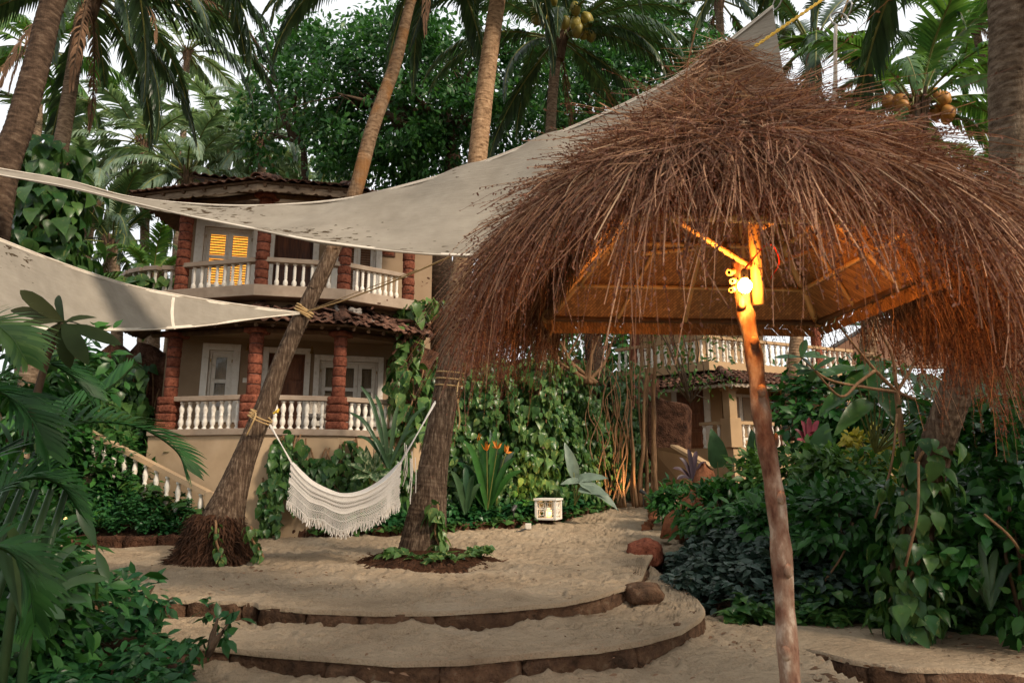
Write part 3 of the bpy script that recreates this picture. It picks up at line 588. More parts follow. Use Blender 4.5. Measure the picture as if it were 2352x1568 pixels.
def panel_door(r, par, mat, cols=2, rows=3):
    s0, s1, z0, z1 = r; mb = MB(); wbox(mb, s0, s1, z0, z1, -.18, -.12); d = sub(mb.build('door', mat, None), par)
    for i in range(cols):
        for j in range(rows):
            a = s0 + .06 + (s1-s0-.06)*i/cols; b = a + (s1-s0-.06)/cols - .06; c = z0 + .08 + (z1-z0-.08)*j/rows; e = c + (z1-z0-.08)/rows - .08
            mb = MB(); wbox(mb, a, b, c, e, -.119, -.10); k = mb.build('panel', mat, None, bev=.012); k.parent = d; k.matrix_parent_inverse = Matrix.Identity(4)
    mb = MB().lathe([(0, 0), (.03, .01), (.035, .03), (.02, .05), (0, .06)], 8, (0, 0, 0)); mb.V = [tuple(W3(s0 + .09, (z0+z1)/2 - .1, -.1) + WX[1]*z + WX[0]*x + WX[2]*y) for x, y, z in mb.V]
    k = mb.build('handle', 'brass', None); k.parent = d; k.matrix_parent_inverse = Matrix.Identity(4)
df = surround(dr, .14, 'door_frame', False); panel_door(dr, df, 'door_wood'); df = surround(ud, .15, 'door_frame', False); panel_door(ud, df, 'dark_wood', 3, 2)
s_, z_ = wall_hit(*c4(836, 503)); mb = MB(); wbox(mb, s_-.07, s_+.07, z_-.06, z_+.06, .002, .02); sw = bez('switch_plate', mb, 'white_paint', bev=.004)
mb = MB(); wbox(mb, s_-.02, s_+.02, z_-.035, z_+.035, .02, .03); sub(mb.build('rocker', 'white_paint', None), sw)
for q in ((851, 297), (1251, 315)):
    s_, z_ = wall_hit(*c4(*q)); c_ = W3(s_, z_, .08); mb = MB().lathe([(.015, .09), (.02, .02), (.045, -.08), (.05, -.1)], 10, c_); mb.box(W3(s_, z_+.03, .035), (.05, .07, .09), WX); bez('wall_sconce', mb, 'brass')
# --- roofs: boards, battens, tiles laid one by one
def tile_mesh(n=6, L=.40, W=.235):
    V = []; F = []
    for j in range(2):
        for i in range(n+1):
            x = (i/n - .5)*W; V.append((x, (j - .5)*L, .028*sin(i/n*2*pi) + (0.018 if j == 0 else 0)))
    V += [(x, y, z - .016) for x, y, z in V]; m_ = n + 1
    for i in range(n):
        F += [(i, i+1, m_+i+1, m_+i), (2*m_+i+1, 2*m_+i, 3*m_+i, 3*m_+i+1), (i+1, i, 2*m_+i, 2*m_+i+1), (m_+i, m_+i+1, 3*m_+i+1, 3*m_+i)]
    F += [(0, m_, 3*m_, 2*m_), (n, 2*m_+n, 3*m_+n, m_+n)]
    me = bpy.data.meshes.new('roof_tile'); me.from_pydata(V, [], F); me.materials.append(M['roof_tile']); me.polygons.foreach_set('use_smooth', [i % 4 == 0 for i in range(len(F))]); return me
TILE = tile_mesh()
def ridge_mesh(n=6, L=.42, r=.13):
    V = []; F = []
    for j in (0, 1):
        for rr in (r, r - .02):
            for i in range(n+1): t = pi*(.1 + .8*i/n); V.append((cos(t)*rr*(1 if j else 1.12), (j-.5)*L, sin(t)*rr*(1 if j else 1.12) - r*.45))
    m_ = n+1
    for i in range(n): F += [(i, i+1, 2*m_+i+1, 2*m_+i), (m_+i+1, m_+i, 3*m_+i, 3*m_+i+1), (i+1, i, m_+i, m_+i+1), (2*m_+i, 2*m_+i+1, 3*m_+i+1, 3*m_+i)]
    me = bpy.data.meshes.new('ridge_tile'); me.from_pydata(V, [], F); me.materials.append(M['roof_tile']); return me
RIDGE = ridge_mesh()
def roof_panel(par, a, b, ta, tb, rows, messy=0.03, drop=0., name='roof_board'):
    """quad from eave a-b up to ta-tb, sheathed by a board and tiled row by row"""
    a, b, ta, tb = [Vector(q) for q in (a, b, ta, tb)]; nn = (b-a).cross(ta-a).normalized()
    if nn.z < 0: nn = -nn
    board = MB().prism([a, b, tb, ta], -nn*.05).build(name, 'beam_wood', None); sub(board, par)
    for j in range(rows):
        v = (j + .35)/rows; l0 = a.lerp(ta, v); l1 = b.lerp(tb, v); L = (l1-l0).length; n = max(1, int(L/.23)); X = (l1-l0).normalized()
        for i in range(n):
            if random.random() < drop: continue
            q = l0 + X*((i+.5)*L/n) + nn*(.045 + random.uniform(0, .03)*(messy > .05)); up = (ta.lerp(tb, (i+.5)/n) - a.lerp(b, (i+.5)/n)).normalized()
            k = bpy.data.objects.new('roof_tile', TILE); COL.objects.link(k); k.parent = par; k.matrix_parent_inverse = Matrix.Identity(4)
            m_ = basis(up, nn).to_4x4() @ Matrix.Rotation(random.gauss(0, messy), 4, 'Z') @ Matrix.Rotation(-.06 + random.gauss(0, messy*.7), 4, 'X'); m_.translation = q; k.matrix_local = m_
def ridge_row(par, a, b, mortar=False, messy=.04):
    a, b = Vector(a), Vector(b); L = (b-a).length; n = max(1, int(L/.33)); d = (b-a)/L
    for i in range(n):
        k = bpy.data.objects.new('ridge_tile', RIDGE); COL.objects.link(k); k.parent = par; k.matrix_parent_inverse = Matrix.Identity(4)
        m_ = basis(d, (0, 0, 1)).to_4x4() @ Matrix.Rotation(random.gauss(0, messy), 4, 'Z') @ Matrix.Rotation(random.gauss(.05, messy), 4, 'X'); m_.translation = a + d*((i+.5)*L/n) + Vector((0, 0, .09)); k.matrix_local = m_
        if mortar:
            k = bpy.data.objects.new('mortar_lump', MORT); COL.objects.link(k); k.parent = par; k.matrix_parent_inverse = Matrix.Identity(4); k.location = a + d*((i+random.random())*L/n) + Vector((random.uniform(-.1, .1), 0, .07)); k.rotation_euler = (random.random(), random.random(), random.random()*6); k.scale = [random.uniform(.6, 1.1)]*3
MORT = rough_mesh('mortar_lump', .3, .22, .1, .02, 'old_mortar', 4, 3, 2, .3)
# sub-parts of house parts keep world coordinates through the part's own inverse
lroof = bez('lower_roof', MB().box(W3(.0, Z2 - .5, .1), (5.6, .04, .12), WX), 'beam_wood')
eo = outline(.62, .75); ti = outline(-.10, .0)
for i in range(3): roof_panel(lroof, (*eo[i], E1), (*eo[i+1], E1), (*ti[i], Z2 - .42), (*ti[i+1], Z2 - .42), 4, .13, .04)
ridge_row(lroof, (*eo[1], E1), (*ti[1], Z2 - .42), True, .2); ridge_row(lroof, (*eo[2], E1), (*ti[2], Z2 - .42), True, .2)
for i in range(26):      # slipped and broken tiles lying loose on the lower roof
    j = random.choice((1, 1, 2, 2, 0)); u_ = random.random(); v_ = random.uniform(.25, .95); q = Vector((*eo[j], E1)).lerp(Vector((*eo[j+1], E1)), u_).lerp(Vector((*ti[j], Z2-.42)).lerp(Vector((*ti[j+1], Z2-.42)), u_), v_)
    me = random.choice((TILE, RIDGE, TILE, MORT)) if j else TILE; k = bpy.data.objects.new({'roof_tile': 'roof_tile', 'ridge_tile': 'ridge_tile'}.get(me.name, 'mortar_lump'), me); COL.objects.link(k); k.parent = lroof; k.matrix_parent_inverse = Matrix.Identity(4)
    k.location = q + Vector((0, 0, .12)); k.rotation_euler = (random.gauss(.3, .25), random.gauss(0, .3), random.random()*6)
# left gable end slope of the lower roof
lg = Vector((eo[0].x - .1, eo[0].y + 1.2)); roof_panel(lroof, (*lg, E1), (*eo[0], E1), (lg.x + .7, lg.y, Z2 - .42), (*ti[0], Z2 - .42), 4, .06)
uroof = bez('upper_roof', MB().box(W3(0, E2 + .35, .1), (5.8, .04, .12), WX), 'beam_wood')
eu = outline(.66, .8); tu = outline(-.55, .3)
for i in range(3): roof_panel(uroof, (*eu[i], E2), (*eu[i+1], E2), (*tu[i], E2 + .52), (*tu[i+1], E2 + .52), 4, .03)
ridge_row(uroof, (*eu[1], E2 + .03), (*tu[1], E2 + .52)); ridge_row(uroof, (*eu[2], E2), (*tu[2], E2 + .52))
gl = Vector((eu[0].x - .05, eu[0].y + 2.6)); roof_panel(uroof, (*gl, E2 + .02), (*eu[0], E2), (gl.x + 1.1, gl.y, E2 + .52), (*tu[0], E2 + .52), 4, .03)
# raised top roof behind
t0, t1 = W3(-2.75, E2 + .86, .25), W3(3.6, E2 + .78, .25); t2, t3 = W3(-2.75, E2 + 1.75, -2.4), W3(3.6, E2 + 1.75, -2.4); roof_panel(uroof, t0, t1, t2, t3, 7, .035)
mb = MB(); wbox(mb, -2.6, 3.5, E2 + .62, E2 + .72, -.02, .1)
for k in range(9): mb.tube([W3(-2.4 + k*.72, E2 + .73, .3), W3(-2.4 + k*.72, E2 + .82, -.6)], .05, 6)
sub(mb.build('rafter', 'beam_wood', None), uroof)
# soffit rafters and scalloped fascia boards
def scallop(par, a, b, ztop, hgt, mat='old_wood'):
    L = (b-a).length; d = (b-a)/L; n = int(L/.05); low = []; X = Vector((d.x, d.y, 0)); N_ = Vector((d.y, -d.x, 0)); o = Vector((a.x, a.y, ztop))
    for i in range(n+1):
        t = i/n*L; ph = (t % .30)/.30; low.append(o + X*t + Vector((0, 0, -hgt + .055*abs(sin(ph*pi*2))*(1 if ph < .5 else .45))))
    top = [o + X*(i/n*L) for i in range(n+1)]; mb = MB(); mb.strip(low, top); mb.strip([q - N_*.03 for q in top], [q - N_*.03 for q in low]); mb.strip([q - N_*.03 for q in low], low)
    sub(mb.build('fascia_board', mat, None), par)
eb = outline(.60, .7)
for i in range(3): scallop(uroof, eb[i], eb[i+1], E2 - .03, .20)
for par, zz, E_, oo in ((uroof, .0, E2, outline(.64, .75)), (lroof, 0, E1, outline(.58, .7))):
    inn = outline(-.3, .2)
    for i in range(3):
        n = 6
        for k in range(n):
            u_ = (k+.5)/n; q0 = oo[i].lerp(oo[i+1], u_); q1 = inn[i].lerp(inn[i+1], u_); sub(MB().tube([(q0.x, q0.y, E_ - .08), (q1.x, q1.y, E_ + .30)], .045, 6).build('rafter', 'beam_wood', None), par)
    oc = outline(0, .35)
    for i in range(3): sub(MB().tube([(*oc[i], E_ - .06), (*oc[i+1], E_ - .06)], .075, 8).build('wall_plate', 'beam_wood', None), par)
# --- stair flight down to the garden on the left of the plinth
stair = thing('garden_staircase', 'tan stair flight with white balusters beside the house plinth', 'staircase', (-6.8, 14.6, 0))
s0 = P(475, 1190, 14.35); top = P(190, 985, 15.3); n = 9
a2 = Vector((s0.x, 14.45)); b2 = Vector((top.x, 15.35)); dd = (b2 - a2).normalized(); pp = Vector((-dd.y, dd.x));  pp = pp if pp.y > 0 else -pp
ax = (Vector((dd.x, dd.y, 0)), Vector((pp.x, pp.y, 0)), Vector((0, 0, 1))); Ls = (b2-a2).length
for i in range(n):
    q = a2 + dd*(Ls*(i+.6)/n) + pp*.6; zt = .1 + 1.45*(i+1)/n; adopt(MB().box((q.x, q.y, zt/2 - .1), (Ls/n - .004, 1.1, zt + .2), ax).build('stair_step', 'pale_timber', None, bev=.01), stair)
poly = [(a2.x, a2.y, -.1), (b2.x, b2.y, -.1), (b2.x, b2.y, 1.5), (a2.x, a2.y, .12)]; adopt(MB().prism(poly, Vector((-pp.x*.14, -pp.y*.14, 0))).build('stringer', 'plaster', None), stair)
hr0 = Vector((a2.x, a2.y, .95)); hr1 = Vector((b2.x, b2.y, 2.35)); off = Vector((-pp.x*.07, -pp.y*.07, 0))
adopt(MB().prism([hr0 + off*2, hr1 + off*2, hr1 + off*2 + Vector((0, 0, .11)), hr0 + off*2 + Vector((0, 0, .11))], -off*2.4).build('handrail', 'plaster', None), stair)
adopt(MB().box((a2.x - dd.x*.08 + off.x, a2.y - dd.y*.08 + off.y, .45), (.18, .18, 1.2), ax).build('newel_post', 'plaster', None, bev=.01), stair)
BAL3 = bal_mesh(.78, False)
for i in range(12):
    t = (i+.6)/12; q = hr0.lerp(hr1, t); k = bpy.data.objects.new('baluster', BAL3); COL.objects.link(k); adopt(k, stair); k.location = (q.x + off.x, q.y + off.y, q.z - .79)
# framed plaques, wicker seat and table on the verandas
def plaque(q, f, sz, label):
    s_, z_ = wall_hit(*f(*q)); t = thing('framed_plaque', label, 'plaque', W3(s_, z_, 0)); mb = MB(); wbox(mb, s_-sz[0]/2, s_+sz[0]/2, z_-sz[1]/2, z_+sz[1]/2, .005, .04); adopt(mb.build('frame', 'dark_wood', None, bev=.008), t)
    mb = MB(); wbox(mb, s_-sz[0]/2+.05, s_+sz[0]/2-.05, z_-sz[1]/2+.04, z_+sz[1]/2-.04, .03, .05); adopt(mb.build('picture', 'laterite_red', None), t)
plaque((1762, 408), c4, (.38, .28), 'small dark carved plaque on the ground floor veranda wall by the double window')
plaque((1992, 668), c3, (.40, .24), 'small dark plaque on the upper veranda wall under the sail edge')
simple('wicker', [(.35, (.07, .055, .045)), (.5, (.42, .37, .31)), (.7, (.55, .50, .43))], 55, .8, ((70, .8, .01),))
s_, z_ = wall_hit(*c4(1300, 800)); cb = W3(s_, Z1, .8); ch = thing('wicker_armchair', 'woven wicker armchair behind the lower veranda balusters', 'chair', cb)
arc = [Vector((cos(t)*.33, sin(t)*.3, 0)) for t in np.linspace(-.3, pi + .3, 15)]
rt = [cb + q + Vector((0, 0, .62 + .22*max(0, q.y/.3))) for q in arc]; rb = [cb + q*.9 + Vector((0, 0, .36)) for q in arc]; mb = MB(); mb.strip(rb, rt); mb.strip([q*1 + Vector((0, 0, 0)) for q in [cb + (p - cb)*.93 for p in rt]], [cb + (p - cb)*.93 for p in rb]); adopt(mb.build('backrest', 'wicker', None, True), ch)
adopt(MB().tube(rt, .03, 6).build('arm_rim', 'wicker', None, True), ch); adopt(MB().lathe([(.30, .30), (.32, .34), (.31, .42), (.2, .44)], 14, cb).build('seat', 'wicker', None, True), ch)
for a in (.7, 2.4, 3.9, 5.5): adopt(MB().tube([cb + Vector((cos(a)*.27, sin(a)*.25, 0)), cb + Vector((cos(a)*.24, sin(a)*.22, .33))], .022, 6).build('leg', 'wicker', None), ch)
s_, z_ = wall_hit(*c4(1372, 800)); tb_ = W3(s_ + .1, Z1, .75); t = thing('veranda_table', 'dark wooden side table between veranda chair and column', 'table', tb_)
adopt(MB().box(tb_ + Vector((0, 0, .56)), (.5, .4, .04), WX).build('table_top', 'door_wood', None, bev=.01), t)
for a in (-1, 1):
    for b_ in (-1, 1): adopt(MB().box(tb_ + WX[0]*a*.2 + WX[1]*b_*.15 + Vector((0, 0, .27)), (.05, .05, .54), WX).build('leg', 'door_wood', None), t)
# ================================================ THATCHED UMBRELLA in the foreground
UC = Vector((1.17, 3.4)); UZ, UTOP = 2.40, 3.58
umb = thing('thatched_umbrella', 'large round grass thatched umbrella on one leaning wooden pole', 'umbrella', (1.3, 3.2, -.42))
U = lambda o: adopt(o, umb)
pole_px = [(1830, 1900, 3.12), (1815, 1568, 3.16), (1797, 1300, 3.2), (1770, 1080, 3.23), (1745, 920, 3.26), (1722, 770, 3.28), (1703, 660, 3.3), (1694, 600, 3.31)]
pp_ = smoothpts([P(*q) for q in pole_px], 40); pp_[:, 0] += .004*np.sin(np.arange(40)*.55)
low = Vector(pp_[0]); low.z = -.6; pts = [low] + [Vector(q) for q in pp_]
U(MB().tube(pts, [.0455 - .008*(i/41) + .003*sin(i*1.7) + (.006 if i % 9 == 4 else 0) for i in range(41)], 14, jit=.015).build('pole', 'pole_bark', None, True))
for i in range(7): q = pts[8 + i*4]; mb = MB().lathe([(0, -.012), (.02, -.004), (.022, .004), (.01, .012)], 8, (0, 0, 0)); a = -1.2 + random.uniform(-1, 1); mb.V = [tuple(Vector(q) + Vector((cos(a), sin(a), 0))*(.048 + z) + Vector((-sin(a), cos(a), 0))*x + Vector((0, 0, y*1.5))) for x, y, z in mb.V]; U(mb.build('knot', 'pole_bark', None, True))
U(MB().tube([P(1742, 700, 3.33), P(1733, 560, 3.33), P(1728, 400, 3.32), Vector((UC.x, UC.y, UTOP - .08))], [.03, .031, .028, .026], 10).build('bamboo_mast', 'bamboo', None, True))
def bar(a, b, r=.02, mat='bamboo', name='strut'):
    a, b = Vector(a), Vector(b); n = 9; pts_ = [a.lerp(b, i/n) for i in range(n+1)]; return U(MB().tube(pts_, [r*(1.0 + (.14 if i % 3 == 0 else 0)) for i in range(n+1)], 8).build(name, mat, None, True))
HS = .88; FR = R(4); corner = [Vector((UC.x + cos(FR)*a*HS - sin(FR)*b*HS, UC.y + sin(FR)*a*HS + cos(FR)*b*HS, UZ)) for a, b in ((-1, -1), (1, -1), (1, 1), (-1, 1))]
apex = Vector((UC.x, UC.y, UTOP - .22))
hub = Vector(P(1730, 575, 3.32))
for i in range(4):
    bar(corner[i] - Vector((0, 0, .03)), corner[(i+1) % 4] - Vector((0, 0, .03)), .018, 'beam_wood' if i else 'bamboo', 'rim_timber'); bar(apex - Vector((0, 0, .05)), corner[i] - Vector((0, 0, .03)), .02, 'bamboo', 'rafter')
    mid = (corner[i] + corner[(i+1) % 4])/2; bar(apex - Vector((0, 0, .06)), mid - Vector((0, 0, .035)), .016, 'bamboo', 'rafter'); [bar(apex - Vector((0, 0, .06)), corner[i].lerp(corner[(i+1) % 4], q_) - Vector((0, 0, .035)), .011, 'bamboo', 'rafter') for q_ in (.25, .75)]; [bar(corner[i].lerp(apex, q_) - Vector((0, 0, .055)), corner[(i+1) % 4].lerp(apex, q_) - Vector((0, 0, .055)), .012, 'bamboo', 'purlin') for q_ in (.2, .65)]; k = corner[i].lerp(apex, .42) - Vector((0, 0, .055)); k2 = corner[(i+1) % 4].lerp(apex, .42) - Vector((0, 0, .055)); bar(k, k2, .015, 'bamboo', 'purlin')
for a_, b_ in ((P(1722, 612, 3.3), P(1545, 500, 2.95)), (P(1737, 530, 3.33), P(1905, 447, 3.0)), (P(1780, 608, 3.55), P(1935, 543, 3.95)), (P(1475, 583, 3.9), P(1612, 570, 3.95)), (P(1700, 600, 3.4), P(1640, 540, 3.9))): bar(a_, b_, .013)
for i in range(4):   # rope lashings at the frame corners
    c_ = corner[i]; pts_ = [c_ + Vector((cos(t)*.035, sin(t*.5)*.03, sin(t)*.035 - .02)) for t in np.linspace(0, 16, 44)]; U(MB().tube(pts_, .007, 5).build('lashing', 'rope', None, True))
    pts_ = [c_ + Vector((.03*sin(t*3), .02*cos(t*3), -.02 - t*.13)) for t in np.linspace(0, 1, 6)]; U(MB().tube(pts_, .006, 5).build('rope_end', 'rope', None, True))
for q, r_ in (((1675, 626), .017), ((1682, 646), .015), ((1680, 666), .014)):   # sawn bamboo ends lashed by the lamp
    a = P(*q, 3.2); b_ = P(q[0] + 14, q[1] - 6, 3.36); mb = MB(); n = 12
    for rr in (r_, r_*.5): mb.tube([a, b_], rr, n, False)
    ring = [a + (Vector(mb.V[j]) - a) for j in range(n)]; inn = [Vector(mb.V[2*n + j]) for j in range(n)]; mb.add(ring + inn, [(j, (j+1) % n, n + (j+1) % n, n+j) for j in range(n)]); U(mb.build('bamboo_stub', 'bamboo', None))
# the mat ceiling: four sagging woven panels, chevron of strips on the rim
def mat_panel(a, b):
    n = 10; V = []; F = []
    for i in range(n+1):
        for j in range(n+1):
            v = i/n; u_ = j/n; q = (a.lerp(b, u_)).lerp(apex, v*.97); e = sin(pi*u_)*sin(pi*min(v*1.2, 1)); out = ((a+b)/2 - Vector((UC.x, UC.y, UZ))); out.z = 0; q = q + Vector((0, 0, .02 - .045*e + .02*sin(9*u_ + 5*v)*e + random.uniform(-.006, .006))) + out*.0 + Vector((0, 0, -.055))*(1-v)**4; V.append(q)
    F = [(i*(n+1)+j, i*(n+1)+j+1, (i+1)*(n+1)+j+1, (i+1)*(n+1)+j) for i in range(n) for j in range(n)]
    o = mesh('mat_panel', V, F, 'woven_mat', None, True); return U(o)
for i in range(4): mat_panel(corner[i], corner[(i+1) % 4])
# chevron strips hanging as a valance under the back rim
def valance(a, b, dz=.10):
    d = (b-a).normalized(); L = (b-a).length; n = int(L/.05); mb = MB(); inn = Vector((-d.y, d.x, 0))
    for r_ in range(2):
        for i in range(n):
            q = a + d*(i*.05) + Vector((0, 0, -.0 - r_*dz*.5)) + inn*.004*((i + r_) % 2); s = 1 if r_ == 0 else -1
            x0 = q + d*(.0 if s > 0 else .045); x1 = q + d*(.045 if s > 0 else .0) + Vector((0, 0, -dz*.5)); mb.add([x0, x0 + d*.049, x1 + d*.049, x1], [(0, 1, 2, 3)])
    return U(mb.build('mat_valance', 'woven_mat', None))
valance(corner[2] + Vector((0, .03, -.02)), corner[3] + Vector((0, .03, -.02))); valance(corner[3] + Vector((-.02, 0, -.02)), corner[0] + Vector((-.02, 0, -.02))); valance(corner[1] + Vector((.02, 0, -.02)), corner[2] + Vector((.02, 0, -.02)))
# grass: thousands of stalks laid downslope and spilling over the rim
def rim_r(th): return 1.23 - .25*np.exp(-((((th + .35 + pi) % (2*pi)) - pi)/.6)**2) + .10*np.abs(np.cos(2*(th - .78 - FR)))**1.5 + .05*np.sin(3*th + 1)
def surf(th, t):
    r = rim_r(th)*t; z = UTOP - 1.15*t - .17*t*np.clip(np.cos(th + .2), 0, 1) + .15*np.exp(-(t/.16)**2)
    return np.stack([UC.x + np.cos(th)*r, UC.y + np.sin(th)*r, z], -1)
def stalks(n, tlo, thi, wdt, Lr, messy, grav, name, mat, lift=(.015, .07), tdist=1., seg=6, keep=None, seed_tip=False):
    th = rng.random(n)*2*pi; t = tlo + (thi - tlo)*rng.random(n)**tdist
    fr_ = (np.sin(th) < -.3) & (t > .5); bk = (np.abs(th - 1.35) < .85) & (t > .5); ok = np.where(fr_, rng.random(n) < .8, np.where(bk, rng.random(n) < .22, True)); th, t = th[ok], t[ok]; n = len(th)
    if keep is not None: ok = rng.random(n) < keep(th); th, t = th[ok], t[ok]; n = len(th)
    p = surf(th, t); d = nrm(surf(th, np.minimum(t + .05, 1.3)) - p); side = np.stack([-np.sin(th), np.cos(th), 0*th], -1); up = np.cross(d, side); up *= np.sign(up[:, 2:3])
    p = p + up*rng.uniform(*lift, (n, 1)); d = nrm(d + side*rng.normal(0, messy, (n, 1)) + up*rng.normal(-.02, min(.07, messy*.3), (n, 1))); L = rng.uniform(*Lr, n)*np.where(np.abs(th - 1.35) < .75, .55, 1)*(.62 + .55*np.abs(np.sin(6.3*th + 1)*np.sin(14.7*th) + .35*np.sin(31*th))); pts_ = [p]; bend = rng.normal(0, .05, (n, 3))
    for k in range(seg):
        rr = np.hypot(p[:, 0] - UC.x, p[:, 1] - UC.y)/rim_r(np.arctan2(p[:, 1] - UC.y, p[:, 0] - UC.x)); g = np.clip((rr - .88)/.25, 0, 1)*grav*rng.uniform(.4, 1.3, n)
        d = nrm(d + np.stack([0*g, 0*g, -g], -1) + bend); p = p + d*(L/seg)[:, None]; pts_.append(p)
    PT = np.stack(pts_, 1); view = nrm(PT - np.array((0, 0, CAM_H))); tan = np.gradient(PT, axis=1); rv = rng.normal(0, 1, (n, 1, 3)); wv_ = nrm(np.cross(tan, rv)); wid = wdt*rng.uniform(.6, 1.4, (n, 1, 1))*np.linspace(1, .45, seg+1)[None, :, None]
    V = np.stack([PT - wv_*wid/2, PT + wv_*wid/2], 2).reshape(n, -1, 3); m_ = 2*(seg+1); F1_ = np.array([(2*i, 2*i+1, 2*i+3, 2*i+2) for i in range(seg)]); F = (F1_[None] + (np.arange(n)*m_)[:, None, None]).reshape(-1, 4)
    tn = np.clip(rng.beta(1.1, 2.4, n), 0, .98); o = mesh(name, V.reshape(-1, 3), F, mat, None, False, 'stuff', np.repeat(tn, m_)); U(o)
    if seed_tip:      # feathery seed heads towards the end of each stalk
        q = []; dd_ = []
        for a in np.linspace(.45, 1., 16):
            i = min(int(a*seg), seg-1); f = a*seg - i; base = PT[:, i]*(1-f) + PT[:, i+1]*f; q.append(base); dd_.append(nrm(PT[:, i+1] - PT[:, i])*.9 + rng.normal(0, .55, (n, 3)))
        q = np.concatenate(q); dd_ = np.concatenate(dd_); sel = rng.random(len(q)) < .8; q, dd_ = q[sel], dd_[sel]; k = len(q)
        V, F, _ = place((np.array([(-.2, 0, 0), (.2, 0, 0), (.25, .6, .05), (0, 1, 0), (-.25, .6, .05)], float), np.array([(0, 1, 2), (0, 2, 4), (4, 2, 3)])), q, dd_, rng.normal(0, 1, (k, 3)), rng.uniform(.007, .017, k)); U(mesh('seed_head', V, F, 'thatch_tip', None, False, 'stuff', np.repeat(rng.random(k)*.98, 5)))
thin = lambda th: .35 + .65*np.clip(np.abs(((th - 1.25 + pi) % (2*pi)) - pi)/.75 - .25, 0, 1)      # the fringe is sparse behind the lamp
front = lambda th: np.where(np.sin(th) < -.35, .42, 1.)
both = lambda th: thin(th)*front(th)
stalks(9000, .02, .92, .007, (.35, .65), .14, .3, 'thatch_grass', 'thatch', (-.01, .02), .6)
stalks(24000, .02, .92, .0042, (.3, .65), .36, .25, 'thatch_grass', 'thatch', (.0, .03), .6)
stalks(4200, .0, .4, .0045, (.15, .45), .8, .12, 'thatch_grass', 'thatch', (.0, .05), .9)
stalks(6000, .1, .8, .0042, (.25, .6), .7, .2, 'thatch_grass', 'thatch', (.0, .04), .8)
stalks(2600, .0, .75, .0075, (.15, .45), .75, .2, 'thatch_straw', 'straw', (.01, .05), .8, seg=3)
stalks(1100, .55, .97, .006, (.3, .7), .35, .35, 'thatch_straw', 'straw', (.01, .05), 1, seg=5)
stalks(5200, .80, .99, .0048, (.35, .7), .26, .3, 'thatch_fringe', 'thatch', (-.02, .04), 1, keep=both, seed_tip=True)
stalks(3600, .86, 1.0, .0042, (.3, .75), .3, .6, 'thatch_fringe', 'thatch', (-.05, .02), 1, keep=both, seed_tip=True)
stalks(1500, .7, .95, .006, (.4, .85), .36, .16, 'thatch_fringe', 'thatch', (.02, .08), 1, keep=front, seed_tip=True)
fonly = lambda th: np.where(np.sin(th) < -.2, 1., 0.)
stalks(8000, .6, 1.0, .0046, (.4, .85), .26, .3, 'thatch_fringe', 'thatch', (.0, .05), 1, keep=fonly, seed_tip=True)
stalks(5000, .4, .8, .0046, (.45, .9), .42, .3, 'thatch_fringe', 'thatch', (.02, .06), 1, keep=fonly, seed_tip=True)
for k, (r0, ph) in enumerate(((.30, 0), (.55, 1.1))):     # coir ropes tied round the thatch
    pts_ = [Vector(surf(np.array(t), np.array(r0 + .03*sin(3*t + ph)))) + Vector((0, 0, .06)) for t in np.linspace(0, 2*pi, 60)]; U(MB().tube(pts_, .011, 5, jit=.2).build('coir_rope', 'rope', None))
# bulb in its holder
bulb_p = P(1711, 657, 3.16); lamp = thing('light_bulb', 'glowing round light bulb fixed to the top of the umbrella pole', 'lamp', bulb_p)
adopt(MB().lathe([(.004, -.033), (.018, -.028), (.029, -.014), (.033, 0), (.03, .014), (.02, .027), (.013, .037)], 14, bulb_p).build('bulb', 'bulb_glow', None, True), lamp)
adopt(MB().lathe([(.016, .034), (.018, .04), (.018, .075), (.010, .085)], 10, bulb_p).build('socket', 'metal_dark', None), lamp)
adopt(MB().tube(smoothpts([bulb_p + Vector((0, 0, .08)), P(1765, 560, 3.35), P(1790, 600, 3.45), P(1770, 640, 3.5)], 14), .004, 5).build('red_wire', 'pot_red', None), lamp)

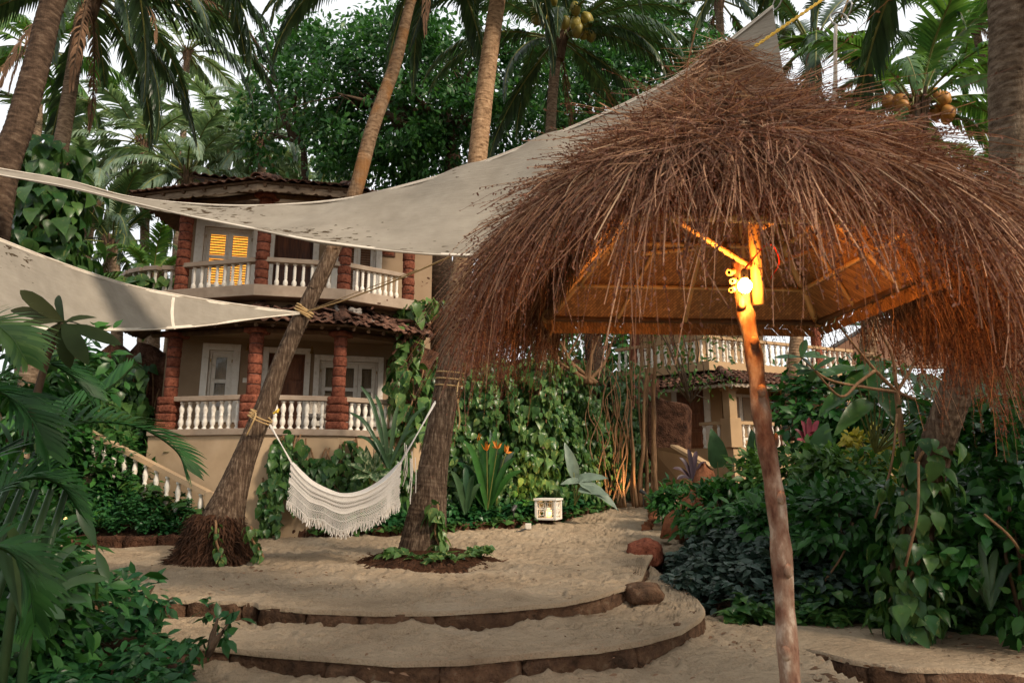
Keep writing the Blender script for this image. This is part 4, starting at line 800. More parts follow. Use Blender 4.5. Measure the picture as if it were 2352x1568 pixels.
# ================================================ SHADE SAILS
def sail(name, label, top, bot, n=70, m=16, sag=.12, seams=(), nrmal=(0, -1, -.6), hem=.035, endsag=0.):
    A = smoothpts([P(*q) for q in top], n); B = smoothpts([P(*q) for q in bot], n); V = []; t_ = thing(name, label, 'shade sail', Vector(A[n//2])); nv = np.array(nrmal); nv = nv/np.linalg.norm(nv)
    for i in range(n):
        for j in range(m+1):
            v = j/m; q = A[i]*(1-v) + B[i]*v; wdt = np.linalg.norm(A[i]-B[i]); V.append(q + nv*sag*sin(pi*v)*min(1, wdt) + np.array((0, 0, .014*sin(i*.5 + 5*v)*wdt + .010*sin(v*23 + i*.11)*wdt*(i/(n-1)) - endsag*max(0, (i/(n-1) - .72)/.28)**1.6*sin(pi*v)**.75)))
    F = np.array([(i*(m+1)+j, i*(m+1)+j+1, (i+1)*(m+1)+j+1, (i+1)*(m+1)+j) for i in range(n-1) for j in range(m)]); adopt(mesh('canvas', np.array(V), F, 'canvas', None, True), t_)
    for E_, s in ((A, 1), (B, -1)):
        prof = MB(); L = [Vector(q) for q in E_]; inn = [Vector(A[i]*(1-v) + B[i]*v) for i in range(n) for v in ((min(.3, hem/max(np.linalg.norm(A[i]-B[i]), .01))) if s > 0 else 1 - min(.3, hem/max(np.linalg.norm(A[i]-B[i]), .01)),)]
        off = Vector(-nv)*.006; prof.strip([q + Vector(nv)*.006 for q in L], [q + Vector(nv)*.006 for q in inn]); prof.strip([q + off for q in inn], [q + off for q in L]); prof.tube(L, .011, 5); adopt(prof.build('hem', 'hem', None, True), t_)
    for si in seams:
        i = int(si*(n-1)); seg_ = [Vector(V[i*(m+1)+j]) + Vector(nv)*.004 for j in range(m+1)]; d = Vector(V[(i+1)*(m+1)]) - Vector(V[i*(m+1)]); d.normalize(); mb = MB(); mb.strip(seg_, [q + d*.05 for q in seg_]); adopt(mb.build('seam', 'hem', None), t_)
    return t_
def ring(t_, c, r=.05, ax=(0, 1, 0), w=.007):
    a = Vector(ax).normalized(); u_ = a.orthogonal().normalized(); v_ = a.cross(u_); adopt(MB().tube([Vector(c) + u_*cos(t)*r + v_*sin(t)*r*1.5 for t in np.linspace(0, 2*pi, 16)], w, 6, False).build('steel_ring', 'steel', None, True), t_)
s1 = sail('shade_sail', 'large beige canvas sail sagging across the house and rising behind the thatch', [(-260, 330, 8.0), (-20, 383, 7.9), (150, 413, 7.8), (300, 452, 7.7), (480, 470, 7.6), (640, 470, 7.5), (800, 455, 7.4), (940, 422, 7.3), (1075, 383, 7.15), (1200, 336, 7.0), (1330, 284, 6.8), (1500, 205, 6.5), (1640, 117, 6.2), (1775, 14, 5.9)],
    [(-260, 345, 7.8), (-20, 398, 7.6), (150, 428, 7.4), (300, 464, 7.2), (440, 497, 6.9), (590, 527, 6.6), (750, 558, 6.3), (1030, 586, 6.0), (1300, 575, 5.7), (1480, 510, 5.4), (1620, 430, 5.2), (1780, 360, 5.05), (1905, 270, 4.95), (1921, 58, 4.9)], 110, 20, .10, (.205,), (0, -.35, -1), endsag=1.7)
adopt(MB().tube([P(-262, 338, 7.9), P(-420, 300, 8.0)], .009, 5).build('cord', 'rope', None), s1); ring(s1, P(1786, 4, 5.9), .05, (1, .5, 0)); ring(s1, P(1927, 44, 4.9), .05, (.4, 1, 0)); ring(s1, P(1945, 25, 4.9), .045, (1, .3, 0))
adopt(MB().tube([P(1932, 40, 4.9), P(1960, -30, 4.9)], .008, 5).build('cord', 'rope', None), s1); adopt(MB().tube([P(1790, -2, 5.9), P(1812, -40, 5.9)], .008, 5).build('cord', 'rope', None), s1)
s2 = sail('shade_sail', 'lower beige canvas sail narrowing to a tip tied at the leaning palm', [(-760, 270, 3.7), (-300, 430, 5.0), (0, 549, 6.3), (150, 607, 7.3), (300, 655, 8.4), (410, 677, 9.1), (500, 692, 9.7), (600, 706, 10.5), (688, 718, 11.15)],
    [(-760, 290, 3.69), (-300, 650, 4.6), (0, 748, 5.8), (150, 757, 6.8), (300, 758, 8.0), (410, 753, 8.9), (500, 744, 9.6), (600, 730, 10.45), (688, 721, 11.15)], 80, 14, .10, (.61,), (0, -.6, -.6))
adopt(MB().tube([P(-760, 280, 3.7), P(-980, 180, 3.3)], .009, 5).build('cord', 'rope', None), s2); ring(s2, P(-770, 276, 3.68), .045)
rp = thing('guy_rope', 'thin pale rope running from the sail tip up towards the thatch', 'rope', P(840, 670, 10))
adopt(MB().tube([P(706, 716, 11.1), P(790, 690, 10.2), P(870, 660, 9.3), P(960, 622, 8.4), P(1100, 560, 7.4)], .011, 6).build('strand', 'rope', None), rp); adopt(MB().tube([P(706, 714, 11.1), P(960, 619, 8.4)], .006, 5).build('strand', 'rope', None), rp)
yr = thing('yellow_rope', 'taut yellow rope leaving the thatch peak up to the trees', 'rope', P(1800, 70, 3.6)); a, b_ = P(1690, 137, 3.45), P(1990, -70, 4.3)
for k in range(2): adopt(MB().tube([a.lerp(b_, t) + Vector((.006*cos(t*90 + k*pi), 0, .006*sin(t*90 + k*pi))) for t in np.linspace(0, 1, 90)], .006, 5).build('strand', 'yellow_rope', None, True), yr)
adopt(MB().tube([a.lerp(b_, .045), a.lerp(b_, .075)], .013, 6).build('tape', 'metal_dark', None), yr)
# ================================================ COCONUT PALMS
def frond_mesh(name, L, e0, droop, hang, npair=54, lmax=.68, wid=.052, sweep=(62, 24), mat='palm_dark', twist=0., ragged=.1, pet=.16, side_curve=0., rk=.03):
    """one pinnate frond rising from the origin along +Y, leaflets in two ranks that hang by 'hang'"""
    n = 16; pts = [np.zeros(3)]; az = 0.
    for i in range(n):
        s = (i+.5)/n; e = e0 - droop*s**1.35; az += side_curve/n; pts.append(pts[-1] + np.array((sin(az)*cos(e), cos(az)*cos(e), sin(e)))*L/n)
    pts = np.array(pts); mb = MB(); mb.tube(pts, [rk*(1 - .85*(i/n)) + .004 for i in range(n+1)], 5); V = [np.array(mb.V)]; F4 = []; nv = len(mb.V); Ft = [f for f in mb.F]
    tin = [np.zeros(nv)]; Fq = []
    for k in range(npair):
        s = pet + (1-pet)*(k + .5)/npair
        for sd in (-1, 1):
            if random.random() < ragged*(.4 + s): continue
            f = s*n; i = min(int(f), n-1); base = pts[i] + (pts[i+1]-pts[i])*(f-i); tg = pts[i+1] - pts[i]; tg = tg/np.linalg.norm(tg); upv = np.array((0, 0, 1.)); sdv = np.cross(tg, upv); sdv /= max(np.linalg.norm(sdv), 1e-6); upv = np.cross(sdv, tg)
            lp = lmax*(min(1, .45 + 2.2*(s-pet)) if s < .42 else 1 - .72*((s-.42)/.58)**1.5)*random.uniform(.82, 1.1); sw = R(sweep[0] + (sweep[1]-sweep[0])*s)
            d = sdv*sd*sin(sw) + tg*cos(sw) + upv*(.22 - .1*s) ; d /= np.linalg.norm(d); q = base.copy(); nn = np.cross(d, tg)*sd; segs = 3; hg = hang*random.uniform(.6, 1.3); a0 = nv
            for j in range(segs+1):
                t = j/segs; w_ = wid*(1, 1.05, .7, .08)[j]; wv = tg - d*np.dot(tg, d); wv /= max(np.linalg.norm(wv), 1e-6); V.append(np.array([q - wv*w_/2, q + wv*w_/2])); nv += 2
                d = d + np.array((0, 0, -hg*(.35 + .4*j))); d /= np.linalg.norm(d); q = q + d*lp/segs
            tin.append(np.full(2*(segs+1), random.random()*.9))
            for j in range(segs): Fq.append((a0+2*j, a0+2*j+1, a0+2*j+3, a0+2*j+2))
    me = bpy.data.meshes.new(name); me.from_pydata(np.concatenate(V).tolist(), [], Ft + Fq); me.materials.append(M[mat]); me.materials.append(M['petiole' if mat != 'palm_dead' else 'sheath'])
    me.polygons.foreach_set('material_index', np.array([1]*len(Ft) + [0]*len(Fq), np.int32)); a = me.attributes.new('tint', 'FLOAT', 'POINT'); a.data.foreach_set('value', np.concatenate(tin).astype(np.float32)); me.polygons.foreach_set('use_smooth', np.ones(len(me.polygons), bool)); return me
FR_ = {}
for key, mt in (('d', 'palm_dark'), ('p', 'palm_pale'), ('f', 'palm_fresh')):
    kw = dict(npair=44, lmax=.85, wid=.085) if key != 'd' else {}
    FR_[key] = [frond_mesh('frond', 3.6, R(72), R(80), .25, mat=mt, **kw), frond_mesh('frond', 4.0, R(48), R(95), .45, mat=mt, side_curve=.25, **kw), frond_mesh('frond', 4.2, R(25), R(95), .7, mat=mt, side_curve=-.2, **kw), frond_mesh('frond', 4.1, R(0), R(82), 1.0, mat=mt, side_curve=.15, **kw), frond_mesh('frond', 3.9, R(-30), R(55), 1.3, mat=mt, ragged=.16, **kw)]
DEAD = [frond_mesh('dead_frond', 3.2, R(-55), R(35), 1.6, 34, .5, .03, mat='palm_dead', ragged=.3), frond_mesh('dead_frond', 3.4, R(-5), R(75), 1.2, 38, .5, .032, mat='palm_dead', ragged=.22)]
def nut_mesh(mat, r=.16):
    mb = MB().lathe([(.02, r*1.25), (r*.55, r*1.05), (r*.92, r*.5), (r, 0), (r*.88, -r*.6), (r*.5, -r*1.1), (.02, -r*1.3)], 9); V = [(x*(1+.06*cos(3*atan2(y, x))), y*(1+.06*cos(3*atan2(y, x))), z) for x, y, z in mb.V]
    me = bpy.data.meshes.new('coconut'); me.from_pydata(V, [], mb.F); me.materials.append(M[mat]); me.polygons.foreach_set('use_smooth', np.ones(len(me.polygons), bool)); return me
NUT = {'g': nut_mesh('coconut_green'), 'o': nut_mesh('coconut_orange')}
def trunk_mesh(pts, rad, ring=.085, n=14, jitr=.012, step=1.):
    """ringed trunk: every leaf scar is a step in the radius"""
    pts = [Vector(p) for p in pts]; sp = smoothpts(pts, 200); seg = np.linalg.norm(np.diff(sp, axis=0), axis=1); cum = np.concatenate([[0], np.cumsum(seg)]); L = cum[-1]
    rs = smoothpts([(r, 0) for r in rad], 200)[:, 0]; S = []; s = 0
    while s < L: S += [(s, 1.0), (s + ring*.55, 1 - .012*step), (s + ring*.8, 1 + .028*step)]; s += ring*random.uniform(.75, 1.3)
    C = [Vector([np.interp(q, cum, sp[:, a]) for a in range(3)]) for q, _ in S]; RR = [float(np.interp(q, cum, rs))*m_ for q, m_ in S]
    return MB().tube(C, RR, n, True, jitr)
def palm(name, label, pts, rad, crown=None, mats='d', nf=18, bark_='bark_grey', scale=1., nuts=None, dead=0, group=None, ring=.085, explicit=(), skip=None, elev_bias=0, step=1., dead_at=()):
    t_ = thing(name, label, 'palm tree', Vector(pts[0]), group=group); tr = trunk_mesh(pts, rad, ring, step=step).build('trunk', bark_, None, True); adopt(tr, t_)
    if crown is None: return t_
    c = Vector(pts[-1]); inv = Matrix.Translation(t_.location).inverted()
    def put(me, nm, az, tilt=0., s=1., roll=0.):
        o = bpy.data.objects.new(nm, me); COL.objects.link(o); o.parent = t_; m4 = Matrix.Rotation(-az, 4, 'Z') @ Matrix.Rotation(tilt, 4, 'X') @ Matrix.Rotation(roll, 4, 'Y') @ Matrix.Scale(s, 4); m4.translation = c + Vector((sin(az), cos(az), 0))*rad[-1]*.7; o.matrix_local = inv @ m4; return o
    for i in range(nf):
        az = i*2.399 + random.uniform(-.2, .2); k = i/nf; lev = min(4, int(k*5))
        if skip and skip(az % (2*pi), lev): continue
        put(FR_[mats][lev], 'frond', az, random.gauss(elev_bias, .1), scale*random.uniform(.88, 1.1), random.gauss(0, .12))
    for az, lev, tilt, s in explicit: put(FR_[mats][lev], 'frond', az, tilt, s*scale)
    for i in range(dead): put(DEAD[i % 2], 'dead_frond', random.random()*6.3, random.gauss(0, .15), scale*random.uniform(.8, 1))
    for k_, az, tilt, s in dead_at: put(DEAD[k_], 'dead_frond', az, tilt, s)
    mb = MB()    # fibrous sheaths round the heart
    for i in range(12):
        a = i*2.4; q = c + Vector((cos(a), sin(a), 0))*rad[-1]*.8; mb.tube([q + Vector((0, 0, -.45 - .1*(i % 3))), q + Vector((cos(a)*.06, sin(a)*.06, -.1)), q + Vector((cos(a)*.22, sin(a)*.22, .25))], [.05, .07, .03], 5, jit=.3)
    adopt(mb.build('leaf_sheath', 'sheath', None), t_)
    if nuts:
        for (a, dr_, dz, kk) in nuts:
            o = bpy.data.objects.new('coconut', NUT[kk]); COL.objects.link(o); adopt(o, t_); o.location = c + Vector((cos(a)*dr_, sin(a)*dr_, dz)); o.rotation_euler = (random.gauss(0, .3), random.gauss(0, .3), random.random()*6); o.scale = [random.uniform(.85, 1.1)]*3
        for a in sorted({round(q[0], 0) for q in nuts}): adopt(MB().tube([c + Vector((0, 0, .1)), c + Vector((cos(a)*.3, sin(a)*.3, .12)), c + Vector((cos(a)*.5, sin(a)*.5, -.25))], [.03, .022, .012], 6).build('fruit_stalk', 'petiole', None), t_)
    return t_
PX = lambda L, Y0, Y1: [P(x, y, Y0 + (Y1-Y0)*i/(len(L)-1)) for i, (x, y) in enumerate(L)]
up = lambda v, dx, dz, dy=0.: Vector((v.x + dx, v.y + dy, v.z + dz))
# leaning palm that carries the hammock
L_ = PX([(490, 1283), (510, 1200), (533, 1130), (560, 1055), (590, 980), (614, 923), (645, 835), (694, 725), (762, 580), (816, 440), (856, 293), (908, 146), (945, 0)], 11.6, 12.4); L_ += [up(L_[-1], .3, .8), up(L_[-1], .5, 1.5)]
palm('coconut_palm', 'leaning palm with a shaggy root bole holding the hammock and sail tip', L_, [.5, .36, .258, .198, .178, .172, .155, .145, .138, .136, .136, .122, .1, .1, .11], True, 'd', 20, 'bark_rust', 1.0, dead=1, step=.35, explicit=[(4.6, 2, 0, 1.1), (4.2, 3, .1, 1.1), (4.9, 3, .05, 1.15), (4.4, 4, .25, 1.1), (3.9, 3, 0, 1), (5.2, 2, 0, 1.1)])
# upright palm at the other end of the hammock
L_ = PX([(968, 1283), (978, 1200), (990, 1110), (1003, 1020), (1020, 930), (1033, 840), (1052, 680), (1076, 520), (1096, 370), (1110, 240), (1128, 100), (1143, 0)], 12.1, 12.6); L_ += [up(L_[-1], .15, 1.3), up(L_[-1], .25, 2.6)]
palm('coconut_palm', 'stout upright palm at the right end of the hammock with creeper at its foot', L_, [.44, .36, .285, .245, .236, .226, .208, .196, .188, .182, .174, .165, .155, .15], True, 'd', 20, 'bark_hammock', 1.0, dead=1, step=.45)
# slim palm with green coconuts
L_ = PX([(1236, 1150), (1238, 1000), (1242, 850), (1252, 600), (1262, 350), (1270, 210), (1282, 90)], 17.6, 16.6)
nuts = [(a + random.gauss(0, .16), random.uniform(.55, .95), dz + random.uniform(-.12, .12), 'g') for a, dz in ((-.5, .1), (-.5, -.1), (-.3, .15), (-.7, -.2), (-.9, .1), (-1.2, -.05), (-.2, 0), (-.1, .2), (3.9, .45), (4.1, .3), (4.3, .5), (4.0, .2), (4.5, .25), (-.6, .25), (-1.0, .3), (-.35, .3))]
palm('coconut_palm', 'slim palm bearing clusters of green coconuts above the big sail', L_, [.17, .16, .15, .14, .137, .137, .15], True, 'd', 22, 'bark_grey', .95, nuts, 1, explicit=[(1.45, 2, 0, 1.2), (1.75, 3, .25, 1.15), (1.57, 1, -.1, 1.1), (2.2, 3, .1, 1.1)])
# far-left leaning trunk, near the camera
L_ = [Vector((-6.6, 8.2, -.1)), Vector((-6.55, 8.25, 1.6))] + PX([(0, 445), (48, 280), (92, 120), (124, 0)], 8.3, 8.6); L_ += [up(L_[-1], .35, 1.0), up(L_[-1], .6, 1.9)]
palm('coconut_palm', 'thick dark trunked palm leaning in at the far left edge', L_, [.26, .22, .17, .16, .152, .145, .14, .14], True, 'd', 14, 'bark_dark', .9, explicit=[(1.5, 3, .1, 1.0), (1.2, 4, .15, .95), (1.9, 4, .1, .9)])
# second palm on the left with hanging dry fronds
L_ = [Vector((-9.2, 12.9, .2))] + PX([(128, 420), (148, 290), (168, 160), (190, 30)], 12.8, 13); L_ += [up(L_[-1], .12, .5)]
lp2 = palm('coconut_palm', 'palm on the left whose dry brown fronds hang down its trunk', L_, [.18, .15, .14, .132, .128, .135], True, 'd', 20, 'bark_grey', 1.0, dead=3, dead_at=[(0, 3.3, .1, 1.15), (0, 3.7, .0, 1.0), (1, 1.5, .35, 1.15), (0, 2.6, .1, 1.1)], explicit=[(1.57, 2, 0, 1.1), (1.3, 3, 0, 1.1), (1.9, 3, .1, 1.05), (2.3, 4, .2, 1), (1.0, 2, 0, 1.1)])
# right edge: pale trunk that runs down behind the thatch
L_ = [Vector((4.75, 8.5, -.5))] + PX([(2088, 1350), (2110, 1180), (2150, 1030), (2195, 900), (2240, 780), (2290, 600), (2316, 420), (2316, 200), (2316, 0)], 8.3, 6.4); L_ += [up(L_[-1], .0, .9), up(L_[-1], -.05, 2.2)]
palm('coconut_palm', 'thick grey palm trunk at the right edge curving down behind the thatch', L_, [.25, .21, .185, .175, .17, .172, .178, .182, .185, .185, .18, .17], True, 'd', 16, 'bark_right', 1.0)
# palms before the ochre house
L_ = PX([(1812, 1010), (1818, 900), (1830, 780), (1838, 690), (1848, 560), (1856, 430), (1862, 250), (1866, 100)], 17, 17)
palm('coconut_palm', 'pale ringed palm trunk standing before the ochre house portico', L_, [.18, .172, .168, .165, .16, .16, .155, .155], True, 'd', 20, 'bark_warm', 1.1)
L_ = PX([(1985, 1000), (1990, 850), (2002, 720), (2030, 560), (2070, 390), (2105, 240)], 15.6, 15)
nuts = [(a + random.gauss(0, .15), random.uniform(.45, .75), dz + random.uniform(-.15, .15), 'o') for a, dz in ((-.3, .2), (-.2, .1), (-.4, -.2), (-.1, -.3), (0, -.1), (-.5, -.35), (3.4, .1), (3.6, -.05), (3.2, .05))]
palm('coconut_palm', 'palm with orange coconuts and arching green stalks right of the thatch peak', L_, [.2, .185, .175, .17, .17, .19], True, 'f', 22, 'bark_warm', 1.0, nuts, 1)
# paler palms in the distance
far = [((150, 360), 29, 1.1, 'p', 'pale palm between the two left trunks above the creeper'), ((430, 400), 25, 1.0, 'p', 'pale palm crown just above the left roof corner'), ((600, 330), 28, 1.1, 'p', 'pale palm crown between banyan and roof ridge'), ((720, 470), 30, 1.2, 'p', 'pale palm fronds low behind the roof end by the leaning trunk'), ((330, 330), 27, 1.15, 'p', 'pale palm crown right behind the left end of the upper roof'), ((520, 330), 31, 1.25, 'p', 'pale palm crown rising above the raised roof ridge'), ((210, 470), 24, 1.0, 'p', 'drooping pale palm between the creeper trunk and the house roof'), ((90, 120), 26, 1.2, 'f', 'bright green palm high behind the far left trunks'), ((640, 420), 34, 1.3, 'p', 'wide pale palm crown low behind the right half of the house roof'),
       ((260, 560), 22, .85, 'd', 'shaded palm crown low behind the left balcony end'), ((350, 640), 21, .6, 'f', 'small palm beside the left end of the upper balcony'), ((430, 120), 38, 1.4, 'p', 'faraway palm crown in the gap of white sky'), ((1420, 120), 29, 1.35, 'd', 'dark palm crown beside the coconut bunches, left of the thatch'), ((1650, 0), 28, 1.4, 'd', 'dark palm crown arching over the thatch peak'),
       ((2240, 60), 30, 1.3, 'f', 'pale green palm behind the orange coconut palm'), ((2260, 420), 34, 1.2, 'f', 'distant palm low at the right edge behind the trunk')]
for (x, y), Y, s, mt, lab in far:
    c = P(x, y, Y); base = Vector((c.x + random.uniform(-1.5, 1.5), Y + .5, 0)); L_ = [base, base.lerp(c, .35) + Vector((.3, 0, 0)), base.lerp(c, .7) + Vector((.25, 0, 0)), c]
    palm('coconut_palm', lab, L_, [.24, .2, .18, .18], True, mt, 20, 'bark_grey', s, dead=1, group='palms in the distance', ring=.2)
# hammock-palm feet: shaggy root boles and creeper rings
def root_bole(name, label, c, r, h, n, flat=1.):
    t_ = thing(name, label, 'root mound', c); prof = [(r*1.35, -.05), (r*1.15, .04*flat), (r*.95, h*.35), (r*.8, h*.7), (r*.62, h)]; mb = MB().lathe(prof, 24, c); mb.V = [(x + random.gauss(0, .02), y + random.gauss(0, .02), z + random.gauss(0, .012)) for x, y, z in mb.V]; adopt(mb.build('root_mass', 'root_mat', None, True), t_)
    th = rng.random(n)*2*pi; hh = rng.random(n)**1.3; rr = np.interp(hh, [0, .2, .5, 1], [r*1.3, r*1.05, r*.9, r*.66]); pos = np.stack([c.x + np.cos(th)*rr, c.y + np.sin(th)*rr, c.z + hh*h], 1); D = np.stack([np.cos(th)*.6, np.sin(th)*.6, -np.ones(n)*.9], 1) + jit(n, .35); N = np.stack([np.cos(th), np.sin(th), .4 + 0*th], 1)
    V, F, _ = place((np.array([(-.06, 0, 0), (.06, 0, 0), (-.05, .5, .12), (.05, .5, .12), (0, 1, 0)], float), np.array([(0, 1, 3), (0, 3, 2), (2, 3, 4)])), pos, D, N, rng.uniform(.08, .2, n)); adopt(mesh('root_fibre', V, F, 'root_fibre', None, False, 'stuff', np.repeat(rng.random(n)*.98, 5)), t_); return t_
g1 = G(492, 1288); root_bole('root_bole', 'shaggy brown bole of fine roots round the foot of the leaning palm', Vector((g1.x, g1.y - .05, 0)), .56, .75, 3600)
m_ = G(960, 1292); md = root_bole('root_mound', 'low mound of matted roots round the foot of the upright palm', Vector((m_.x + .12, m_.y + .1, 0)), .98, .17, 3600, .5)

# ================================================ HAMMOCK
ham = thing('hammock', 'white cotton hammock with crocheted fringe slung between two palms', 'hammock', G(800, 1250, 0)); HM = lambda o: adopt(o, ham)
YH = 11.25
top_px = [(668, 1062), (690, 1090), (715, 1112), (750, 1130), (790, 1140), (830, 1135), (870, 1115), (900, 1090), (922, 1062)]
near = smoothpts([P(x, y, YH - .25) for x, y in top_px], 60); far_ = smoothpts([P(x + (4 if x < 790 else -4), y - (6 if 680 < x < 910 else 0), YH + .45) for x, y in top_px], 60); V = []; m = 12
for i in range(60):
    e = sin(pi*i/59)**.6
    for j in range(m+1): v = j/m; q = near[i]*(1-v) + far_[i]*v; V.append(q + np.array((0, 0, -.26*e*sin(pi*v))))
F = np.array([(i*(m+1)+j, i*(m+1)+j+1, (i+1)*(m+1)+j+1, (i+1)*(m+1)+j) for i in range(59) for j in range(m)]); bed = HM(mesh('bed', np.array(V), F, 'cotton', None, True)); md_ = bed.modifiers.new('solid', 'SOLIDIFY'); md_.thickness = .008
for E_ in (near, far_): HM(MB().tube([Vector(q) for q in E_], .016, 6).build('edge_cord', 'cotton', None, True))
def fringe_pt(E_, s, v, dy):      # hanging curtain below the long edge; zigzag hem
    i = s*59; k = min(int(i), 58); q = E_[k] + (E_[k+1]-E_[k])*(i-k); dep = .36 + .32*sin(pi*s)**1.2 if False else (np.interp(s, [0, .12, .35, .5, .62, .85, 1], [.58, .52, .46, .50, .46, .50, .60])) + .05*(abs(((s*4.) % 1) - .5)*2 - .5)
    x = q[0]; return np.array((x + .012*sin(s*40)*v, q[1] + dy*v + .02*sin(s*22)*v, q[2] - dep*v))
def ribbon(mb, pts_, w_):
    A = [Vector(p) + Vector((-w_/2, 0, 0)) for p in pts_]; B = [Vector(p) + Vector((w_/2, 0, 0)) for p in pts_]; mb.strip(A, B)
for E_, dy, nm in ((near, -.10, 'crochet_fringe'), (far_, .08, 'crochet_fringe')):
    mb = MB(); nl = 62
    for k in range(-20, nl + 20):            # two families of slanting cords make the net
        for sg in (1, -1):
            pts_ = []
            for t in np.linspace(.04, 1, 9):
                s = (k + .5)/nl + sg*.20*(t - .5)
                if 0 <= s <= 1: pts_.append(fringe_pt(E_, s, t, dy) + np.array((0, .006*sg, 0)))
            if len(pts_) > 1: ribbon(mb, pts_, .009)
    for v in (.05, .14, .17, .26, .29, .38, .41, .5, .72, .97): mb.tube([fringe_pt(E_, s, v, dy) for s in np.linspace(0, 1, 60)], .006, 4)
    HM(mb.build(nm, 'cotton', None, False, 'stuff')); mb = MB()
    for v0, v1 in ((.0, .13), (.42, .50)):
        mb.strip([Vector(fringe_pt(E_, s, v0, dy)) for s in np.linspace(0, 1, 60)], [Vector(fringe_pt(E_, s, v1, dy)) for s in np.linspace(0, 1, 60)])
    HM(mb.build('crochet_band', 'cotton', None, True)); mb = MB()
    for k in range(150):
        s = (k+.5)/150; q = fringe_pt(E_, s, .98, dy); L = random.uniform(.09, .15); mb.tube([q, q + np.array((random.gauss(0, .008), random.gauss(0, .01), -L*.5)), q + np.array((random.gauss(0, .014), random.gauss(0, .015), -L))], [.004, .008, .006], 4)
    HM(mb.build('tassel_fringe', 'cotton', None, False, 'stuff'))
tieL, tieR = P(620, 976, 11.35), P(1000, 925, 11.75)
def cords(tie, E_i, nm, n, knot_at=.45, spread=1.):
    ends = [Vector(V[E_i*(m+1) + j]) for j in np.linspace(0, m, n).astype(int)]; c = sum(ends, Vector())/n
    for e in ends:
        kpt = tie.lerp(c, knot_at) + (e - c)*.12*spread; o = MB().tube([tie + Vector((random.gauss(0, .01), 0, random.gauss(0, .01))), kpt, e], [.009, .008, .006], 5).build(nm, 'cotton', None, True); HM(o)
cords(tieL, 0, 'hanging_cord', 9, .55, .5); cords(tieR, 59, 'hanging_cord', 13, .5, 1.6)
for k in range(7): q = Vector(near[59]) + Vector((random.uniform(-.02, .22), random.uniform(0, .2), random.uniform(.05, .35))); HM(MB().tube([q, q + Vector((.02, 0, -.3)), q + Vector((random.gauss(0, .03), 0, -random.uniform(.5, .8)))], [.006, .008, .006], 4).build('loose_strand', 'cotton', None))
def wrap(name, label, c, ax_, r, turns, mat='rope', n=70, rr=.014, spread=.05, tail=None):
    t_ = thing(name, label, 'rope', c); a = Vector(ax_).normalized(); u_ = a.orthogonal().normalized(); v_ = a.cross(u_); pts_ = [Vector(c) + (u_*cos(t) + v_*sin(t))*r*(1 + .02*sin(5*t)) + a*(spread*t/6.28 + .025*sin(t)) for t in np.linspace(0, 2*pi*turns, n)]
    adopt(MB().tube(pts_, rr, 6).build('loop', mat, None, True), t_)
    if tail: adopt(MB().tube(smoothpts([pts_[-1]] + [Vector(q) for q in tail], 16), rr, 6).build('tail', mat, None, True), t_)
    return t_
wrap('tie_rope', 'tan rope looped round the leaning palm above the hammock cords', P(594, 968, 11.62), (.40, .05, .92), .20, 2.6, tail=[P(585, 960, 11.1), P(566, 1000, 11.1)]); adopt(MB().tube([P(628, 950, 11.2), P(640, 940, 11.2), P(636, 948, 11.15)], .02, 6).build('tail', 'yellow_rope', None), bpy.data.objects['tie_rope'])
wrap('tie_rope', 'yellowish rope round the leaning palm at the lower sail tip', P(695, 722, 11.75), (.4, .05, .92), .165, 2.6, 'rope', rr=.016)
wrap('tie_rope', 'thin rope loops round the upright palm with a frayed hanging end', P(1030, 895, 12.25), (.1, 0, 1), .245, 3, spread=.12, tail=[P(1050, 900, 11.9), P(1056, 960, 11.9), P(1052, 985, 11.9)])
wrap('tie_rope', 'pale rope wound round the orange coconut palm trunk below the thatch', P(2000, 742, 15.6), (.1, 0, 1), .2, 3, 'cotton', rr=.012, spread=.06)
# ================================================ OCHRE HOUSE on the right, half hidden
c7 = lambda x, y: ((2500 + x/1.65)/1.7415, (1150 + y/1.65)/1.7415)
h2 = thing('ochre_house', 'ochre house with tiled portico and upper balcony half hidden behind palms', 'house', (8, 22, 0)); H2 = lambda o: adopt(o, h2)
q = P(*c7(705, 900), 21.); O2 = Vector((q.x, q.y)); rd = Vector((sin(R(66)), cos(R(66)))); ld = Vector((-.72, .69)).normalized(); rn = Vector((rd.y, -rd.x)); lnn = Vector((ld.y, -ld.x)); lnn = lnn if lnn.y < 0 else -lnn
V2 = lambda a, b, z: Vector((O2.x + rd.x*a + ld.x*b, O2.y + rd.y*a + ld.y*b, z))
AXR = (Vector((rd.x, rd.y, 0)), Vector((-rn.x, -rn.y, 0)), Vector((0, 0, 1))); AXL = (Vector((ld.x, ld.y, 0)), Vector((-lnn.x, -lnn.y, 0)), Vector((0, 0, 1)))
FZ, EZ, UZ2 = 2.2, 4.15, 5.0
def pr(poly, dz, nm, mat, bev=0): return H2(MB().prism(poly, (0, 0, dz)).build(nm, mat, None, bev=bev))
bI = 1.3   # porch depth
pr([V2(0, 0, -.2), V2(7, 0, -.2), V2(7, 5, -.2), V2(0, 5, -.2)], FZ + .2, 'plinth_wall', 'ochre_plaster')
H2(MB().box(V2(4.6, 1.25, (FZ + EZ)/2 + .3), (6.6, .2, EZ - FZ + .9), AXR).build('wall', 'ochre_plaster', None)); H2(MB().box(V2(1.25, 3.2, (FZ + EZ)/2 + .3), (3.8, .2, EZ - FZ + .9), AXL).build('wall', 'ochre_plaster', None))
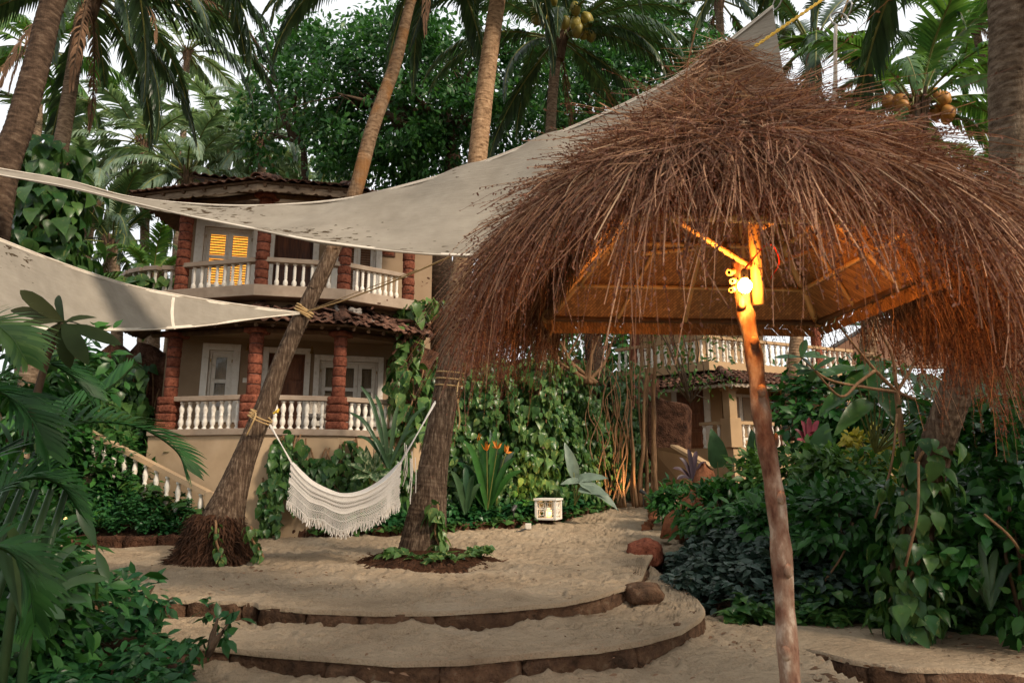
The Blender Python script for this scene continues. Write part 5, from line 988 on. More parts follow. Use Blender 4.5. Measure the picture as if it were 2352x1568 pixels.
for a, b in ((0, 0), (2.5, 0), (4.8, 0)):
    c = V2(a + .16, b + .16, 0); mb = MB().box(c + Vector((0, 0, FZ + .45)), (.44, .44, .9), AXR); mb.box(c + Vector((0, 0, FZ + 1.4)), (.30, .30, 1.0), AXR); mb.box(c + Vector((0, 0, EZ - .13)), (.40, .40, .12), AXR); mb.box(c + Vector((0, 0, EZ - .03)), (.5, .5, .1), AXR); H2(mb.build('column', 'ochre_plaster', None, bev=.015))
def rail2(a, b, z0, h, nb, me):
    d = b - a; L = d.length; d.normalize(); ax = (d, Vector((-d.y, d.x, 0)), Vector((0, 0, 1))); m_ = (a+b)/2; H2(MB().box((m_.x, m_.y, z0 + h), (L, .16, .1), ax).build('handrail', 'ochre_plaster', None))
    for i in range(nb): q = a + d*L*(i+.5)/nb; k = bpy.data.objects.new('baluster', me); COL.objects.link(k); H2(k); k.location = (q.x, q.y, z0)
BAL4 = bal_mesh(.72, False); rail2(V2(.5, .16, 0), V2(2.4, .16, 0), FZ, .77, 8, BAL4); rail2(V2(2.8, .16, 0), V2(4.7, .16, 0), FZ, .77, 8, BAL4); rail2(V2(.16, .45, 0), V2(.16, 1.2, 0), FZ, .77, 3, BAL4)
# portico roof, two slopes meeting at a hip
p2r = H2(MB().box(V2(3, 1.0, EZ + .6), (5, .05, .1), AXR).build('portico_roof', 'beam_wood', None)); e0, e1, e2 = V2(-.5, -.5, EZ), V2(6.5, -.5, EZ), V2(-.5, 3.2, EZ); t0, t1, t2 = V2(.9, 1.1, EZ + .62), V2(6.5, 1.1, EZ + .62), V2(.9, 3.2, EZ + .62)
roof_panel(p2r, e0, e1, t0, t1, 5, .03); roof_panel(p2r, e2, e0, t2, t0, 5, .03); ridge_row(p2r, e0 + Vector((0, 0, .04)), t0)
ee0, ee1, ee2 = V2(-.47, -.47, 0), V2(6.4, -.47, 0), V2(-.47, 3.1, 0)
scallop(p2r, Vector((ee0.x, ee0.y)), Vector((ee1.x, ee1.y)), EZ + .0, .16, 'pale_timber'); scallop(p2r, Vector((ee2.x, ee2.y)), Vector((ee0.x, ee0.y)), EZ, .16, 'pale_timber')
# door in the left wall, window in the right wall
d0 = V2(1.13, 2.35, 0); dl = H2(MB().box(V2(1.1, 2.35, FZ + .98), (.98, .1, 1.96), AXL).build('door', 'door_wood', None))
for i in (-1, 1):
    for j in range(3): k = MB().box(V2(1.04, 2.35 + i*.23, FZ + .35 + j*.6), (.36, .05, .48), AXL).build('panel', 'door_wood', None, bev=.015); k.parent = dl; k.matrix_parent_inverse = Matrix.Identity(4)
k = MB().box(V2(1.0, 2.35, FZ + 1.0), (.06, .06, .22), AXL).build('handle', 'metal_dark', None); k.parent = dl; k.matrix_parent_inverse = Matrix.Identity(4)
for s in (-1, 1): H2(MB().box(V2(1.12, 2.35 + s*.6, FZ + 1.05), (.2, .12, 2.1), AXL).build('door_frame', 'white_paint', None))
wf = H2(MB().box(V2(1.75, 1.14, FZ + 1.05), (1.25, .06, 1.5), AXR).build('window_frame', 'white_paint', None))
for i in (0, 1): k = MB().box(V2(1.46 + i*.58, 1.10, FZ + 1.05), (.42, .03, 1.3), AXR).build('pane', 'curtain', None); k.parent = wf; k.matrix_parent_inverse = Matrix.Identity(4)
H2(MB().box(V2(3.55, 1.12, FZ + .95), (.8, .08, 1.9), AXR).build('door', 'dark_wood', None))
# upper storey set back
pr([V2(.3, .9, UZ2 - .3), V2(7, .9, UZ2 - .3), V2(7, 5, UZ2 - .3), V2(.3, 5, UZ2 - .3)], .3, 'balcony_floor', 'ochre_plaster'); rail2(V2(.4, 1.0, 0), V2(7, 1.0, 0), UZ2, .8, 26, BAL4); rail2(V2(.4, 1.1, 0), V2(.4, 4.6, 0), UZ2, .8, 13, BAL4)
pr([V2(1.6, 2.4, UZ2), V2(4.6, 2.4, UZ2), V2(4.6, 5, UZ2), V2(1.6, 5, UZ2)], 2.6, 'wall', 'ochre_plaster'); H2(MB().box(V2(2.4, 2.36, UZ2 + 1.0), (.9, .06, 2.0), AXR).build('window_frame', 'white_paint', None)); H2(MB().box(V2(2.4, 2.32, UZ2 + 1.0), (.7, .04, 1.8), AXR).build('pane', 'curtain', None))
H2(MB().lathe([(.18, UZ2), (.17, UZ2 + 2.3)], 12, V2(5.4, 1.1, 0)).build('column', 'laterite_red', None)); H2(MB().lathe([(.18, UZ2), (.17, UZ2 + 2.3)], 12, V2(.5, 3.9, 0)).build('column', 'laterite_red', None))
roof_panel(p2r, V2(-.2, .3, UZ2 + 2.4), V2(7, .3, UZ2 + 2.4), V2(.2, 3, UZ2 + 3.4), V2(7, 3, UZ2 + 3.4), 4, .03)
# ochre parapet of the entry stairs and the rough wall beside the roots
pw = P(*c7(330, 1060), 19.6); a = P(*c7(225, 1340), 19.2); poly = [P(*c7(215, 1350), 19.4), P(*c7(420, 1350), 19.0), P(*c7(540, 1190), 19.0), P(*c7(400, 1110), 19.2), P(*c7(305, 1055), 19.3), P(*c7(170, 1058), 19.5)]
H2(MB().prism(poly, (.2, .25, 0)).build('stair_parapet', 'shaded_plaster', None)); H2(MB().prism([P(*c7(540, 1190), 18.99), P(*c7(400, 1110), 19.19), P(*c7(300, 1050), 19.29), P(*c7(300, 1035), 19.29), P(*c7(410, 1090), 19.19), P(*c7(555, 1175), 18.99)], (.28, .33, 0)).build('parapet_cap', 'ochre_plaster', None))
for i in range(6): H2(MB().box(V2(-.7 - .0*i, 2.3, FZ - .15 - .3*i), (1.2, .6 + i*.55, .3), AXL).build('stair_step', 'ochre_plaster', None))
rw = thing('rough_wall', 'dark rough laterite wall between hanging roots and the ochre house door', 'wall', P(*c7(280, 1060), 20.3))
poly = [P(*c7(150, 1100), 20.3), P(*c7(400, 1110), 20.3), P(*c7(408, 800), 20.3), P(*c7(380, 760), 20.3), P(*c7(250, 740), 20.3), P(*c7(150, 690), 20.3)]; adopt(MB().prism(poly, (.3, .5, 0)).build('wall_face', 'laterite_dark', None, bev=.05), rw)
# ================================================ embankment wall under the creepers (middle) and behind the stairs (left)
VW = [Vector((-2.3, 16.9)), Vector((-.4, 17.3)), Vector((1.0, 18.2)), Vector((2.4, 19.9)), Vector((3.6, 20.9)), Vector((4.6, 21.2))]
def rock_wall(name, label, pts, z0, z1, th=.5, seed=1):
    t_ = thing(name, label, 'wall', (pts[0].x, pts[0].y, z0)); n = 10
    for a, b in zip(pts[:-1], pts[1:]):
        L = (b-a).length; nx = max(4, int(L/.25)); d = (b-a)/L; nn = Vector((d.y, -d.x)); V = []
        for i in range(nx+1):
            for j in range(n+1):
                q = a + d*L*i/nx; e = random.gauss(0, .035) if 0 < i < nx else 0; V.append((q.x + nn.x*e, q.y + nn.y*e, z0 + (z1-z0)*j/n + (random.gauss(0, .15) if j == n else 0)))
        F = [(i*(n+1)+j, (i+1)*(n+1)+j, (i+1)*(n+1)+j+1, i*(n+1)+j+1) for i in range(nx) for j in range(n)]; m0 = len(V); V += [(x - nn.x*th, y - nn.y*th, z) for x, y, z in V]; F += [tuple(k + m0 for k in f[::-1]) for f in F]; F += [(i*(n+1)+n, (i+1)*(n+1)+n, m0 + (i+1)*(n+1)+n, m0 + i*(n+1)+n) for i in range(nx)]
        adopt(mesh('rock_face', V, F, 'laterite_dark', None, True), t_)
    return t_
rock_wall('embankment_wall', 'dark embankment wall smothered in variegated creepers beyond the path', VW, 0, 4.3)
LW = [Vector((-11.5, 16.0)), Vector((-9.4, 16.3)), Vector((-8.0, 16.4))]; rock_wall('embankment_wall', 'dark laterite embankment wall left of the house columns', LW, 0, 4.4)
# brown roofed building and pergola far right
tent = thing('brown_canopy', 'broad brown sloping canopy roof beyond the palms on the right', 'canopy', P(2050, 850, 26)); a, b, c, d = P(1845, 838, 26), P(2010, 738, 27), P(2420, 690, 28), P(2420, 850, 26)
adopt(MB().prism([a, d, c, b], (.1, .8, .08)).build('roof_sheet', 'brown_canvas', None), tent); adopt(MB().tube([a, b, c], .09, 6).build('ridge_trim', 'metal_dark', None), tent); adopt(MB().tube([a + Vector((.1, -.05, 0)), d + Vector((0, -.05, 0))], .06, 6).build('eave_trim', 'old_wood', None), tent)
for x in (1960, 2120, 2300): adopt(MB().tube([P(x, 850, 26.2), Vector((P(x, 850, 26.2).x, 26.2, 0))], .08, 8).build('post', 'beam_wood', None), tent)
pg = thing('pergola', 'dark timber pergola with slatted roof at the far right edge', 'pergola', P(2300, 1000, 19))
for k in range(7): a = P(2215 + k*26, 872 - k*2, 18.5); adopt(MB().box(a + Vector((0, .5, 0)), (.08, 2.6, .12)).build('rafter', 'old_wood', None), pg)
adopt(MB().box(P(2300, 862, 18.4), (3.2, .12, .16)).build('beam', 'beam_wood', None), pg)
for x in (2225, 2335): q = P(x, 880, 18.5); adopt(MB().box((q.x, q.y, q.z/2), (.14, .14, q.z)).build('post', 'beam_wood', None), pg)
pl = thing('pergola_lamp', 'small warm lamp glowing under the pergola', 'lamp', P(2266, 945, 18)); adopt(MB().lathe([(.0, .07), (.05, .05), (.07, 0), (.05, -.05), (0, -.07)], 10, P(2266, 945, 18)).build('globe', 'small_glow', None, True), pl); adopt(MB().tube([P(2266, 940, 18), P(2266, 890, 18)], .008, 5).build('cable', 'metal_dark', None), pl)
# ================================================ small things on the sand
lan = thing('stone_lantern', 'white square lattice lantern glowing at the edge of the creeper bed', 'lantern', P(1260, 1192, 16.6)); lc = Vector(lan.location); la = R(20); S_ = .52; AXN = (Vector((cos(la), -sin(la), 0)), Vector((sin(la), cos(la), 0)), Vector((0, 0, 1))); Hh = .44
for sx in (-1, 1):
    for sy in (-1, 1): adopt(MB().box(lc + AXN[0]*sx*(S_/2-.03) + AXN[1]*sy*(S_/2-.03) + Vector((0, 0, Hh/2)), (.06, .06, Hh), AXN).build('corner_post', 'white_paint', None, bev=.006), lan)
adopt(MB().box(lc + Vector((0, 0, Hh + .02)), (S_ + .05, S_ + .05, .05), AXN).build('top_slab', 'white_paint', None, bev=.01), lan); adopt(MB().box(lc + Vector((0, 0, .02)), (S_, S_, .05), AXN).build('base_slab', 'white_paint', None, bev=.01), lan)
for f_ in range(4):
    a = la + f_*pi/2; X = Vector((cos(a), -sin(a), 0)); N_ = Vector((sin(a), cos(a), 0))*(-1); c = lc + N_*(S_/2 - .035) + Vector((0, 0, Hh/2 + .02)); mb = MB(); w_ = S_ - .1
    for i in range(2):
        for j in range(2):
            cc = c + X*(i - .5)*w_/2 + Vector((0, 0, (j-.5)*w_/2*.85)); r_ = w_/4*.62; ring_ = [cc + X*cos(t)*r_ + Vector((0, 0, sin(t)*r_*.85)) for t in np.linspace(0, 2*pi, 13)]; mb.tube(ring_, .010, 4, False)
            for t in range(4): an = t*pi/2 + pi/4; mb.tube([cc + X*cos(an)*r_ + Vector((0, 0, sin(an)*r_*.85)), cc + X*cos(an)*w_*.33 + Vector((0, 0, sin(an)*w_*.3))], .010, 4)
    mb.tube([c - X*w_/2, c + X*w_/2], .014, 4); mb.tube([c - Vector((0, 0, Hh*.42)), c + Vector((0, 0, Hh*.42))], .014, 4); adopt(mb.build('lattice', 'white_paint', None), lan)
adopt(MB().lathe([(.02, .06), (.07, .07), (.08, .2), (.03, .26)], 12, lc).build('lamp', 'lantern_glow', None, True), lan)
jb = thing('junction_box', 'small cream junction box with black cable on the bed edge', 'box', G(1213, 1214, .06)); q = P(1213, 1208, 15.75); adopt(MB().box(q, (.14, .1, .13)).build('housing', 'lamp_shell', None, bev=.015), jb); adopt(MB().tube(smoothpts([q + Vector((-.05, -.04, -.05)), q + Vector((-.3, -.1, -.12)), q + Vector((-.7, 0, -.1)), q + Vector((-1.0, .2, -.1))], 12), .018, 5).build('cable', 'metal_dark', None), jb)
def spike(label, p, aim, watts, ang=80):
    t_ = thing('spike_light', label, 'spotlight', p); aim = Vector(aim).normalized(); h = p + Vector((0, 0, .22)); adopt(MB().tube([p - Vector((0, 0, .1)), h], .012, 5).build('spike', 'metal_dark', None), t_); adopt(MB().tube([h - aim*.09, h - aim*.02, h + aim*.09], [.035, .05, .055], 10).build('head', 'metal_dark', None), t_)
    l = bpy.data.lights.new('spike_beam', 'SPOT'); l.energy = watts; l.color = (1, .58, .24); l.spot_size = R(ang); l.spot_blend = .7; l.shadow_soft_size = .05; lo = bpy.data.objects.new('beam', l); COL.objects.link(lo); lo.location = h + aim*.12; lo.rotation_euler = (-aim).to_track_quat('Z', 'Y').to_euler(); adopt(lo, t_); lo.matrix_parent_inverse = Matrix.Translation(t_.location).inverted()
spike('black spike spotlight at the foot of the hanging roots', P(1478, 1150, 18.4), (-.75, .75, .55), 85, 95)
spike('spike spotlight hidden in the bed below the creeper wall', P(1180, 1190, 16.2), (.45, .75, .6), 110)
spike('spike spotlight in the bed beside the garden staircase', Vector((-8.6, 13.95, .25)), (.75, .5, .35), 60)
for lab, q, s, sd in (('red laterite rock at the bend of the sand path', (1482, 1272, 12.9), (.36, .3, .26), 1), ('weathered laterite boulder closing the end of the top step', (1478, 1362, 9.1), (.23, .24, .14), 2)):
    p = P(*q); bm = bmesh.new(); bmesh.ops.create_icosphere(bm, subdivisions=4, radius=1)
    for v in bm.verts: n_ = mnoise.fractal(v.co*1.3 + Vector((sd*7, 0, 0)), 1, 2, 4); c_ = [math.copysign(abs(a)**.75, a) for a in v.co]; v.co = Vector((c_[0]*s[0], c_[1]*s[1], c_[2]*s[2]))*(1 + .16*n_)
    me = bpy.data.meshes.new('rock'); bm.to_mesh(me); bm.free(); me.polygons.foreach_set('use_smooth', np.ones(len(me.polygons), bool)); me.materials.append(M['laterite_brown' if sd == 2 else 'laterite_red']); o = link('rock', me); tag(o, lab, 'rock'); o.location = p; o.rotation_euler = (0, 0, sd)
tm = thing('termite_mound', 'rust red earthen termite mound rising from the shrubs by the path', 'mound', P(1625, 1210, 14.2)); tp = Vector(tm.location); mb = MB()
for dx, dy, h, r in ((0, 0, 1.25, .38), (-.35, -.1, .6, .3), (-.65, -.15, .35, .25), (.35, .1, .8, .3)): mb.lathe([(r*1.3, -.2), (r*1.1, h*.2), (r*.8, h*.55), (r*.45, h*.88), (.03, h)], 14, tp + Vector((dx, dy, 0)))
mb.V = [(x + random.gauss(0, .02), y + random.gauss(0, .02), z + random.gauss(0, .02)) for x, y, z in mb.V]; adopt(mb.build('earth_spire', 'red_earth', None, True), tm)
# ================================================ PLANTING
def clumped(n, c, r, nc, spread, shell=.55):
    """points gathered in clumps inside an ellipsoid: uneven outline with gaps"""
    u = nrm(rng.normal(0, 1, (nc, 3))); cc = u*(shell + (1-shell)*rng.random((nc, 1))**.7); k = rng.integers(0, nc, n); p = cc[k] + rng.normal(0, spread, (n, 3)); out = nrm(p); return np.asarray(c) + p*np.asarray(r), out, k
def shrub(name, label, c, r, n, size, mat, tm=T_OVAL, nc=26, spread=.17, n_sep=0, group=None, stems=5, cat='shrub', droop=.4, zmin=None):
    c = Vector(c); base = Vector((c.x, c.y, c.z - r[2])); t_ = thing(name, label, cat, base, group=group); p, out, _ = clumped(n, c, r, nc, spread)
    if zmin is not None: p[:, 2] = np.maximum(p[:, 2], zmin + rng.random(n)*.2)
    D = out + jit(n, .6) + np.array((0, 0, -droop)); N = out*.5 + np.array((0, -.25, .8)) + jit(n, .35); foliage(t_, tm, p, D, N, rng.uniform(.7, 1.25, n)*size, mat, n_sep)
    mb = MB()
    for i in range(stems): e = p[rng.integers(0, n)]; mb.tube([base, base.lerp(Vector(e), .5) + Vector((random.gauss(0, .1)*r[0], 0, .1*r[2])), Vector(e)], [.025, .018, .008], 5)
    if stems: adopt(mb.build('stem', 'twig', None, True), t_)
    return t_
def climber(name, label, path, rad, n, size, mat, n_sep=60, cat='creeper', dens=None, stems=4, wild=.35):
    """heart leaves clothing a trunk or post"""
    path = [Vector(q) for q in path]; t_ = thing(name, label, cat, path[0]); sp = smoothpts(path, 60); k = (rng.random(n)**(dens or 1))*59; i = np.minimum(k.astype(int), 58); f = (k - i)[:, None]; q = sp[i]*(1-f) + sp[i+1]*f; th = rng.random(n)*2*pi; rr = rad*(.55 + .6*rng.random(n))*(.75 + .35*np.sin(k*.6 + th*2)); o = np.stack([np.cos(th), np.sin(th), 0*th], 1)
    D = o*.55 + np.array((0, 0, -1.)) + jit(n, wild); N = o + np.array((0, 0, .55)) + jit(n, .3); foliage(t_, T_HEART, q + o*rr[:, None], D, N, rng.uniform(.65, 1.3, n)*size, mat, n_sep); mb = MB()
    for s in range(stems): a = s*1.7; mb.tube([Vector(sp[j]) + Vector((cos(a + j*.12), sin(a + j*.12), 0))*rad*.35 for j in range(0, 60, 4)], .02, 5)
    adopt(mb.build('stem', 'vine_bark', None, True), t_); return t_
def wall_creeper(name, label, segs, z0f, z1f, n, size, mat, n_sep, depth=.3, cat='creeper', strings=60, mat2=None, frac2=.0, gaps=.0, loose=.15):
    """leaves hung in strings in front of a wall line"""
    t_ = thing(name, label, cat, (segs[0].x, segs[0].y, 0)); L = [(b-a).length for a, b in zip(segs[:-1], segs[1:])]; tot = sum(L); sx = rng.random(strings)*tot; si = rng.integers(0, strings, n); s = sx[si] + rng.normal(0, loose, n); s = np.clip(s, 0, tot-1e-3); cum = np.concatenate([[0], np.cumsum(L)]); k = np.clip(np.searchsorted(cum, s) - 1, 0, len(L)-1)
    A = np.array([list(q) for q in segs]); d = A[1:] - A[:-1]; d = d/np.linalg.norm(d, axis=1, keepdims=True); f = s - cum[k]; xy = A[k] + d[k]*f[:, None]; nn = np.stack([d[k][:, 1], -d[k][:, 0]], 1); z0 = z0f(s/tot); z1 = z1f(s/tot); top = z0 + (z1-z0)*(.55 + .45*rng.random(strings)[si]); z = z0 + (top - z0)*rng.random(n)**.85
    dep = depth*(.15 + rng.random(n))*(.5 + .9*np.abs(np.sin(sx[si]*2.1 + z*1.3))); p = np.concatenate([xy + nn*dep[:, None], z[:, None]], 1); o = np.concatenate([nn, np.zeros((n, 1))], 1); D = o*.35 + np.array((0, 0, -1.)) + jit(n, .4); N = o*1. + np.array((0, 0, .5)) + jit(n, .35)
    if mat2: sel = rng.random(n) < frac2; foliage(t_, T_HEART, p[sel], D[sel], N[sel], rng.uniform(.7, 1.3, sel.sum())*size, mat2, n_sep//3); p, D, N = p[~sel], D[~sel], N[~sel]; n = len(p)
    foliage(t_, T_HEART, p, D, N, rng.uniform(.6, 1.35, n)*size, mat, n_sep); mb = MB()
    for i in range(min(strings, 40)):
        kk = int(np.clip(np.searchsorted(cum, sx[i]) - 1, 0, len(L)-1)); q = A[kk] + d[kk]*(sx[i] - cum[kk]); m_ = np.array((d[kk][1], -d[kk][0])); zz = np.linspace(float(z0f(sx[i]/tot)), float(z1f(sx[i]/tot))*.95, 7); mb.tube([(q[0] + m_[0]*(.05 + .04*sin(j*2+i)) + d[kk][0]*.1*sin(j+i), q[1] + m_[1]*(.05 + .04*sin(j*2+i)), float(v)) for j, v in enumerate(zz)], .018, 4)
    adopt(mb.build('stem', 'vine_bark', None, True), t_); return t_
def cover(name, label, sampler, n, size, mat, tm=T_COVER, n_sep=0, hgt=.15, cat='ground cover', flat=1., group=None, stalk=True):
    """low carpet: sampler(n) gives x, y, ground z"""
    x, y, z = sampler(n); far_l = np.hypot((x - lc.x), (y - lc.y + .45)/1.6) > .42; x, y, z = x[far_l], y[far_l], z[far_l]; n = len(x); t_ = thing(name, label, cat, (float(x.mean()), float(y.mean()), float(z.min())), group=group); th = rng.random(n)*2*pi; lump = hgt*(.55 + .45*np.sin(x*5.1)*np.sin(y*4.3) + .35*np.sin(x*11 + y*7)); p = np.stack([x, y, z + np.abs(lump)*rng.random(n)**.5 + .02], 1)
    D = np.stack([np.cos(th), np.sin(th), rng.normal(-.05, .35, n)], 1); N = np.stack([0*x, -.25 + 0*x, flat + 0*x], 1) + jit(n, .35); foliage(t_, tm, p, D, N, rng.uniform(.6, 1.3, n)*size, mat, n_sep); return t_
def region(poly, zf):
    poly = np.array(poly, float); lo, hi = poly.min(0), poly.max(0)
    def f(n):
        X = []; 
        while sum(len(a) for a in X) < n:
            q = lo + (hi-lo)*rng.random((n, 2)); ins = np.zeros(n, bool)
            for a, b in zip(poly, np.roll(poly, -1, 0)):
                c = ((a[1] > q[:, 1]) != (b[1] > q[:, 1])); xx = (b[0]-a[0])*(q[:, 1]-a[1])/((b[1]-a[1]) + 1e-12) + a[0]; ins ^= c & (q[:, 0] < xx)
            X.append(q[ins])
        q = np.concatenate(X)[:n]; return q[:, 0], q[:, 1], zf(q[:, 0], q[:, 1])
    return f
def big_leaf(t_, base, tip, width, mat, nrm_=(0, -.3, 1), tm=T_BIG, name='leaf', stalk_from=None, r=.012):
    base, tip = Vector(base), Vector(tip); L = (tip-base).length; k = max(abs(v[0]) for v in tm[0])*2; Rm = basis(tip - base, nrm_); V = [base + Rm @ Vector((v[0]*width/k, v[1]*L, v[2]*L*.6)) for v in tm[0]]; o = adopt(mesh(name, V, [tuple(f) for f in tm[1]], mat, None, True), t_)
    if stalk_from is not None: s = Vector(stalk_from); adopt(MB().tube(smoothpts([s, s.lerp(base, .6) + Vector((0, 0, .06*(s-base).length)), base], 9), [r*1.6 - r*.08*i for i in range(9)], 5).build('stalk', 'petiole', None, True), t_)
    return o
# --- banyan behind, and the trees that close the view
def broad_tree(name, label, base, trunk, crown, n, size, mat, nc, spread, rt=.35, group=None, tm=T_OVAL, limbs=7, n_sep=0):
    base = Vector(base); t_ = thing(name, label, 'tree', base, group=group); c, r = Vector(crown[0]), crown[1]; adopt(MB().tube(smoothpts([base] + [Vector(q) for q in trunk], 24), list(np.linspace(rt, rt*.35, 24)), 9, jit=.1).build('trunk', 'bark_dark', None, True), t_); fk = Vector(trunk[-1])
    for i in range(limbs):
        e = c + Vector((random.uniform(-.8, .8)*r[0], random.uniform(-.7, .6)*r[1], random.uniform(-.5, .6)*r[2])); pts_ = smoothpts([fk, fk.lerp(e, .35) + Vector((0, 0, random.uniform(-.4, .4))), fk.lerp(e, .7) + Vector((random.uniform(-.4, .4), 0, random.uniform(-.3, .3))), e], 14); adopt(MB().tube(pts_, list(np.linspace(rt*.4, .025, 14)), 6).build('limb', 'twig', None, True), t_)
        mb = MB()
        for k in range(9): q = Vector(pts_[random.randint(4, 13)]); d = Vector((random.gauss(0, 1), random.gauss(0, 1), random.gauss(0, .8)))*.8; mb.tube([q, q + d*.5 + Vector((0, 0, .1)), q + d], [.02, .013, .006], 4)
        adopt(mb.build('twigs', 'twig', None), t_)
    p, out, _ = clumped(n, c, r, nc, spread, .35); D = out*.5 + jit(n, .7) + np.array((0, 0, -.25)); N = np.array((0, -.5, .7)) + jit(n, .5); foliage(t_, tm, p, D, N, rng.uniform(.65, 1.3, n)*size, mat, n_sep, mass_name='crown'); return t_
b0 = Vector((-1.9, 22, 0)); broad_tree('banyan_tree', 'dense dark green banyan filling the space above the roof and sail', b0, [P(1010, 560, 22), P(1040, 400, 22), P(1030, 300, 22)], (P(960, 235, 22), (5.2, 3.0, 3.6)), 26000, .22, 'ficus', 240, .075, .5, limbs=14, n_sep=150)
broad_tree('banyan_tree', 'shaded broadleaf tree behind the slim coconut palm and sail edge', Vector((3.2, 24, 0)), [P(1350, 560, 24), P(1380, 380, 24)], (P(1430, 250, 24), (5.0, 2.5, 4.4)), 17000, .24, 'ficus', 170, .085, .4, limbs=10)
broad_tree('leafy_tree', 'loose leafy branch tree reaching into the sky gap left of the banyan', Vector((-7.2, 24, 0)), [P(700, 420, 24), P(690, 330, 24)], (P(655, 215, 23.5), (1.9, 1.5, 3.1)), 1700, .27, 'ficus', 34, .12, .2, limbs=9)
tz = [((-24, 34), 7, 4.5), ((-17, 38), 6, 5), ((-30, 26), 6, 5), ((-12, 30), 5, 4.6), ((3, 34), 8, 11), ((11, 30), 6, 6.2), ((26, 34), 7, 7), ((17.5, 38), 6, 6), ((33, 28), 7, 8), ((-5, 36), 7, 10.5)]
tl_ = ['tall broadleaf tree far off beyond the left palms', 'broadleaf tree seen through fronds left of the roof', 'bushy tree at the outermost left behind the creepers', 'round tree just left behind the upper balcony end', 'tall dark tree closing the gap behind the creeper wall', 'leafy tree behind the ochre house balcony', 'far tree beyond the brown canopy', 'low far tree between ochre house and canopy', 'dense tree behind the far right pergola', 'tall tree behind the veranda house']
for ((x, y), w_, h_), lab in zip(tz, tl_): broad_tree('broadleaf_tree', lab, (x, y, 0), [(x + .3, y, h_*.3), (x, y, h_*.5)], ((x, y, h_*.55), (w_*.6, w_*.4, h_*.5)), 3800, .42, 'ficus', 50, .15, .35, 'trees beyond the garden', limbs=4)
shrub('bushy_tree', 'light green small-leaved tree by the ochre balcony under the thatch', P(1580, 800, 18.6), (1.5, .9, 1.5), 420, .15, 'palm_fresh', T_OVAL, 40, .16, stems=16, cat='tree', zmin=.8)
# --- creeper wall in the middle
wall_creeper('wall_creeper', 'curtain of variegated creeper over the embankment behind the lantern', VW[:-1], lambda u: np.interp(u, [0, 1], [.35, .75]), lambda u: np.interp(u, [0, .3, .7, 1], [4.2, 4.6, 4.6, 4.9]), 9500, .165, 'pothos', 200, .5, strings=130, mat2='pothos_bright', frac2=.5)
climber('trunk_creeper', 'pale large-leaved creeper climbing the slim palm beside the lantern', [P(1240, 1150, 17.5), P(1240, 1050, 17.4), P(1240, 950, 17.3), P(1243, 830, 17.2)], .46, 480, .24, 'pothos_bright', 200)
climber('trunk_creeper', 'yellow green creeper with big leaves hanging off the right house corner', [P(945, 1010, 16), P(940, 930, 16), P(930, 850, 16.1), P(940, 740, 16.3), P(985, 690, 16.3)], .5, 300, .3, 'pothos_bright', 140, wild=.5)
rt_ = thing('hanging_roots', 'bundle of pale brown hanging roots at the end of the creeper wall', 'roots', P(1480, 1160, 19.4))
def root(x, y0, y1, Y, r, sway):
    k = 8; xs_ = x + np.cumsum(rng.normal(0, sway, k)); pts_ = smoothpts([P(xs_[j], y0 + (y1-y0)*j/(k-1), Y + .12*sin(j + x)) for j in range(k)], 26); adopt(MB().tube(pts_, [r*(1.5 - .9*(j/25)**.5) + r*.15*sin(j*1.3) for j in range(26)], 6, jit=.12).build('root', 'vine_bark', None, True), rt_)
for x, r in ((1462, .035), (1472, .05), (1478, .03), (1490, .045), (1497, .025), (1512, .06), (1455, .025), (1484, .022)): root(x, 1165, 690, 19.3 + random.uniform(-.2, .2), r, 5)
for i in range(20): root(random.uniform(1360, 1450), 1165, random.uniform(860, 1000), 19.2 + random.uniform(-.2, .3), random.uniform(.012, .035), 7)
for i in range(10): root(random.uniform(1200, 1450), random.uniform(1000, 1120), random.uniform(760, 860), 18.3, random.uniform(.01, .02), 8)
# bare twiggy shrub above the creeper wall
tw = thing('twiggy_shrub', 'tangle of bare pale branches above the creeper wall under the thatch', 'shrub', P(1330, 860, 18.2))
for i in range(9):
    a = P(random.uniform(1260, 1400), 880, 18.2); e = P(random.uniform(1230, 1460), random.uniform(720, 780), 18.2 + random.uniform(-.4, .4)); adopt(MB().tube(smoothpts([a, a.lerp(e, .4) + Vector((random.gauss(0, .2), 0, 0)), e], 9), list(np.linspace(.07, .02, 9)), 5).build('branch', 'vine_bark', None, True), tw)
# --- creepers on the house plinth
pl_ = outline(.26); wall_creeper('plinth_creeper', 'green creeper hanging over the tan plinth wall behind the hammock', [pl_[1].lerp(pl_[2], .32), pl_[2], pl_[2].lerp(pl_[3], .8)], lambda u: np.interp(u, [0, .2, 1], [1.2, .6, .3]), lambda u: np.interp(u, [0, .12, .3, .6, 1], [2.2, 2.45, 2.0, 2.35, 2.3]), 900, .18, 'pothos', 220, .2, strings=26)
wall_creeper('plinth_creeper', 'small creeper trailing down the wall left of the hammock fringe', [pl_[1].lerp(pl_[2], .22), pl_[1].lerp(pl_[2], .42)], lambda u: .15 + 0*u, lambda u: 1.4 + 0*u, 150, .16, 'pothos', 70, .22, strings=7)
wall_creeper('bank_creeper', 'heart-leaved creeper over the dark wall left of the veranda columns', [LW[0], LW[1], LW[1].lerp(LW[2], .55)], lambda u: 1.0 + 0*u, lambda u: 4.6 - .4*u, 2300, .22, 'pothos', 140, .5, strings=44)
wall_creeper('bank_creeper', 'sparse creeper strings on the bare laterite beside the first column', [LW[1].lerp(LW[2], .5), LW[2]], lambda u: 1.8 + 0*u, lambda u: 3.6 + 0*u, 60, .17, 'pothos', 30, .15, strings=4)
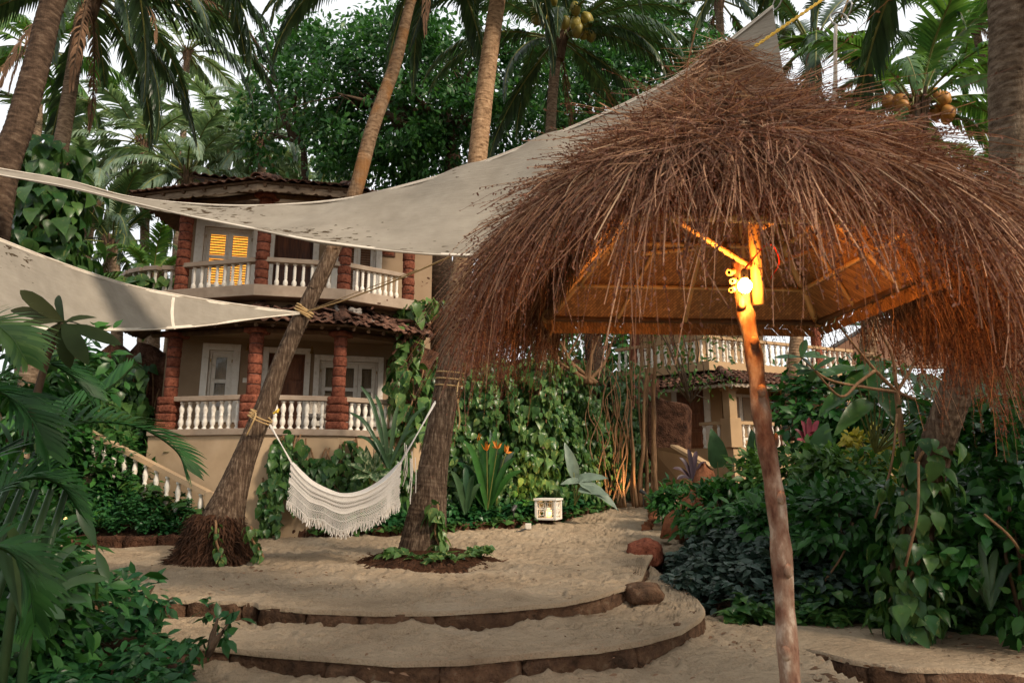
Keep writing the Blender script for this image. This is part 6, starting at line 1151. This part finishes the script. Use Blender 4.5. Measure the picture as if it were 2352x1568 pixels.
climber('balcony_creeper', 'big variegated leaves spilling over the left end of the upper balcony', [P(250, 700, 16), P(300, 660, 16), P(360, 650, 15.9)], .45, 220, .34, 'pothos_bright', 120, wild=.7)
climber('trunk_creeper', 'thick creeper with large dark leaves smothering the left palm trunk', [P(105, 640, 12.5), P(100, 560, 12.5), P(112, 460, 12.6), P(122, 350, 12.7)], .78, 620, .33, 'pothos', 240)
climber('foot_creeper', 'pale heart-leaved sprig climbing the upright hammock palm foot', [P(1008, 1270, 11.7), P(1005, 1220, 11.75), P(998, 1150, 11.8)], .13, 34, .2, 'pothos_bright', 34, stems=1); climber('foot_creeper', 'thin creeper strand hanging on the shaggy root bole', [P(506, 1290, 10.95), P(500, 1240, 11.1), P(490, 1190, 11.2)], .07, 20, .12, 'pothos_bright', 20, stems=1)
climber('foot_creeper', 'creeper sprig on the right flank of the shaggy root bole', [P(600, 1280, 11.2), P(585, 1240, 11.2), P(570, 1205, 11.2)], .09, 24, .14, 'pothos_bright', 24, stems=1)
mc = Vector(md.location); cover('mound_creeper', 'creeper leaves trailing round the root mound of the upright palm', lambda n: (mc.x + .15 + np.cos(t0_ := rng.uniform(-2.9, .5, n))*rng.uniform(.55, .95, n), mc.y + np.sin(t0_)*rng.uniform(.5, .85, n), np.full(n, .1)), 170, .15, 'pothos_bright', T_HEART, 90, .12, 'creeper')
# --- middle bed
mbz = lambda x, y: mb_z(x, y)
cover('ground_cover', 'glossy low ground cover along the kerb behind the hammock', region([(-4.4, 15.05), (-1.65, 15.35), (-1.2, 16.9), (-4.2, 16.2)], mbz), 2600, .145, 'cover_green', T_COVER, 120, .35)
cover('ground_cover', 'glossy low ground cover round the lattice lantern', region([(-1.65, 15.35), (.3, 16.3), (.95, 16.8), (1.9, 17.95), (2.95, 19.4), (2.9, 20.2), (.8, 18.2), (-1.2, 17.1)], mbz), 5200, .15, 'cover_green', T_COVER, 170, .4)
cover('ground_cover', 'trailing leaves spilling over the kerb stones onto the sand', region([(-4.4, 14.9), (-1.65, 15.2), (.95, 16.6), (2.95, 19.2), (2.95, 19.45), (.95, 16.9), (-1.65, 15.45), (-4.4, 15.1)], lambda x, y: terr_z(x, y) + .08), 420, .16, 'pothos', T_HEART, 80, .15)
def strap_plant(name, label, c, leaves, mat, wid, tm=T_STRAP, flowers=(), Y=None, cat='plant', nr=(0, -.6, .6)):
    t_ = thing(name, label, cat, c)
    for x, y, dY in leaves:
        tip = P(x, y, c[1] + dY); b = Vector(c); n = 9; mid = b.lerp(tip, .55) + Vector((0, 0, .16*(tip-b).length)); sp = smoothpts([b, mid, tip], n); V = []; F = []
        for i in range(n):
            t = i/(n-1); w_ = wid*(.55 + 1.5*t)*(1 - t)**.55*1.05 + .002; tg = Vector(sp[min(i+1, n-1)] - sp[max(i-1, 0)]).normalized(); sd = tg.cross(Vector(nr)).normalized(); up_ = sd.cross(tg); q = Vector(sp[i]); V += [q - sd*w_ + up_*w_*.45, q, q + sd*w_ + up_*w_*.45]
        for i in range(n-1): a = 3*i; F += [(a, a+1, a+4, a+3), (a+1, a+2, a+5, a+4)]
        adopt(mesh('leaf', V, F, mat, None, True), t_)
    for x, y, dY in flowers:
        q = P(x, y, c[1] + dY); adopt(MB().tube([Vector(c), q], .012, 5).build('flower_stem', 'petiole', None), t_); pos = np.array([list(q)]*6); D = jit(6, .5) + np.array((0, 0, .9)); foliage(t_, T_LANCE, pos, D, jit(6, 1) + np.array((0, -1, 0)), np.full(6, .22), 'flower_orange', 6, 'petal')
    return t_
strap_plant('crinum_lily', 'tall strap-leaved lily standing behind the right hammock cords', tuple(P(893, 1075, 14.6)), [(800, 945, 0), (828, 885, .1), (862, 905, .3), (985, 930, .2), (950, 985, -.1), (850, 1000, -.2), (915, 930, .3), (875, 950, .1), (820, 1000, 0), (985, 990, .3)], 'strap_leaf', .05)
strap_plant('heliconia', 'upright heliconia clump with orange flowers left of the lantern', tuple(P(1120, 1170, 16.2)), [(x, y, random.uniform(-.4, .4)) for x, y in ((1050, 1060), (1065, 1010), (1085, 1040), (1100, 1000), (1120, 1020), (1140, 985), (1150, 1040), (1165, 1010), (1185, 1050), (1075, 1080), (1200, 1080), (1040, 1100), (1130, 1060))], 'shrub_green', .08, flowers=((1142, 1030, -.3), (1118, 1035, -.2), (1098, 1015, 0), (1162, 1040, -.1)))
strap_plant('heliconia', 'leafy heliconia clump right behind the upright palm trunk', tuple(P(1070, 1180, 15.9)), [(x, y, random.uniform(-.4, .4)) for x, y in ((1035, 1080), (1050, 1100), (1070, 1070), (1090, 1090), (1105, 1110), (1040, 1130))], 'strap_leaf', .07)
di = thing('dieffenbachia', 'white mottled broad-leaved plant at the foot of the plinth creeper', 'plant', P(850, 1110, 14.8))
for x, y, tx, ty in ((845, 1080, 800, 1060), (850, 1075, 840, 1025), (860, 1078, 890, 1035), (850, 1090, 805, 1095), (865, 1090, 905, 1085), (855, 1085, 870, 1105), (845, 1060, 825, 1040), (862, 1062, 878, 1020)): big_leaf(di, P(x, y, 14.7), P(tx, ty, 14.5), .2, 'dieffen', (random.uniform(-.4, .4), -.8, .7), stalk_from=di.location)
def alocasia(label, base, leaves, mat, wd_=.4, name='alocasia'):
    t_ = thing(name, label, 'plant', base)
    for (x, y, Y, tx, ty, tY, w_) in leaves: big_leaf(t_, P(x, y, Y), P(tx, ty, tY), w_, mat, (random.uniform(-.3, .3), -.8, .75), stalk_from=base)
    return t_
alocasia('silvery giant-leaved plant leaning over the path end beside the lantern', P(1320, 1160, 16.9), [(1318, 1085, 16.9, 1300, 1015, 16.8, .30), (1335, 1100, 16.9, 1395, 1090, 16.7, .30), (1345, 1115, 16.7, 1425, 1160, 16.4, .34), (1330, 1105, 16.9, 1290, 1105, 16.6, .24), (1340, 1125, 16.6, 1400, 1130, 16.4, .26)], 'silver_leaf')
alocasia('pale upright giant leaf behind the heliconias', P(1140, 1160, 16.4), [(1140, 1060, 16.4, 1125, 990, 16.2, .2), (1150, 1080, 16.4, 1175, 1035, 16.2, .25)], 'silver_leaf')
# --- beside the stairs
cover('stair_shrub', 'mounded small-leaved hedge in front of the garden staircase', region([(-9.5, 13.8), (-6.6, 13.95), (-5.65, 14.35), (-5.9, 14.55), (-9, 15.0)], lambda x, y: ub_z(x, y) + .12), 7000, .11, 'cover_green', T_OVAL, 120, .55)
cover('stair_creeper', 'creeper leaves straggling through the stair balusters', lambda n: (lambda u: (a2.x + (b2.x-a2.x)*u + rng.normal(0, .1, n), a2.y + (b2.y-a2.y)*u - .25 + rng.normal(0, .1, n), .3 + 1.2*u + rng.random(n)*.3))(rng.random(n)), 170, .2, 'pothos', T_HEART, 80, .1, 'creeper')
shrub('leafy_shrub', 'dark shrub filling the corner left of the staircase', (-9.3, 14.9, 1.2), (1.3, .8, 1.2), 1600, .18, 'shrub_green', n_sep=60); shrub('leafy_shrub', 'tall dark shrub against the far left embankment', (-10.6, 14.6, 2.4), (1.6, .9, 2.0), 2200, .22, 'shrub_green', n_sep=60)
shrub('leafy_shrub', 'tangled shrub at the far left below the lower sail', (-10.0, 12.2, 1.7), (1.1, .9, 1.5), 2000, .2, 'cover_green', n_sep=60); shrub('leafy_shrub', 'broad leafy shrub on the far left bank behind the areca fronds', (-7.6, 9.2, .7), (1.1, 1.0, 1.0), 2600, .18, 'shrub_green', n_sep=80)
gl_ = thing('garden_lamp', 'small glowing garden lamp among the left shrubs', 'lamp', P(150, 1200, 13.0)); adopt(MB().lathe([(0, .04), (.02, .03), (.03, 0), (.02, -.03), (.01, -.04)], 10, P(150, 1192, 13.0)).build('globe', 'small_glow', None, True), gl_); adopt(MB().tube([P(150, 1200, 13.0), P(150, 1250, 13.0)], .02, 6).build('post', 'metal_dark', None), gl_)
# --- left foreground
def frond_path(t_, px, L_scale=1., mat='areca', npair=25, lmax=.36, wid=.03, hang=.12, sweep=(65, 28), name='frond', up_=.35, ragged=.04):
    sp = smoothpts([P(*q) for q in px], 40); n = 39; mb = MB(); mb.tube(sp, [.013*(1-.8*i/n) + .003 for i in range(40)], 5); V = [np.array(mb.V)]; nv = len(mb.V); Ft = list(mb.F); Fq = []; tin = [np.zeros(nv)]
    for k in range(npair):
        s = .14 + .86*(k+.5)/npair
        for sd in (-1, 1):
            if random.random() < ragged: continue
            f = s*n; i = min(int(f), n-1); base = sp[i] + (sp[i+1]-sp[i])*(f-i); tg = sp[min(i+2, n)] - sp[max(i-1, 0)]; tg /= np.linalg.norm(tg); ref = np.array((0, -.35, 1.)); sdv = np.cross(tg, ref); sdv /= np.linalg.norm(sdv); u2 = np.cross(sdv, tg); lp = lmax*(min(1, .55 + 2*(s-.14)) if s < .4 else 1 - .62*((s-.4)/.6)**1.5)*random.uniform(.85, 1.1); sw = R(sweep[0] + (sweep[1]-sweep[0])*s); d = sdv*sd*sin(sw) + tg*cos(sw) + u2*up_; d /= np.linalg.norm(d); q = base.copy(); a0 = nv
            for j in range(5):
                w_ = wid*(.6, 1, 1, .65, .06)[j]; wv = tg - d*np.dot(tg, d); wv /= max(np.linalg.norm(wv), 1e-6); V.append(np.array([q - wv*w_/2, q + wv*w_/2])); nv += 2; d = d + np.array((0, 0, -hang*(.25 + .3*j))); d /= np.linalg.norm(d); q = q + d*lp/4
            tin.append(np.full(10, random.random()*.9)); Fq += [(a0+2*j, a0+2*j+1, a0+2*j+3, a0+2*j+2) for j in range(4)]
    o = mesh(name, np.concatenate(V).tolist(), Ft + Fq, mat, None, True, None, np.concatenate(tin)); return adopt(o, t_)
ar = thing('areca_palm', 'feathery areca palm arching in from the left edge', 'palm', (-3.6, 4.6, -.3))
frond_path(ar, [(-160, 1160, 4.6), (-60, 930, 4.7), (20, 850, 4.8), (100, 832, 4.9), (160, 860, 5.0), (205, 905, 5.05)], hang=.14, lmax=.42)
frond_path(ar, [(-180, 1180, 4.2), (-40, 1060, 4.5), (110, 985, 4.9), (230, 968, 5.2), (330, 985, 5.5), (400, 1030, 5.65), (428, 1075, 5.7)], hang=.13, lmax=.52, npair=30, up_=.3)
frond_path(ar, [(-140, 1250, 4.2), (-20, 1140, 4.4), (70, 1098, 4.5), (140, 1115, 4.6), (185, 1180, 4.7)], hang=.16, lmax=.36)
frond_path(ar, [(-160, 1330, 3.7), (-60, 1260, 3.8), (20, 1265, 3.9), (65, 1330, 3.95), (80, 1430, 4.0)], hang=.18, lmax=.36); frond_path(ar, [(-160, 1000, 4.4), (-60, 900, 4.4), (10, 905, 4.5), (70, 960, 4.5), (110, 1040, 4.55)], hang=.18, lmax=.42); pass
frond_path(ar, [(-120, 800, 4.0), (-40, 740, 4.0), (20, 770, 4.0), (60, 830, 4.0)], hang=.18, lmax=.32, mat='palm_fresh'); frond_path(ar, [(-160, 1120, 5.4), (-20, 1010, 5.6), (120, 960, 5.8), (240, 900, 6.0), (300, 850, 6.1)], hang=.12, lmax=.42, npair=26)
for k in range(5): adopt(MB().tube([(-3.6 + .1*k, 4.6 + .05*k, -.4), (-3.55 + .12*k, 4.6, .6), (-3.4 + .1*k, 4.7, 1.3)], [.035, .03, .02], 7).build('cane', 'strap_leaf', None, True), ar)
pf = thing('frangipani_branch', 'dark frangipani branch with long leaves before the lower left sail', 'plant', P(100, 900, 4.6)); c = P(146, 742, 4.6)
adopt(MB().tube(smoothpts([P(60, 1000, 4.7), P(100, 850, 4.65), P(118, 800, 4.6), c], 12), list(np.linspace(.028, .016, 12)), 7).build('branch', 'twig', None, True), pf)
for tx, ty, dY, w_ in ((33, 652, 0, .075), (5, 690, .1, .07), (40, 735, -.2, .08), (278, 778, .1, .085), (225, 712, .3, .06), (190, 818, -.2, .085), (110, 690, .3, .05), (155, 835, -.1, .08), (120, 660, .2, .04), (215, 745, .2, .08), (70, 800, -.1, .08)): big_leaf(pf, c + Vector((random.uniform(-.02, .02), 0, random.uniform(-.02, .02))), P(tx, ty, 4.6 + dY), w_*1.35, 'plumeria', (random.uniform(-.4, .4), -.9, .6), T_PLUM)
strap_plant('ginger_plant', 'broad strap-leaved ginger below the areca fronds', tuple(P(60, 1420, 4.4)), [(x, y, random.uniform(-.2, .3)) for x, y in ((130, 1200), (180, 1250), (230, 1300), (200, 1380), (150, 1420), (60, 1230), (20, 1200), (100, 1260), (170, 1320), (250, 1330), (-20, 1260), (90, 1380))], 'strap_leaf', .035, nr=(0, -.7, .5))
gs = thing('ginger_shoot', 'single pale green upright stem with one curled leaf above the step end', 'plant', P(222, 1372, 5.2)); adopt(MB().tube([P(222, 1375, 5.2), P(223, 1310, 5.2), P(222, 1250, 5.2)], [.012, .012, .008], 6).build('stem', 'palm_fresh', None, True), gs); big_leaf(gs, P(222, 1255, 5.2), P(180, 1160, 5.1), .08, 'strap_leaf', (.5, -.8, .3), T_PLUM); big_leaf(gs, P(222, 1262, 5.2), P(248, 1330, 5.1), .07, 'strap_leaf', (.5, -.8, .3), T_PLUM)
lz = lambda x, y: lb_z(x, y) + .05
cover('ground_cover', 'dense pointed-leaf ground cover in the near left corner', region([(-5.5, 4.6), (-3.0, 4.4), (-2.5, 5.3), (-2.75, 6.3), (-3.5, 7.1), (-4.6, 7.7), (-6.5, 8.6)], lambda x, y: np.maximum(lz(x, y), -.42) + .12), 6000, .125, 'cover_green', T_OVAL, 260, .32)
shrub('leafy_sprig', 'light sprig of pointed leaves poking over the second step', P(482, 1445, 6.2), (.2, .15, .22), 60, .13, 'cover_green', T_OVAL, 8, .2, 60, stems=5, cat='plant'); shrub('leafy_sprig', 'tall sprig of the ground cover before the left steps', P(320, 1370, 6.6), (.3, .2, .22), 110, .12, 'cover_green', T_OVAL, 12, .2, 70, stems=6, cat='plant')
shrub('leafy_shrub', 'deep shadowed shrub at the left edge under the areca fronds', (-4.3, 5.6, .45), (.9, .7, .7), 1500, .16, 'shrub_green', n_sep=50); shrub('leafy_shrub', 'mixed broadleaf shrub on the bank left of the sand', (-5.6, 7.4, .15), (.9, .8, .5), 1800, .17, 'shrub_green', n_sep=60); shrub('leafy_shrub', 'small red-flecked shrub on the left sand edge', (-8.3, 11.4, .5), (.9, .7, .55), 1200, .16, 'shrub_green', n_sep=40)
shrub('leafy_shrub', 'yellow flecked shrub beneath the frangipani branch', P(40, 860, 7.2), (.9, .6, .7), 1200, .17, 'shrub_green', n_sep=50)
# --- right bed
rz = lambda x, y: rb_z(x, y)
cover('ground_cover', 'dusky dark-leaved ground cover between path bend and umbrella pole', region([(2.35, 9.5), (3.2, 9.0), (4.6, 9.1), (5.2, 11), (5.2, 13), (2.9, 13), (2.4, 11.2), (2.15, 10.2)], rz), 6500, .15, 'cover_dark', T_COVER, 290, .36)
cover('ground_cover', 'variegated trailing creeper along the front of the right bed', region([(2.5, 8.85), (4.3, 8.75), (5.7, 8.2), (8.5, 7.7), (8.5, 9.2), (4.6, 9.5), (3, 9.3)], rz), 2600, .16, 'pothos', T_HEART, 260, .28)
cover('ground_cover', 'dark low leaves at the far right corner behind the trailing creeper', region([(4.6, 9.3), (8.5, 8.8), (9.5, 12), (5, 12)], rz), 3600, .19, 'cover_dark', T_COVER, 160, .5)
climber('trunk_creeper', 'large heart-leaved creeper climbing the leaning right-hand palm', [P(2085, 1440, 8.1), P(2095, 1320, 8.0), P(2105, 1180, 8.0), P(2135, 1010, 7.8)], .36, 460, .18, 'pothos', 260, dens=1.3)
def shr(lab, px, py, Y, r, n, s, mat, tm=T_OVAL, **k): return shrub(k.pop('name', 'leafy_shrub'), lab, P(px, py, Y), r, n, s, mat, tm, **k)
shr('bright pointed-leaf shrub right of the umbrella pole', 1800, 1115, 13.4, (1.1, .7, .6), 1500, .2, 'palm_fresh', T_OVAL, n_sep=110); shr('leafy shrub mass left of the umbrella pole', 1690, 1180, 13.0, (1.0, .7, .5), 1800, .19, 'shrub_green', n_sep=110); shr('low fresh shrub at the corner of the sand path', 1560, 1165, 16.0, (.75, .5, .5), 900, .17, 'shrub_green', n_sep=70)
shr('dark shrub mass directly behind the umbrella pole', 1820, 1230, 11.6, (1.3, .7, .7), 2200, .19, 'shrub_green', n_sep=90); shr('yellow-green shrub deep in the right bed', 2010, 1080, 12.5, (.5, .4, .7), 700, .17, 'yellow_leaf', n_sep=40); shr('green shrub around the yellow foliage', 1960, 1130, 11.8, (.9, .6, .8), 1600, .19, 'palm_fresh', n_sep=60)
shr('dark tall shrub right of the leaning palm', 2290, 1130, 8.4, (.9, .7, 1.1), 1900, .2, 'shrub_green', n_sep=80); shr('shadowed shrub at the right frame edge', 2330, 1300, 7.8, (.7, .6, .6), 1300, .18, 'shrub_green', n_sep=60); shr('deep green hedge behind the right bed', 1990, 960, 16, (2.2, .9, 1.2), 2600, .26, 'shrub_green'); shr('leafy hedge far right below the pergola', 2260, 1010, 15, (1.8, .9, 1.3), 2200, .26, 'shrub_green'); shr('shrub filling the right bed between palm and pole', 1970, 1220, 9.9, (.9, .6, .6), 1700, .18, 'shrub_green', n_sep=70)
shr('dark shrub at the far right behind the leaning palm', 2200, 1240, 9.3, (1.0, .7, .9), 1800, .2, 'shrub_green', n_sep=60)
alocasia('upright bright green giant leaf before the ochre portico', P(1650, 1100, 17.5), [(1648, 1060, 17.5, 1640, 985, 17.3, .55), (1740, 1070, 17.5, 1728, 985, 17.4, .5)], 'alocasia'); alocasia('pale giant leaf beside the bright shrub', P(1850, 1150, 13.2), [(1840, 1085, 13.1, 1900, 1092, 12.8, .3), (1880, 1030, 13.4, 1900, 970, 13.2, .4), (1935, 1050, 13.2, 1905, 1085, 13, .35)], 'alocasia')
strap_plant('cordyline', 'dark purple cordyline rosette at the ochre stair parapet', tuple(P(1592, 1105, 16.8)), [(1545, 1075, 0), (1560, 1050, 0), (1580, 1030, 0), (1600, 1035, .1), (1622, 1060, 0), (1635, 1085, -.1), (1555, 1100, -.2), (1615, 1100, -.2)], 'cordyline_dark', .06); strap_plant('cordyline', 'crimson-leaved cordyline right of the pale palm trunk', tuple(P(1860, 1035, 14.6)), [(1825, 985, 0), (1840, 965, 0), (1858, 958, 0), (1880, 965, 0), (1895, 985, 0), (1890, 1010, -.2), (1830, 1010, -.2), (1870, 990, -.3)], 'cordyline', .06)
fg = thing('frangipani_tree', 'branching frangipani with sparse leaves under the right thatch fringe', 'tree', P(2075, 1150, 8.8)); fb = P(2060, 900, 8.8)
def br(pts, r0, r1): adopt(MB().tube(smoothpts([P(*q) for q in pts], 16), list(np.linspace(r0, r1, 16)), 7).build('branch', 'vine_bark', None, True), fg)
br([(2080, 1180, 8.8), (2075, 1050, 8.8), (2060, 900, 8.8)], .05, .034); ends = []
for pts in ([(2060, 900, 8.8), (1990, 890, 8.7), (1900, 870, 8.6), (1840, 820, 8.5)], [(2060, 900, 8.8), (2010, 850, 8.7), (1960, 790, 8.6), (1925, 745, 8.6)], [(2060, 900, 8.8), (2050, 820, 8.8), (2020, 760, 8.8), (1990, 715, 8.8)], [(2060, 900, 8.8), (2100, 830, 8.9), (2110, 760, 8.9), (2105, 720, 8.9)], [(2010, 850, 8.7), (1970, 880, 8.6), (1930, 910, 8.5), (1870, 850, 8.4)], [(2060, 900, 8.8), (2140, 930, 8.7), (2200, 920, 8.6), (2260, 905, 8.6)]): br(pts, .024, .012); ends.append(pts[-1])
for e in ends:
    q = P(*e)
    for k in range(6): a = k*1.05 + random.random(); big_leaf(fg, q, q + Vector((cos(a)*.3, random.uniform(-.15, .15), sin(a)*.16 + .05)), .11, 'alocasia', (random.uniform(-.3, .3), -.6, .8), T_PLUM)
ph = thing('philodendron', 'huge dark variegated leaves spreading under the frangipani branches', 'plant', P(2010, 1040, 9.4))
for (x, y, tx, ty, w_) in ((1960, 850, 1870, 855, .26), (1990, 850, 1930, 900, .24), (2010, 840, 2005, 905, .25), (2060, 855, 2130, 880, .3), (2110, 870, 2190, 890, .32), (2140, 905, 2230, 950, .3), (1950, 900, 1880, 940, .26), (2030, 900, 2060, 960, .28), (1985, 930, 1920, 985, .25), (2100, 930, 2150, 990, .28), (2250, 900, 2340, 900, .3), (2270, 860, 2350, 840, .3), (2290, 930, 2352, 980, .3)): big_leaf(ph, P(x, y, 9.2), P(tx, ty, 8.9), w_, 'pothos', (random.uniform(-.3, .3), -.6, .9), stalk_from=ph.location, r=.008)
strap_plant('lily_plant', 'slender lily with broad leaf blades at the right bed front', tuple(P(2270, 1400, 7.6)), [(2225, 1270, 0), (2250, 1240, .1), (2290, 1260, .1), (2340, 1290, 0), (2215, 1320, -.1), (2240, 1330, -.2)], 'strap_leaf', .04)
for i, (x0, y0, x1, y1, Y) in enumerate(((1960, 1200, 1890, 1340, 9.6), (2110, 1060, 2080, 1300, 7.4), (2060, 950, 2010, 1190, 8.4), (2352, 1280, 2260, 1180, 7.4))): o = MB().tube(smoothpts([P(x0, y0, Y), P((x0+x1)/2 + 12, (y0+y1)/2, Y - .1), P(x1, y1, Y)], 10), .014, 5).build('dry_stem', 'vine_bark', None, True); tag(o, ('bare curved stem before the dark shrub mass', 'bare stem hanging along the creeper-clad palm', 'thin bare stem dropping under the frangipani', 'slanting bare stem at the right edge')[i], 'stem')
# litter on the sand by the boles and beds
def litter(name, label, c, r, n):
    th = rng.random(n)*2*pi; rr = r*np.sqrt(rng.random(n)); x = c[0] + np.cos(th)*rr; y = c[1] + np.sin(th)*rr*.7; V, F, _ = place(T_OVAL, np.stack([x, y, np.full(n, c[2])], 1), np.stack([np.cos(th*3), np.sin(th*3), 0*th], 1), np.array((0, 0, 1.)) + jit(n, .25), rng.uniform(.025, .085, n)); o = mesh(name, V, F, 'palm_dead', None, False, 'stuff', np.repeat(rng.random(n), len(T_OVAL[0]))); tag(o, label, 'litter')
litter('leaf_litter', 'scattered dry leaf bits on the sand round the palm feet', (-2.2, 10.6, .03), 3.4, 260); litter('leaf_litter', 'dark crumbs and dry leaves along the front of the right bed', (4.6, 8.6, -.4), 2.6, 500); litter('leaf_litter', 'a few dry leaves on the lower steps', (.2, 7.0, -.17), 2.2, 60)

# --- unseen broad trees added round the viewer to shade the steps and near beds
for lab, x, y, z, r, n in (('unseen added shade tree right of the umbrella, out over the near bed', 12.6, 4.6, 7.0, (2.8, 3.2, 2.3), 5200), ('unseen added shade tree at the right of the steps', 7.6, 1.0, 6.4, (2.6, 2.2, 1.6), 5600), ('unseen added shade tree at the far right beside the sunken step', 15.5, 8.5, 7.5, (3, 3.2, 2.4), 3400), ('unseen added shade tree overhead just behind the viewer', 2.0, -.9, 7.0, (1.9, 1.5, 1.4), 2200), ('unseen added wide shade tree behind the viewer on the left', -2.2, -2.4, 6.4, (3.2, 2.0, 1.6), 3800)):
    broad_tree('added_shade_tree', lab, (x + .6, y - .8, -.6), [(x + .4, y - .6, 2), (x, y, z - 2)], ((x, y, z), r), n, .34, 'ficus', 60, .16, .3, 'added shade trees out of view', limbs=5)
# ------------------------------------------------ end
